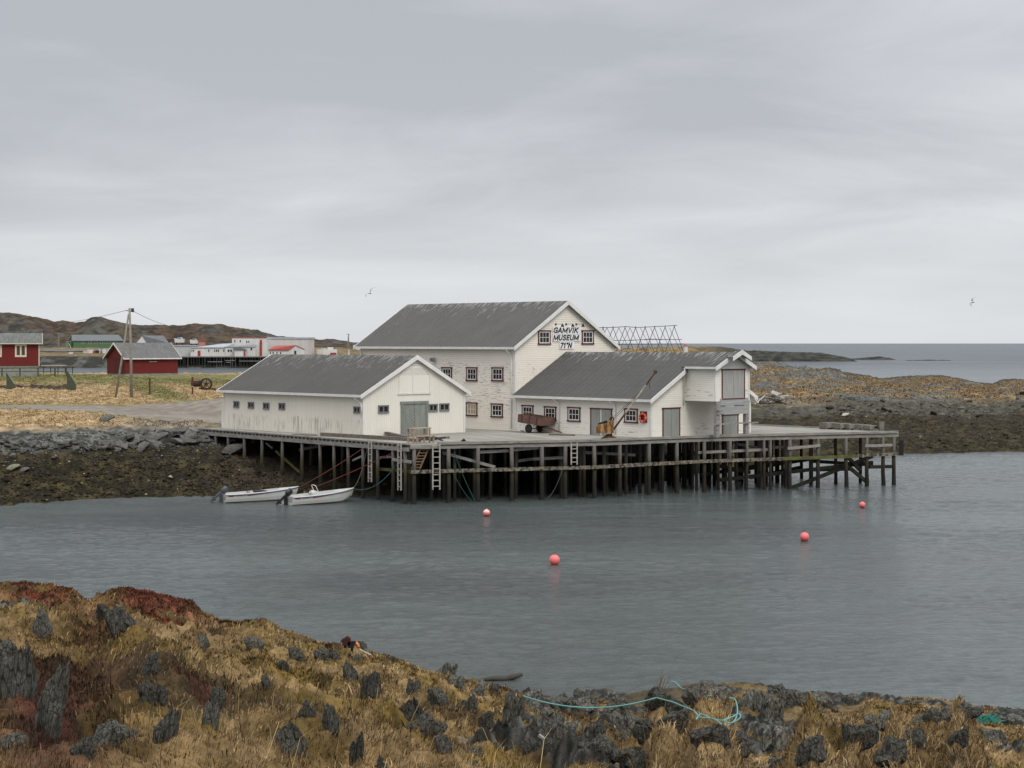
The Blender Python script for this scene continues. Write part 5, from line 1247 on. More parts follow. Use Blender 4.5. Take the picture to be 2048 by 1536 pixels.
# red house at the left edge
hp_ = onB(78, 741); Yh = 284.0; hp_ = Vector(((78-CX)/F*Yh, Yh, gz((78-CX)/F*Yh, Yh)-.1)); sc = Yh/F
zb_ = H-(731-EY)*sc-hp_.z; zw = H-(685.5-EY)*sc-hp_.z; zrd = H-(666-EY)*sc-hp_.z; zg = 0
hs = empty('red_house', hp_, math.radians(15), label='red boarded house with cream window frames at the left edge', cat='house')
Wd = 7.0; Lx = 15.0
MB().box(-Lx, 0, .1, Wd-.1, -1.2, zb_).build('foundation', M_conc, hs)
m = MB(); m.prism([(0, zb_), (Wd, zb_), (Wd, zw), (Wd/2, zrd-.14), (0, zw)], 'x', -Lx, .04); m.build('wall', M_redp, hs)
m = MB(); m.prism([(-.5, zw-.08), (Wd/2, zrd), (Wd+.5, zw-.08), (Wd+.5, zw-.2), (Wd/2, zrd-.14), (-.5, zw-.2)], 'x', -Lx-.4, .5); m.build('roof', M_roofR, hs)
m = MB(); m.prism([(-.5, zw-.06), (Wd/2, zrd+.03), (Wd+.5, zw-.06), (Wd+.5, zw-.26), (Wd/2, zrd-.2), (-.5, zw-.26)], 'x', .5, .56); m.build('bargeboard', M_creamt, hs)
MB().box(-Lx-.4, .55, -.58, -.502, zw-.2, zw-.08).build('gutter', M_creamt, hs); MB().box(-.06, .07, -.03, .12, zb_-.1, zw-.2).build('corner_board', M_creamt, hs)
def hx(px):
    d = ray(px, EY); u_ = Vector((math.cos(math.radians(15)), math.sin(math.radians(15)), 0)); den = u_.x-u_.y*d.x
    return (hp_.y*d.x-hp_.x)/den
def hz_(py): return H-(py-EY)*sc-hp_.z
for x0, x1 in ((30, 53), (-21, 3.5)):
    a0, a1, c0, c1 = hx(x0), hx(x1), hz_(714), hz_(688.5)
    w = MB().box(a0, a1, -.06, -.002, c0, c0+.28).box(a0, a1, -.06, -.002, c1-.25, c1).box(a0, a0+.24, -.06, -.002, c0+.28, c1-.25).box(a1-.24, a1, -.06, -.002, c0+.28, c1-.25).box((a0+a1)/2-.12, (a0+a1)/2+.12, -.06, -.002, c0+.28, c1-.25).build('window', M_creamt, hs)
    MB().box(a0+.24, (a0+a1)/2-.12, -.02, -.001, c0+.28, c1-.25).box((a0+a1)/2+.12, a1-.24, -.02, -.001, c0+.28, c1-.25).build('pane', plain('curtained_pane', (.09, .055, .05), .3, .5, 6, stretch=(3, 1, .2)), w)
# red shed
rp = Vector(((251-CX)/F*345, 345, 0)); rp.z = H-(750.5-EY)/F*345; ra = math.radians(42)
rs = empty('red_shed', rp, ra, label='red boathouse shed with white trimmed gable standing on the grass', cat='shed')
k_ = 345/F; zw = (750-713)*k_; zrd = (750-685)*k_; Wd = 6.8; Lx = 11.3
def Rp(x, y, z): return (x, y, z)
MB().box(.05, Lx-.05, .05, Wd-.05, -.8, .35).build('foundation', M_conc, rs)
m = MB(); m.prism([(0, .3), (Wd, .3), (Wd, zw), (Wd/2, zrd-.12), (0, zw)], 'x', 0, Lx); m.build('wall', M_redp, rs)
m = MB(); m.prism([(-.5, zw-.28), (Wd/2, zrd), (Wd+.5, zw-.28), (Wd+.5, zw-.38), (Wd/2, zrd-.12), (-.5, zw-.38)], 'x', -.6, Lx+.5); m.build('roof', roofing('shed_roof_grey', (.15, .15, .15), pitch=.5, streak=.1), rs)
for x in (-.66, Lx+.5):
    m = MB(); m.prism([(-.52, zw-.26), (Wd/2, zrd+.04), (Wd+.52, zw-.26), (Wd+.52, zw-.55), (Wd/2, zrd-.28), (-.52, zw-.55)], 'x', x, x+.06); m.build('bargeboard', M_trim, rs)
MB().box(-.6, Lx+.55, -.58, -.502, zw-.5, zw-.28).build('gutter', M_trim, rs)
MB().box(-.05, -.002, .5, 3.2, .3, zw-.25).build('door', plain('brown_door', (.075, .026, .02), .8, .3, 2), rs); MB().box(-.05, -.002, 3.6, Wd-.3, .3, zw-.25).build('door', plain('red_door', (.12, .02, .018), .8, .2, 2), rs)
m = MB(); m.box(5.0, 6.7, -.05, -.002, zw-1.0, zw-.92); m.build('shutter_rail', M_trim, rs); MB().box(5.0, 6.7, -.03, -.001, zw-.9, zw-.4).build('shutter', plain('brown_shutter', (.09, .03, .02), .8, .3, 3), rs)
MB().tube((-.2, Wd/2, zrd-.75), (-.002, Wd/2, zrd-.75), .10).build('lamp', M_trim, rs)
# utility pole with transformer
M_pole = wood('pole_wood', (.24, .22, .18), .3, (5, 5, 1))
Yp = 222.0; pt = atY(259.5, 617, Yp); pl = empty('utility_pole', (pt.x, Yp, gz(pt.x, Yp)), 0, label='grey two legged wooden utility pole with a transformer beside the gravel road', cat='utility pole')
def pole_leg(par, o, a, b, r0, r1): return MB().path([Vector(a)-o, (Vector(a).lerp(Vector(b), .5)+Vector((.05, 0, 0)))-o, Vector(b)-o], lambda t: r0+(r1-r0)*t, 10).build('leg', M_pole, par, smooth=True)
o_ = Vector(pl.location)
lg = atY(229.5, 801, Yp); lg.z = min(lg.z, gz(lg.x, Yp))-.2; pole_leg(pl, o_, lg, atY(257, 628, Yp), .15, .10)
lg = atY(263, 797, Yp); lg.z = min(lg.z, gz(lg.x, Yp))-.2; pole_leg(pl, o_, lg, atY(259, 616, Yp), .19, .12)
c = atY(265, 619.5, Yp)-o_; MB().lathe([(.02, -.22), (.17, -.22), (.19, -.1), (.19, .12), (.15, .18), (.02, .19)], c, 14).build('transformer', plain('transformer_brown', (.05, .03, .035), .6, .3, 4), pl, smooth=True)
MB().beam(atY(252, 621, Yp)-o_, atY(268, 624, Yp)-o_, .08, .08).build('cross_arm', M_dark, pl)
MB().beam(atY(257, 676, Yp)-o_, atY(262.5, 676, Yp)-o_, .12, .12).build('spacer', M_rust, pl)
tag(MB().path(sag(atY(254, 620.5, Yp), atY(90, 646, 560), .6, 24), .028, 5).build('power_line', M_dark, None), 'power line running left from the utility pole to the hills', 'cable')
pf = atY(697, 668, 900)
tag(MB().path(sag(atY(268, 623, Yp), atY(345, 653, 330), .25, 24), .028, 5).build('power_line', M_dark, None), 'power line running right from the utility pole down behind the red shed', 'cable')
# far poles
fp = empty('utility_pole', (pf.x, 900, zC(pf.x, 900)), 0, label='distant two legged utility pole by the white tanks', cat='utility pole')
for dx in (-4, 2): MB().tube(atY(697+dx*.6, 701, 900)-Vector(fp.location), atY(697, 667, 900)-Vector(fp.location), .22, .18).build('leg', M_pole, fp)
MB().beam(atY(692, 668, 900)-Vector(fp.location), atY(701, 670, 900)-Vector(fp.location), .15, .15).build('cross_arm', M_pole, fp)
p0 = atY(117.5, 693, 820); fp = empty('utility_pole', p0, 0, label='distant single wooden pole left of the green house', cat='utility pole')
MB().tube((0, 0, -1), (0, 0, 6), .2, .15).build('shaft', M_pole, fp); MB().beam((-.7, 0, 5.8), (.7, 0, 5.8), .12, .12).build('cross_arm', M_pole, fp)
# rusty posts
for px, y0, y1, lab in ((299.5, 756.5, 793, 'rusty steel post standing alone in the grass left of the old winch'), (385, 754.5, 789, 'rusty steel post standing in front of the old winch, with pale rope tied round')):
    Yq = 232.0; p = atY(px, y1, Yq); z0 = min(p.z, gz(p.x, Yq)); t_ = atY(px, y0, Yq)
    r = empty('rusty_post', (p.x, Yq, z0-.1), 0, label=lab, cat='post', group='rusty posts in the grass')
    MB().box(-.09, .09, -.09, .09, 0, t_.z-z0+.1).build('shaft', plain('rust_post', (.10, .035, .018), .9, .35, 5), r); MB().box(-.10, .10, -.10, .10, t_.z-z0+.1, t_.z-z0+.13).build('cap', M_rust, r)
    if px > 350: MB().torus((0, 0, (t_.z-z0)*.5), .13, .05, 'z', 14, 6).build('tied_rope', plain('pale_rope', (.35, .42, .38), .9, .2, 6), r)
# old winch / machine with flywheel
Yw = 250.0; sw = Yw/F; wp = atY(404, 776, Yw); wz = gz(wp.x, Yw); wc = empty('old_winch', (wp.x, Yw, wz), 0, label='rusty old winch engine with a large flywheel lying in the dry grass', cat='winch')
def wl(px, py): q_ = atY(px, py, Yw); return Vector((q_.x-wp.x, 0, q_.z-wz))
M_drk = plain('dark_rust', (.042, .022, .020), .85, .35, 4)
c = wl(412.5, 768); R1 = 12.0*sw; MB().lathe([(R1*.76, -.28), (R1, -.28), (R1, .28), (R1*.76, .28), (R1*.76, -.28)], c, 30, 'y', caps=False).build('flywheel', M_drk, wc)
m = MB()
for k in range(5): t = k*math.pi*2/5+.3; m.beam(c, c+Vector((math.cos(t)*R1*.8, 0, math.sin(t)*R1*.8)), .12, .09)
m.build('spoke', M_drk, wc); MB().lathe([(.05, -.4), (.18, -.4), (.18, .4), (.05, .4)], c, 12, 'y').build('hub', M_dark, wc)
a_, b_ = wl(384, 774), wl(400, 760.5); MB().lathe([(.05, a_.x), (.46, a_.x), (.46, a_.x+.06), (.40, a_.x+.07), (.40, b_.x-.06), (.46, b_.x-.05), (.46, b_.x), (.05, b_.x)], (0, 0, (a_.z+b_.z)/2), 20, 'x').build('drum', M_drk, wc)
MB().torus((a_.x-.05, 0, (a_.z+b_.z)/2), .42, .03, 'x', 20, 6).build('hoop', M_drk, wc)
a_ = wl(398, 775); b_ = wl(432, 777); MB().beam(a_+Vector((0, 0, -.1)), b_+Vector((0, 0, -.1)), .5, .22).build('base_frame', M_drk, wc)
# fence and low wall in front of the red house
M_fence = wood('dark_green_fence', (.065, .075, .05), .3, (3, 3, 3))
Yf = 262.0; fw = [-30, 4, 40, 76, 110, 133]
x0 = (fw[0]-CX)/F*Yf; fe = empty('fence', (x0, Yf, 0), 0, label='low dark green rail fence in front of the red house', cat='fence')
def fl_(px, py): return atY(px, py, Yf)-Vector((x0, Yf, 0))
for px in fw: MB().beam(fl_(px, 753), fl_(px, 736), .18, .18).build('post', M_fence, fe)
MB().beam(fl_(-30, 736.5), fl_(140, 735.5), .10, .14).build('rail', M_fence, fe); MB().beam(fl_(-30, 743), fl_(140, 742.5), .06, .10).build('rail', M_fence, fe)
for xa, xb, lab in ((13, 29, 'dark green slanting board wing at the left end of the fence'), (134, 152, 'dark green slanting board wing at the right end of the fence')):
    Yg = 250.0; o3 = atY(xa, 770, Yg); o3.z = gz(o3.x, Yg)-.1; tpp = atY(xa, 740 if xa > 100 else 744, Yg); w_ = (xb-xa)/F*Yg
    e_ = empty('slanting_board', o3, 0, label=lab, cat='board'); hh = tpp.z-o3.z
    MB().prism([(0, -.1), (w_, -.1), (w_, hh*.32), (0, hh)], 'y', -.1, .1).build('panel', M_fence, e_)
    MB().beam((0, -.0, hh+.06), (w_, 0, hh*.32+.06), .3, .10).build('cap_board', plain('green_cap', (.16, .20, .14), .8, .2, 3), e_)
Yb_ = 252.0; xa, xb = (-10-CX)/F*Yb_, (136-CX)/F*Yb_; z0b = gz((60-CX)/F*Yb_, Yb_)
n_ = 60; xs_ = np.linspace(xa, xb, n_); zt_ = .45+fbm(xs_/1.1, xs_*0+4, 3, 99)*.6
m = MB()
for i in range(n_-1): m.add([(xs_[i], Yb_, z0b-.6), (xs_[i+1], Yb_, z0b-.6), (xs_[i+1], Yb_+.4, z0b+zt_[i+1]), (xs_[i], Yb_+.4, z0b+zt_[i]), (xs_[i], Yb_+2.2, z0b+zt_[i]*.9), (xs_[i+1], Yb_+2.2, z0b+zt_[i+1]*.9), (xs_[i], Yb_+3, z0b-.6), (xs_[i+1], Yb_+3, z0b-.6)], [(0, 1, 2, 3), (3, 2, 5, 4), (4, 5, 7, 6)])
tag(m.build('stone_bank', plain('dark_bank', (.075, .060, .042), .95, .7, 1.6, bump=.8), None), 'dark low bank of stones and scrap in front of the red house fence', 'bank')
# dark low stone bank behind the boards, kept as loose stones
Yk = 330.0
rk_ = empty('drying_table', atY(116, 741, Yk), 0, label='low drying table with pale net on top beside the red house', cat='table')
for k in range(5): MB().beam(Vector((-2.6+k*1.3, 0, -.6)), Vector((-2.6+k*1.3, 0, .7)), .12, .12).build('leg', M_fence, rk_)
MB().box(-3.0, 3.0, -.8, .8, .72, .84).build('table_top', M_oldplank, rk_); MB().box(-2.8, 1.6, -.82, -.2, .85, .98).build('net_roll', plain('pale_net', (.42, .42, .40), .9, .2, 3), rk_)

# ------------------------------------------------------------------ factory across the bay
M_fw = plain('factory_white', (.60, .59, .56), .6, .10, .6, stretch=(1, 1, .3)); M_fg = plain('factory_grey', (.45, .46, .45), .6, .08, .6); M_fp = plain('factory_pinkish', (.56, .52, .50), .6, .08, .5, stretch=(3, 1, .1))
M_fr = plain('factory_roof', (.40, .42, .45), .5, .12, .8, stretch=(4, 1, 1)); M_fd = plain('factory_dark_roof', (.14, .15, .16), .7, .2, .6); M_fred = plain('factory_red', (.30, .045, .04), .6, .15, 1)
M_roofred = plain('red_roof', (.36, .075, .06), .6, .15, 1); M_fwin = plain('far_window', (.035, .035, .04), .3, .3, 1)
YW = 754.0
fwf = empty('far_wharf', ((500-CX)/F*YW, YW, 0), 0, label='long dark piled wharf across the bay in front of the fish factory', cat='wharf'); ox = fwf.location.x
zdk = H-(713-EY)/F*YW
def fx(px, Y=YW): return (px-CX)/F*Y
MB().box(fx(322)-ox, fx(720)-ox, 0, 22, zdk-.35, zdk).build('deck', plain('far_deck', (.17, .165, .15), .9, .2, .5), fwf)
MB().box(fx(322)-ox, fx(720)-ox, 3.0, 3.4, -1, zdk-.36).build('dark_backing', plain('far_wharf_dark', (.012, .014, .012), .9, .5, .4, stretch=(2, 1, 1)), fwf)  # near-black upright sheet set behind the piles, below the far deck
M_fpile = plain('far_pile', (.085, .085, .075), .9, .5, .7, stretch=(1, 1, 1)); k = 0
for px in np.arange(326, 716, 5.6):
    x = fx(px+rr.uniform(-1.2, 1.2))-ox; lt_ = rr.random() < .3
    MB().tube((x, .3, -1), (x, .3, zdk-.36), .2, .17, 6).build('pile', M_fpile if lt_ else plain('far_pile_dark', (.03, .032, .028), .9, .5, .7), fwf)
for xa, xb, zz in ((450, 470, 2.9), (452, 462, 2.2), (478, 520, 2.7), (415, 445, 2.4), (530, 600, 2.8)): MB().box(fx(xa)-ox, fx(xb)-ox, -.1, .09, zz, zz+.25).build('brace', plain('far_brace', (.24, .24, .22), .9, .3, 1), fwf)
def fz(py, Y): return H-(py-EY)/F*Y
def fbldg(name, lab, px0, px1, Y, dep, ytop, ybot, mat, roof=None, cat='building', wins=(), winm=None, rt=.5, gable=False, doors=()):
    x0, x1, z0, z1 = fx(px0, Y), fx(px1, Y), fz(ybot, Y), fz(ytop, Y); b = empty(name, (x0, Y, z0), 0, label=lab, cat=cat)
    MB().box(0, x1-x0, 0, dep, -1.5, z1-z0).build('wall', mat, b)
    if roof: MB().box(-.3, x1-x0+.3, -.35, dep+.3, z1-z0+.002, z1-z0+rt).build('roof', roof, b)
    for (a, c, ya, yb_) in wins:
        w = MB(); w.box(fx(a, Y)-x0-.12, fx(c, Y)-x0+.12, -.06, -.002, fz(yb_, Y)-z0-.1, fz(ya, Y)-z0+.1); w = w.build('window', winm or M_fw, b)
        MB().box(fx(a, Y)-x0, fx(c, Y)-x0, -.09, -.062, fz(yb_, Y)-z0, fz(ya, Y)-z0).build('pane', M_fwin, w)
    for (a, c, ya, yb_, dm) in doors:
        MB().box(fx(a, Y)-x0, fx(c, Y)-x0, -.08, -.002, fz(yb_, Y)-z0, fz(ya, Y)-z0).build('door', dm, b)
    return b
YF_ = 768.0
fbldg('factory_hall', 'pale grey blind wall of the factory, leftmost block', 340, 381, YF_+4, 18, 692, 713, M_fg, M_fr, rt=.3)
f2 = fbldg('factory_hall', 'long low white factory hall with a red door on the far wharf', 381, 450, YF_, 20, 695.8, 713, M_fw, M_fr, wins=[(383, 384.6, 699, 703.5), (386.4, 388, 699, 703.5), (416.5, 418.5, 699, 703.5), (428.4, 430, 699, 703.5), (431.8, 434.4, 699, 703.5), (436, 438, 699, 703.5), (446.5, 448.6, 699, 703.5)], doors=[(395.2, 401, 701.3, 712.2, M_fred)], rt=.35)
m = MB(); x0 = f2.location.x; zt_ = fz(695.8, YF_)-f2.location.z
m.add([(fx(392, YF_)-x0, -.3, zt_+.36), (fx(450, YF_)-x0, -.3, zt_+.36), (fx(455, YF_)-x0, 18, zt_+1.9), (fx(430, YF_)-x0, 18, zt_+1.7), (fx(392, YF_)-x0, -.3, zt_+.30), (fx(450, YF_)-x0, -.3, zt_+.30), (fx(455, YF_)-x0, 18, zt_+.3), (fx(430, YF_)-x0, 18, zt_+.3)], [(0, 1, 2, 3), (4, 7, 6, 5), (0, 4, 5, 1), (1, 5, 6, 2), (2, 6, 7, 3), (3, 7, 4, 0)]).build('sloping_roof', M_fr, f2)
f3 = fbldg('factory_hall', 'white factory block with a rising roof line right of the low hall', 450.3, 511, YF_-.5, 20, 694, 713, M_fw, None, wins=[(455.5, 459, 699, 703.6), (460.6, 464, 699, 703.6), (501, 504.5, 695.5, 700.3)], rt=.35)
x0 = f3.location.x; zt_ = fz(694, YF_-.5)-f3.location.z; w_ = fx(511, YF_)-fx(450.3, YF_)
MB().prism([(-.3, zt_), (w_, zt_), (w_, zt_+1.0), (-.3, zt_+.15)], 'y', -.35, 20).build('roof', M_fr, f3)
g = fbldg('garage', 'small white garage with dark roof and red corner post on the far wharf', 469, 490, YF_-5, 4, 700, 713, M_fw, None)
x0 = fx(490, YF_)-fx(469, YF_); h_ = fz(700, YF_-5)-g.location.z; MB().prism([(-.9, h_+1.0), (x0-1.2, h_+1.0), (x0+.3, h_), (-.2, h_)], 'y', -.4, 4.2).build('roof', M_fd, g); MB().box(x0-.5, x0+.15, -.25, -.02, -.3, h_).build('corner_post', M_fred, g)
fbldg('factory_hall', 'taller white factory block with a dark red roof edge', 464, 535, YF_+22, 18, 675.5, 700, M_fw, M_fred, wins=[(468.5, 470.8, 680, 684.3), (479.5, 481.8, 680, 684.3), (492.5, 494.6, 681.5, 685.5), (496.5, 498.4, 681.5, 685)], rt=.22)
v_ = fbldg('factory_hall', 'narrow white factory stair block with a red upright band', 511.3, 534.6, YF_+2, 10, 684, 713, M_fw, None); x0 = v_.location.x
MB().box(fx(518.5, YF_)-x0, fx(522.8, YF_)-x0, -.5, -.03, 0, fz(679.5, YF_)-v_.location.z).build('red_band', M_fred, v_)
fbldg('cold_store', 'big pinkish white cold store hall without windows', 535.2, 616.5, YF_+14, 24, 677.6, 713, M_fp, M_fr, rt=.65)
rh = fbldg('quay_house', 'low white quay house with a bright red gable roof', 537, 577, YF_-8, 10, 699.5, 713, M_fw, None, wins=[(540, 542, 703.5, 708), (545.5, 547.5, 703.5, 708), (553, 555, 703.5, 708), (560.5, 562.6, 703.5, 708)], cat='house')
x0, z0 = rh.location.x, rh.location.z
def rl(px, py, y): return ((px-CX)/F*(YF_-8+y)-x0, y, H-(py-EY)/F*(YF_-8+y)-z0)
MB().add([rl(577, 699, .02), rl(592, 691, .02), rl(609, 698.5, .02), rl(609, 713, .02), rl(577, 713, .02), rl(577, 699, 8), rl(592, 691, 8), rl(609, 698.5, 8), rl(609, 713, 8), rl(577, 713, 8)], [(0, 1, 2, 3, 4), (9, 8, 7, 6, 5), (0, 5, 6, 1), (1, 6, 7, 2), (2, 7, 8, 3), (3, 8, 9, 4), (4, 9, 5, 0)]).build('gable_wall', M_fw, rh)
MB().add([rl(536, 699.5, -.4), rl(576.5, 699.8, -.4), rl(592.3, 690.3, 0), rl(551, 691.2, 5), rl(536, 700.6, -.4), rl(576.5, 700.9, -.4), rl(592.3, 691.4, 0), rl(551, 692.3, 5)], [(0, 1, 2, 3), (4, 7, 6, 5), (0, 4, 5, 1), (1, 5, 6, 2), (2, 6, 7, 3), (3, 7, 4, 0)]).build('roof', M_roofred, rh)
MB().add([rl(592.3, 690.3, -.3), rl(610, 698.2, -.3), rl(610, 699, -.3), rl(592.3, 691.4, -.3), rl(592.3, 690.3, 8), rl(610, 698.2, 8), rl(610, 699, 8), rl(592.3, 691.4, 8)], [(0, 1, 2, 3), (7, 6, 5, 4), (0, 4, 5, 1), (1, 5, 6, 2), (2, 6, 7, 3), (3, 7, 4, 0)]).build('roof', M_roofred, rh)
MB().box(rl(588.5, 0, 0)[0], rl(592.5, 0, 0)[0], -.06, -.003, rl(0, 709, 0)[2], rl(0, 701.5, 0)[2]).build('door', M_fwin, rh)
tk = empty('storage_tanks', (fx(633, 800), 800, fz(707, 800)), 0, label='cluster of white container tanks right of the cold store', cat='tank')
w_ = fx(673, 800)-fx(633, 800); h_ = fz(699, 800)-fz(707, 800)
MB().box(0, w_*.3, 0, 3, -2, h_).build('container', M_fw, tk); MB().box(w_*.3+.05, w_, 0, 3, -2, h_+.05).build('container', M_sash, tk); MB().box(w_*.55, w_*.8, .5, 3, h_+.06, h_+1.0).build('container', M_sash, tk)
MB().box(w_*.70, w_-.1, -.4, -.02, -2, .35).build('red_pallet', M_fred, tk); MB().box(w_*.2, w_*.5, .5, 3, h_+.06, h_+.6).build('container', M_fg, tk)
q0 = Vector((fx(697.5, 770), 770, fz(710, 770))); tag(MB().tube(q0, Vector((q0.x, 770, fz(701, 770))), .32).tube(Vector((q0.x, 770, fz(701, 770))), Vector((q0.x, 770, fz(699.2, 770))), .5).build('vent_pipe', M_fw, None), 'white upright vent pipe seen above the shed roof ridge', 'pipe')
fbldg('cottage', 'tiny distant white cottage right behind the tall building corner', 706, 722, 900, 6, 688.5, 694, M_fw, M_fd, rt=.9, cat='house')
# land boats
def land_boat(px0, px1, ytop, ybot, Y, lab, hullm, topm, cab=True):
    x0, x1 = fx(px0, Y), fx(px1, Y); w_ = x1-x0; z0 = fz(ybot, Y); h_ = fz(ytop, Y)-z0
    b = empty('fishing_boat', (x0, Y, z0-.3), 0, label=lab, cat='boat'); hz = h_*.52
    MB().prism([(w_*.10, 1.0), (w_*.95, 1.0), (w_, hz+.9), (w_*.62, hz+.75), (w_*.0, hz+1.15)], 'y', -1.2, 1.2).build('hull', hullm, b)
    MB().box(w_*.35, w_*.80, -.8, .8, hz+.8, h_*.84+.5).build('wheelhouse', topm, b); MB().tube((w_*.55, 0, h_*.8), (w_*.55, 0, h_+.6), .08).build('mast', M_fwin, b)
    MB().box(w_*.38, w_*.6, -.84, -.802, hz+1.0, h_*.84+.2).build('pane', M_fwin, b)
    for x in (.2, .8): MB().box(w_*x-.2, w_*x+.2, -1, 1, -1.2, .998).build('cradle', M_rust, b)
land_boat(349, 369, 673, 688, 930, 'white fishing boat with blue top on the slope above the factory, left of two', M_fw, plain('light_blue', (.35, .45, .6), .5, .1, 1))
land_boat(380, 396, 676, 690, 925, 'white and green boat on the slope above the factory, beside a red shed', M_fw, plain('greenish_white', (.35, .42, .36), .5, .1, 1))
fbldg('boat_shed', 'tiny pinkish red shed on the slope above the factory', 397, 408, 915, 5, 682, 689, plain('faded_red', (.42, .22, .18), .7, .1, 1), M_roofred, rt=.6, cat='shed')
# green house
Yg = 905; M_gr = plain('green_boards', (.085, .17, .085), .7, .12, 1); gh = empty('green_house', (fx(147, Yg), Yg, fz(696, Yg)), 0, label='long green house with white framed windows below the hills', cat='house'); ox = gh.location.x; oz = gh.location.z
L_ = fx(246, Yg)-ox; h_ = fz(681, Yg)-oz; hr_ = fz(670.5, Yg)-oz
m = MB(); m.add([(0, 0, -1), (L_, 0, -1), (L_, 0, h_), (0, 0, h_), (-3.6, 7, -1), (L_-1, 8, -1), (L_-1, 8, h_), (-3.6, 7, h_), (-1.6, 3.5, hr_-.4), (L_-3, 4, hr_-.4)], [(0, 1, 2, 3), (1, 5, 6, 9, 2), (5, 4, 7, 6), (4, 0, 3, 8, 7), (3, 2, 9, 8), (6, 7, 8, 9)]).build('wall', M_gr, gh)
MB().add([(-.6, -.5, h_-.25), (L_+.5, -.5, h_-.25), (L_-3, 4, hr_), (-1.9, 3.6, hr_), (-4.2, 7.5, h_-.25), (L_-.6, 8.5, h_-.25), (-.6, -.5, h_-.05), (L_+.5, -.5, h_-.05), (L_-3, 4, hr_+.25), (-1.9, 3.6, hr_+.25), (-4.2, 7.5, h_-.05), (L_-.6, 8.5, h_-.05)],
         [(0, 3, 2, 1), (3, 4, 5, 2), (6, 7, 8, 9), (9, 8, 11, 10), (0, 1, 7, 6), (1, 2, 8, 7), (2, 5, 11, 8), (0, 6, 9, 3), (3, 9, 10, 4), (4, 10, 11, 5)]).build('roof', plain('green_house_roof', (.15, .165, .17), .7, .12, 1), gh)
for px in (166, 180, 192, 203, 212, 222, 232):
    x = fx(px, Yg)-ox; c0, c1 = fz(688, Yg)-oz, fz(682.5, Yg)-oz
    w = MB().box(x-.65, x+.65, -.08, -.002, c0, c1).build('window', plain('dull_white', (.35, .37, .33), .7, .1, 1), gh); MB().box(x-.42, x+.42, -.11, -.082, c0+.25, c1-.25).build('pane', M_fwin, w)
MB().box(fx(131, Yg)-ox, fx(141, Yg)-ox, .5, 3, h_-.7, h_-.45).build('porch_roof', plain('porch_green', (.25, .33, .24), .7, .1, 1), gh)
MB().box(fx(131.5, Yg)-ox, fx(137, Yg)-ox, .6, 3, -.5, h_-.71).build('porch', plain('porch_green2', (.14, .22, .13), .7, .1, 1), gh); MB().beam((fx(137.5, Yg)-ox, .3, h_-1.4), (fx(143, Yg)-ox, .3, -.6), .3, .25).build('stair', M_fw, gh)
# grey roofed house
Yg = 860; gb = empty('grey_roof_house', (fx(272, Yg), Yg, fz(693, Yg)), 0, label='house with a grey roof and white gable peeking over the red shed', cat='house'); ox = gb.location.x; oz = gb.location.z
def gl(px, py, y): return ((px-CX)/F*Yg-ox, y, H-(py-EY)/F*Yg-oz)
MB().add([gl(274, 684.5, 0), gl(284.5, 672, 0), gl(295, 684.5, 0), gl(295, 695, 0), gl(274, 695, 0), gl(274, 684.5, 6), gl(284.5, 672, 6), gl(295, 684.5, 6), gl(295, 695, 6), gl(274, 695, 6)], [(0, 1, 2, 3, 4), (9, 8, 7, 6, 5), (0, 5, 6, 1), (1, 6, 7, 2), (2, 7, 8, 3), (3, 8, 9, 4), (4, 9, 5, 0)]).build('gable_wall', M_fw, gb)
MB().add([gl(284.5, 671, -.2), gl(325, 671, 3), gl(338, 686, -.4), gl(295.5, 686, -.4), gl(284.5, 672.2, -.2), gl(325, 672.2, 3), gl(338, 687.2, -.4), gl(295.5, 687.2, -.4)], [(0, 1, 2, 3), (4, 7, 6, 5), (0, 4, 5, 1), (1, 5, 6, 2), (2, 6, 7, 3), (3, 7, 4, 0)]).build('roof', M_fd, gb)
MB().add([gl(295.3, 686.8, .02), gl(337, 686.8, .02), gl(337, 696, .02), gl(295.3, 696, .02), gl(295.3, 686.8, 4), gl(337, 686.8, 4), gl(337, 696, 4), gl(295.3, 696, 4)], [(0, 1, 2, 3), (7, 6, 5, 4), (0, 4, 5, 1), (1, 5, 6, 2), (2, 6, 7, 3), (3, 7, 4, 0)]).build('wall', M_fw, gb)
# scattered white boxes and boulders along the far road
for px, py, w_, h_, mt in ((142, 707, 1.8, .8, M_fw), (172, 706, 2.4, 1.1, M_fg), (181, 703.5, 2.6, 1.6, M_fw), (195, 704, 2, 1.3, M_fwin), (199, 706, .5, 2, M_fw), (209, 703, 1.6, 1.9, M_fw), (214, 703, 2, 2, M_fg), (188, 703.5, 1.6, .9, M_fred)):
    p = atY(px, py, 815); p.z = zC(p.x, 815)-.1
    e_ = empty('fish_tub', p, rr.uniform(-.4, .4), label='small tub or box among the clutter beside the far road', cat='tub', group='tubs and boxes beside the far road')
    MB().prism([(-w_/2*.9, 0), (w_/2*.9, 0), (w_/2, h_), (-w_/2, h_)], 'y', -.6, .6).build('tub_body', mt, e_); MB().box(-w_/2-.05, w_/2+.05, -.65, .65, h_+.002, h_+.12).build('tub_lid', mt, e_)
# small beacon hut at the end of the drying rack
bp = atY(1371, 700, 560); bh = empty('beacon_hut', bp, 0, label='tiny white beacon hut with a red roof on the low reef point', cat='hut')
MB().lathe([(.75, -1.5), (.7, 1.0), (.65, 1.1)], (0, 0, 0), 10).build('wall', M_fw, bh); MB().lathe([(.8, 1.12), (.02, 1.95)], (0, 0, 0), 10).build('roof', M_roofred, bh)

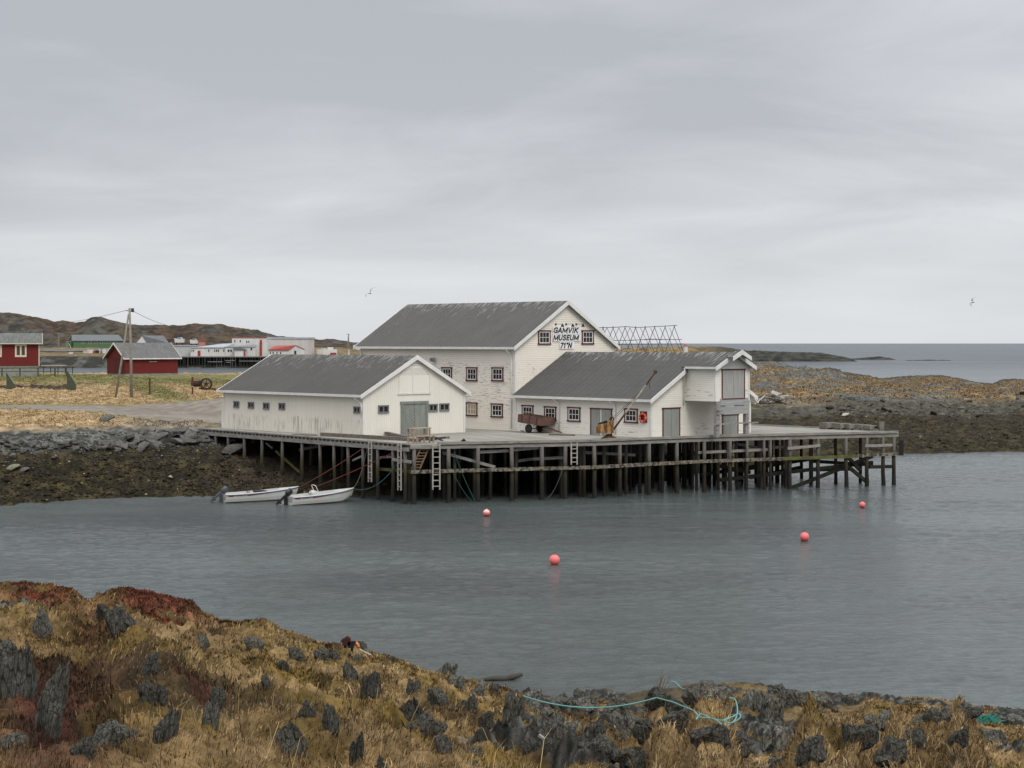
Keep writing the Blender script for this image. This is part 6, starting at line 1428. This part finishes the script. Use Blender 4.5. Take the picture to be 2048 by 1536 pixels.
# ------------------------------------------------------------------ fish drying rack behind the buildings
Yr = 425.0; M_rk = wood('rack_pole', (.10, .10, .095), .3, (3, 3, .5))
rk_ = empty('drying_rack', (28, Yr, 7.6), 0, label='long fish drying rack of crossed wooden poles behind the buildings', cat='drying rack'); ro = Vector(rk_.location)
def rq(px, py, dy=0): return atY(px, py, Yr+dy)-ro
xs_f = [1186, 1206, 1226, 1250, 1271, 1290, 1309, 1330, 1348.5]; yt = [655.5, 655.5, 655, 654.5, 655, 654.5, 654, 653.5, 652.5]
for i, (x, y) in enumerate(zip(xs_f, yt)):
    k = 44
    MB().tube(rq(x+1.2, y-2.2), rq(x-k*.50, 714), .075).build('rafter_pole', M_rk, rk_)
    MB().tube(rq(x-.8, y-1.8, .3), rq(x+k*.50, 714, .3), .07).build('rafter_pole', M_rk, rk_)
for x in (1214, 1238, 1260, 1281, 1301, 1320, 1339):
    MB().tube(rq(x, 656, 9), rq(x+27, 712, 9), .055).build('rafter_pole', M_rk, rk_)
    if x < 1270: MB().tube(rq(x, 655, 9), rq(x-26, 712, 9), .055).build('rafter_pole', M_rk, rk_)
MB().path([rq(px, py, .15) for px, py in ((1190, 655.5), (1226, 654.8), (1252, 653.2), (1275, 655), (1310, 653.3), (1354, 650.8))], .075, 6).build('ridge_pole', M_rk, rk_)
MB().path([rq(px, py, -1) for px, py in ((1226, 681), (1258, 680.6), (1300, 679), (1364, 679))], .07, 6).build('rail_pole', M_rk, rk_)
MB().path([rq(px, py, -1.3) for px, py in ((1228, 688.5), (1300, 688), (1368, 687.6))], .085, 6).build('rail_pole', M_rk, rk_)
MB().path([rq(px, py, 4) for px, py in ((1262, 681), (1300, 678), (1345, 679))], .06, 6).build('rail_pole', M_rk, rk_)
# scrap timber heap
hp = onB(1550, 806); hp = atY(1550, 806, hp.y); sh = empty('timber_heap', (hp.x, hp.y, gz(hp.x, hp.y)-.1), 0, label='heap of old grey and white planks lying on the grass right of the annex', cat='heap'); ss = hp.y/F
M_gp = wood('grey_plank', (.26, .255, .25), .4, (3, 3, 3)); M_wp = plain('white_plank', (.62, .62, .60), .7, .1, 3)
for k in range(46):
    x = rr.gauss(0, 19)*ss; x = max(-44*ss, min(44*ss, x)); hmax = 24*ss*(1-abs(x+4*ss)/(52*ss)); z = rr.uniform(0, max(.1, hmax)); ang = rr.uniform(-.65, .65)
    ln = rr.uniform(.7, 2.3); d = Vector((math.cos(ang)*math.cos(.3), rr.uniform(-.5, .5), math.sin(ang)*.55))*ln/2
    MB().beam(Vector((x, rr.uniform(-.8, .8), z+.1))-d, Vector((x, rr.uniform(-.8, .8), z+.1))+d, rr.uniform(.12, .35), rr.uniform(.05, .12)).build('plank', M_wp if k % 6 == 0 else (M_gp if k % 3 else M_oldplank), sh)
MB().obox((-2*ss, -1, 22*ss), (.95, .6, .45), Matrix.Rotation(.4, 3, 'Y')).build('white_panel', M_wp, sh); MB().beam((-42*ss, -.9, .0), (-22*ss, -.9, 17*ss), .16, .14).build('plank', M_wp, sh)

# ------------------------------------------------------------------ rocks
M_rock = bpy.data.materials.new('rock'); nt, bs, N, L = nodes_of(M_rock); setc(bs, (.1, .1, .1), .9, spec=.2)
n1_ = noise_n(N, L, texc(N, L, 'Object', (9, 7, 3.0)), 1.0, 7, .72); n2_ = noise_n(N, L, texc(N, L, 'Object'), 9, 6, .7)
vo = N('ShaderNodeTexVoronoi'); vo.feature = 'DISTANCE_TO_EDGE'; L(texc(N, L, 'Object', (5.5, 4, 1.6)), vo.inputs['Vector']); vo.inputs['Scale'].default_value = 1.0
c = ramp(N, L, n1_, [(.34, (.026, .026, .023)), (.64, (.225, .222, .20))])
lc = N('ShaderNodeMapRange'); L(n2_, lc.inputs[0]); lc.inputs[1].default_value = .54; lc.inputs[2].default_value = .62; lc.inputs[4].default_value = .75
c = mixc(N, L, lc.outputs[0], c, (.225, .23, .195))
ck = N('ShaderNodeMapRange'); L(vo.outputs['Distance'], ck.inputs[0]); ck.inputs[1].default_value = .0; ck.inputs[2].default_value = .10; ck.inputs[3].default_value = .85; ck.inputs[4].default_value = 0
c = mixc(N, L, ck.outputs[0], c, (.010, .010, .009))
oi_ = N('ShaderNodeObjectInfo'); c = mixc(N, L, 1.0, c, ramp(N, L, oi_.outputs['Random'], [(0, (.65, .64, .60)), (1, (1.35, 1.33, 1.26))]), 'MULTIPLY')
L(c, bs.inputs['Base Color']); bump_n(N, L, bs, n1_, 1.0, .08)
M_shoreR = bpy.data.materials.new('shore_rock'); nt, bs, N, L = nodes_of(M_shoreR); setc(bs, (.1, .1, .1), .92, spec=.2)
oi = N('ShaderNodeObjectInfo'); na = noise_n(N, L, texc(N, L, 'Object', (1, 1, 2.5)), 2.4, 6, .65); cc = ramp(N, L, na, [(.3, (.045, .045, .042)), (.72, (.15, .15, .14))])
cc = mixc(N, L, 1.0, cc, ramp(N, L, oi.outputs['Random'], [(0, (.45, .44, .42)), (1, (1.45, 1.42, 1.35))]), 'MULTIPLY'); L(cc, bs.inputs['Base Color']); bump_n(N, L, bs, na, .8, .08)
from mathutils import noise as mn
def slab(R, o, sub, spiky, stri):
    bm = bmesh.new(); bmesh.ops.create_icosphere(bm, subdivisions=sub, radius=1)
    cuts = [(Vector((R.gauss(0, 1), R.gauss(0, 1), R.gauss(0, .3))).normalized(), R.uniform(.42, .80)) for _ in range(9)]+[(Vector((R.gauss(0, .5), R.gauss(0, .5), 1)).normalized(), R.uniform(.45, .8)) for _ in range(2)]
    co = []
    for v in bm.verts:
        p = v.co.copy()
        for nn, dd in cuts:
            t = p.dot(nn)
            if t > dd: p -= nn*(t-dd)*.97
        q = Vector((p.x*3.4, p.y*2.4, p.z*.7))+o
        st = mn.noise(q); st = round(st*5)/5*.20*stri
        d = st+mn.fractal(Vector((p.x*7, p.y*5, p.z*1.6))+o, .9, 2.1, 3)*.07*stri+mn.fractal(p*4+o, .8, 2, 4)*.075
        p = Vector((p.x, p.y, p.z))*(1+d); k = 1-.30*max(0, p.z)*spiky; p.x *= k; p.y *= k
        co.append(p)
    fs = [tuple(v.index for v in f.verts) for f in bm.faces]; bm.free(); return co, fs
def crag(seed, sub=4, spiky=.5, stri=1.0, parts=4):
    R = random.Random(seed); m = MB(); lean = R.uniform(-.35, .35)
    for i in range(parts):
        o = Vector((seed*13.7+i*3.1, seed*5.1, seed*2.3)); co, fs = slab(R, o, sub, spiky, stri)
        sx, sy, sz = R.uniform(.30, .62), R.uniform(.35, .7), R.uniform(.45, 1.05); ox, oy = R.uniform(-.55, .55), R.uniform(-.4, .4)
        if i == 0: sx, sy, sz, ox, oy = .60, .62, 1.0, 0, 0
        a = R.uniform(-.5, .5); ca, sa = math.cos(a), math.sin(a)
        m.add([((p.x*sx*ca-p.y*sy*sa)+ox+p.z*sz*lean*.5, (p.x*sx*sa+p.y*sy*ca)+oy, p.z*sz+(sz-1)*.45) for p in co], fs)
    me = bpy.data.meshes.new('rock'); me.from_pydata(m.v, [], m.f); me.materials.append(M_rock)
    return me
protos = [crag(s, 4, .45, .85, 3+s % 3) for s in range(1, 11)]; rounds = [crag(s, 4, .3, .55, 3) for s in range(21, 28)]
def put_rock(px, py, w, h, proto, lab, grp, tilt=0, dep=.8):
    p = onF(px, py+h*.42); s = p.y/F; o = bpy.data.objects.new('rock', proto); COL.objects.link(o)
    o.location = (p.x, p.y+w*s*.2, p.z+h*s*.24); o.scale = (w*s*.60, w*s*.58*dep, h*s*.66); o.rotation_euler = (rr.uniform(-.1, .1), tilt, rr.uniform(-.5, .5))
    tag(o, lab, 'rock', grp); return o
G1 = 'grey rocks jutting from the near headland'
UP = [(30, 1340, 95, 130), (75, 1245, 60, 55), (92, 1420, 80, 120), (235, 1240, 70, 60), (110, 1370, 60, 110), (300, 1330, 50, 45), (300, 1385, 65, 45), (432, 1390, 48, 62), (425, 1440, 50, 60), (325, 1450, 58, 90), (570, 1480, 100, 75), (612, 1420, 35, 40), (532, 1375, 30, 40),
      (660, 1440, 45, 60), (715, 1490, 36, 70), (745, 1370, 60, 55), (650, 1310, 55, 32), (505, 1285, 50, 30), (400, 1282, 60, 24), (160, 1500, 60, 50), (820, 1420, 65, 62), (850, 1455, 75, 40), (875, 1395, 55, 50), (700, 1345, 40, 46), (940, 1405, 45, 40), (975, 1440, 50, 36), (1025, 1420, 55, 60),
      (1060, 1495, 55, 36), (1115, 1440, 40, 34), (1190, 1455, 45, 40), (1285, 1530, 55, 46), (760, 1530, 26, 40), (205, 1225, 40, 34), (590, 1310, 40, 26), (560, 1330, 46, 22), (960, 1470, 30, 30), (1240, 1440, 60, 36), (1100, 1500, 50, 40), (830, 1375, 40, 34)]
for i, (x, y, w, h) in enumerate(UP): put_rock(x, y, w, h, protos[i % 10], 'grey lichened rock jutting out of the headland grass', G1, rr.uniform(-.2, .2))
G2 = 'dark rounded rocks along the near shore'
RD = [(1170, 1405, 70, 30), (1230, 1420, 90, 46), (1320, 1400, 100, 44), (1390, 1395, 70, 34), (1445, 1385, 70, 36), (1500, 1400, 60, 46), (1545, 1410, 60, 50), (1590, 1395, 70, 36), (1350, 1440, 90, 46), (1420, 1465, 100, 50), (1480, 1490, 90, 46), (1560, 1470, 80, 56), (1640, 1400, 70, 32), (1700, 1400, 60, 26), (1290, 1455, 70, 40),
      (1630, 1500, 90, 50), (1710, 1470, 110, 60), (1790, 1500, 90, 50), (1840, 1480, 70, 50), (1770, 1440, 80, 36), (1860, 1430, 60, 30), (1930, 1425, 70, 28), (1985, 1432, 60, 26), (2030, 1440, 60, 28), (910, 1362, 50, 26), (960, 1385, 45, 18), (1060, 1393, 60, 18), (1110, 1402, 60, 18), (1560, 1378, 50, 24), (1920, 1480, 60, 36), (1990, 1470, 70, 30), (1410, 1372, 60, 22), (1235, 1392, 60, 24)]
for i, (x, y, w, h) in enumerate(RD):
    o = put_rock(x, y, w, h, rounds[i % 7] if i % 3 else protos[i % 10], 'dark rounded rock on the near shore', G2, rr.uniform(-.3, .3), 1.0)
G5 = 'small grey rocks scattered over the near headland'
R = random.Random(77); cnt = 0
while cnt < 222:
    px = R.uniform(-20, 2060); Yq = R.uniform(11, 54)**1.0; Xq = (px-CX)/F*Yq
    z_q, rk_q, u_q, _, n_q = hF(np.array([Xq]), np.array([Yq]), True)
    if u_q[0] > .97 or n_q[0] < -.10 or z_q[0] < .8: continue
    if px > 1350 and Yq < 22: continue
    if R.random() < (.55 if not 600 < px < 1300 else 0) : continue
    cnt += 1; w = math.exp(R.uniform(math.log(.10), math.log(.62)))*(1.2 if Yq > 28 else .8); hh = w*R.uniform(.3, 1.15)
    o = bpy.data.objects.new('rock', protos[cnt % 10]); COL.objects.link(o); o.location = (Xq, Yq, float(z_q[0])-hh*.02); o.scale = (w*.7, w*.6, hh*.62)
    o.rotation_euler = (R.uniform(-.2, .2), R.uniform(-.3, .3), R.uniform(-.6, .6)+(3.14 if R.random() < .5 else 0)); tag(o, 'small grey rock poking through the headland turf', 'rock', G5)
# boulders along the left beach and the right shore
bouls = []
for s in range(8):
    R = random.Random(s+50); bm = bmesh.new()
    for _ in range(16): bm.verts.new((R.uniform(-1, 1), R.uniform(-.8, .8), R.uniform(-.55, .55)))
    bmesh.ops.convex_hull(bm, input=bm.verts); 
    for v in [v for v in bm.verts if not v.link_faces]: bm.verts.remove(v)
    bmesh.ops.bevel(bm, geom=list(bm.edges), offset=.05, segments=1, affect='EDGES')
    me = bpy.data.meshes.new('boulder'); bm.to_mesh(me); bm.free(); me.materials.append(M_shoreR); bouls.append(me)
G3 = 'angular grey boulders between grass and weedy beach'
R = random.Random(11); cnt = 0
for k in range(150):
    px = R.uniform(-10, 415); f = R.random(); big = px > 230
    py = 900-12*sst(230, 400, px)+R.uniform(-24 if big else -14, 2)
    if py < 868: continue
    p = onB(px, float(py)); s = (R.uniform(.25, .75) if big else R.uniform(.15, .5))
    if big and R.random() < .18: s *= 1.6
    o = bpy.data.objects.new('boulder', bouls[k % 8]); COL.objects.link(o); o.location = (p.x, p.y, p.z+s*.15); o.scale = (s, s, s*.75); o.rotation_euler = (R.uniform(-.5, .5), R.uniform(-.5, .5), R.uniform(0, 6))
    tag(o, 'angular grey boulder on the left shore below the grass', 'boulder', G3)
G4 = 'grey boulders along the right far shore'
for k in range(80):
    px = R.uniform(1502, 2050); py = R.uniform(785, 832)
    p = onB(px, py); s = math.exp(R.uniform(math.log(.18), math.log(.7)))
    o = bpy.data.objects.new('boulder', bouls[k % 8]); COL.objects.link(o); o.location = (p.x, p.y, p.z+s*.15); o.scale = (s, s, s*.8); o.rotation_euler = (R.uniform(-.5, .5), R.uniform(-.5, .5), R.uniform(0, 6))
    tag(o, 'grey boulder on the right far shore', 'boulder', G4)
def single(px, py, s, mat, lab):
    p = onB(px, py); me = bouls[2].copy(); me.materials.clear(); me.materials.append(mat); o = bpy.data.objects.new('boulder', me); COL.objects.link(o)
    o.location = (p.x, p.y, p.z+s*.3); o.scale = (s, s, s*.8); tag(o, lab, 'boulder')
M_wr = plain('white_rock', (.45, .44, .38), .9, .15, 2); M_ylr = plain('lichen_rock', (.19, .19, .13), .9, .3, 2)
single(1690, 832, .5, M_wr, 'single whitish boulder on the right far shore'); single(28, 941, .55, M_ylr, 'greenish grey round boulder on the weedy left beach'); single(50, 943, .4, M_shoreR, 'dark small boulder beside the greenish one on the left beach')
single(215, 842, .75, M_shoreR, 'flat grey stone in the dry grass below the road'); single(468, 905, 1.0, M_shoreR, 'brown grey boulder under the left wharf posts')

# ------------------------------------------------------------------ ropes, net and small things on the headland
bpy.context.view_layer.update(); _dg = bpy.context.evaluated_depsgraph_get()
def touch(px, py, lift=0.0):
    # first surface met by the sight line, so ropes lie on the rocks as well as on the ground
    d = ray(px, py).normalized(); ok, loc, nor, _, ob, _ = scn.ray_cast(_dg, Vector((0, 0, H)), d)
    return loc-d*lift+Vector((0, 0, lift*.6)) if ok else onF(px, py, lift)
M_teal = plain('teal_rope', (.14, .31, .29), .8, .15, 8)
def rope(pts, r, name, lab, mat=M_teal, lift=.06):
    yy = sorted(onF(x, y).y for x, y in pts); Yc_ = yy[0]-.5
    P_ = [atY(x, y, Yc_-(y-pts[0][1])*.012) for (x, y) in pts]
    # smooth with a Catmull-Rom pass
    out = []
    for i in range(len(P_)-1):
        p0, p1, p2, p3 = P_[max(i-1, 0)], P_[i], P_[i+1], P_[min(i+2, len(P_)-1)]
        for k in range(5):
            t = k/5; out.append(.5*((2*p1)+(p2-p0)*t+(2*p0-5*p1+4*p2-p3)*t*t+(3*p1-p0-3*p2+p3)*t**3))
    out.append(P_[-1])
    return tag(MB().path(out, .00040*P_[0].y, 6).build(name, mat, None, smooth=True), lab, 'rope')
# taut rope above the shore rocks
a_ = touch(1046, 1392, .15); b_ = touch(1312, 1395.5, .1); a_, b_ = atY(1046, 1392, min(a_.y, b_.y)-.3), atY(1312, 1395.5, min(a_.y, b_.y)-.3)
tag(MB().path(sag(a_, b_, .10, 20), .00045*a_.y, 6).build('rope', M_teal, None, smooth=True), 'taut turquoise rope stretched over the dark shore rocks', 'rope')
def rope_at(pts, Y, r, lab, n='rope', mat=M_teal, amp=0.0):
    P_ = [atY(x, y, (Y(x, y) if callable(Y) else Y)) for x, y in pts]; out = []
    for i in range(len(P_)-1):
        p0, p1, p2, p3 = P_[max(i-1, 0)], P_[i], P_[i+1], P_[min(i+2, len(P_)-1)]
        for k in range(5):
            t = k/5; out.append(.5*((2*p1)+(p2-p0)*t+(2*p0-5*p1+4*p2-p3)*t*t+(3*p1-p0-3*p2+p3)*t**3))
    out.append(P_[-1]); return tag(MB().path(out, .00050*P_[0].y, 6).build(n, mat, None, smooth=True), lab, 'rope')
surf = lambda x, y: max(onF(x, y).y-.35, 10)
rope([(1312, 1395), (1330, 1400), (1345, 1404), (1372, 1415), (1388, 1422), (1400, 1434), (1425, 1437), (1440, 1446), (1452, 1462)], .032, 'rope', 'turquoise rope snaking between the dark shore rocks', lift=.12)
rope([(1342, 1363), (1352, 1366), (1366, 1378), (1400, 1388), (1425, 1392)], .032, 'rope', 'turquoise rope end running down from the water edge', lift=.12)
rope([(1458, 1396), (1470, 1399), (1475, 1420), (1470, 1440), (1455, 1452), (1450, 1464)], .034, 'rope', 'turquoise rope loop hanging down a dark rock', lift=.14)
rope([(1398, 1432), (1392, 1440), (1402, 1428), (1425, 1438), (1450, 1440), (1476, 1428), (1480, 1436), (1462, 1446), (1448, 1440), (1470, 1432)], .04, 'rope', 'knotted turquoise rope bundle between the dark shore rocks', lift=.14)
# green net and stick at the right
np_ = touch(1966, 1450, .05); R = random.Random(8); m = MB()
for k in range(16):
    c = Vector((R.uniform(-.32, .32), R.uniform(-.3, .3), R.uniform(.05, .14)))
    m.path([c+Vector((R.uniform(-.25, .25), R.uniform(-.15, .15), R.uniform(-.03, .10))) for _ in range(9)], .012, 5)
o = m.build('fishing_net', plain('net_green', (.03, .20, .16), .9, .25, 9), None, label='crumpled green fishing net lying at the right end of the headland', cat='net'); o.location = np_
b_ = touch(1945, 1440, .15); a_ = atY(1911, 1413, b_.y+.1)
tag(MB().tube(b_, a_, .0006*b_.y, .0005*b_.y, 7).build('driftwood_stick', M_wood, None), 'pale driftwood stick beside the green net', 'stick')
# winch-like iron thing with orange hose on the crest
Yi = onF(700, 1300).y-.6; ip = atY(702, 1298, Yi); ic = empty('mooring_gear', ip, 0, label='black and dark red iron mooring gear with an orange hose on the headland crest', cat='mooring gear')
def il(px, py): return atY(px, py, Yi)-ip
MB().obox(il(693, 1283), (.16, .14, .13)).build('iron_block', plain('dark_red_iron', (.05, .014, .014), .7, .3, 8), ic)
MB().lathe([(.02, -.05), (.055, -.05), (.055, .05), (.02, .05)], il(694.5, 1277.5), 12, 'y').build('wheel', plain('maroon_iron', (.06, .018, .022), .7, .3, 8), ic)
MB().beam(il(682, 1282), il(688, 1282.5), .05, .04).build('bar', M_dark, ic); MB().beam(il(698, 1284), il(712, 1284), .08, .045).build('bar', M_dark, ic)
MB().obox(il(702, 1289), (.12, .14, .12)).build('iron_block', M_dark, ic); MB().beam(il(691, 1288), il(690, 1296), .05, .05).build('leg', M_dark, ic); MB().beam(il(704, 1293), il(704, 1302), .05, .05).build('leg', M_dark, ic)
MB().path([il(706, 1286.5), il(711, 1286), il(715, 1288.5), il(716.8, 1292), il(716, 1295.5)], .035, 8).build('hose', plain('orange_hose', (.62, .19, .07), .5, .1, 4), ic, smooth=True)
MB().path([il(714.5, 1296), il(722, 1300), il(731, 1304.5), il(742, 1310)], .014, 6).build('rope', plain('pale_blue_rope', (.42, .52, .52), .8, .2, 30), ic)
# half sunken log in the water
a_, b_ = atZ(962, 1361, .03), atZ(1010, 1358, .05); c_ = atZ(1043, 1349, .12)
lg = tag(MB().path([a_, a_.lerp(b_, .5)+Vector((0, 0, .05)), b_, b_.lerp(c_, .6), c_], lambda t: .06+.05*math.sin(t*3), 8).build('driftwood_log', plain('wet_wood', (.05, .045, .035), .7, .3, 3), None, smooth=True), 'dark half sunken driftwood log just off the headland', 'log')
tag(MB().beam(onF(1078, 1480, .04), onF(1078, 1480, .04)+Vector((.09, -.08, -.05)), .02, .02).build('driftwood_piece', M_wood, None), 'small pale piece of driftwood lying in the headland grass', 'driftwood')

# ------------------------------------------------------------------ gulls
M_gull = plain('gull_white', (.70, .70, .70), .8, .08, 4); M_gwing = plain('gull_wing', (.33, .335, .35), .8, .25, 4)
def gull(px, py, Y, hd, pitch, roll, lab, span=1.3):
    g = empty('gull', atY(px, py, Y), hd, label=lab, cat='bird', group='gulls flying over the bay'); g.rotation_euler = (roll, pitch, hd)
    MB().lathe([(.004, -.27), (.03, -.22), (.07, -.08), (.075, .04), (.05, .15), (.045, .20), (.035, .24), (.006, .29)], (0, 0, 0), 12, 'x').build('body', M_gull, g, smooth=True)
    MB().add([(-.20, -.02, 0), (-.20, .02, 0), (-.36, .07, 0), (-.36, -.07, 0), (-.20, 0, .012), (-.20, 0, -.01)], [(0, 3, 2, 1, 4), (0, 5, 1, 2, 3)]).build('tail', M_gull, g)
    MB().lathe([(.014, 0), (.004, .06)], (.28, 0, 0), 6, 'x').build('beak', plain('beak_yellow', (.5, .35, .05), .5, .1, 3), g)
    for s in (-1, 1):
        h = span/2
        pts = [(.10, .05*s, .03, .16), (.13, .30*h*s, .13, .17), (.12, .50*h*s, .18, .15), (.02, .78*h*s, .13, .10), (-.14, h*s, .03, .02)]
        v, f = [], []
        for (x, y, z, c) in pts: v += [(x, y, z), (x-c, y, z-.012), (x-c*.4, y, z+.014)]
        for i in range(len(pts)-1):
            o = i*3; f += [(o, o+3, o+5, o+2), (o+2, o+5, o+4, o+1), (o+1, o+4, o+3, o)]
        MB().add(v, f+[(0, 2, 1), (12, 13, 14)]).build('wing', M_gwing, g)
gull(740.5, 586, 150, math.radians(128), .1, math.radians(-40), 'gull with wings spread flying over the tall building roof, left one')
gull(1945.5, 604.5, 160, math.radians(130), .2, math.radians(-46), 'gull flying high over the sea at the right edge', 1.15)
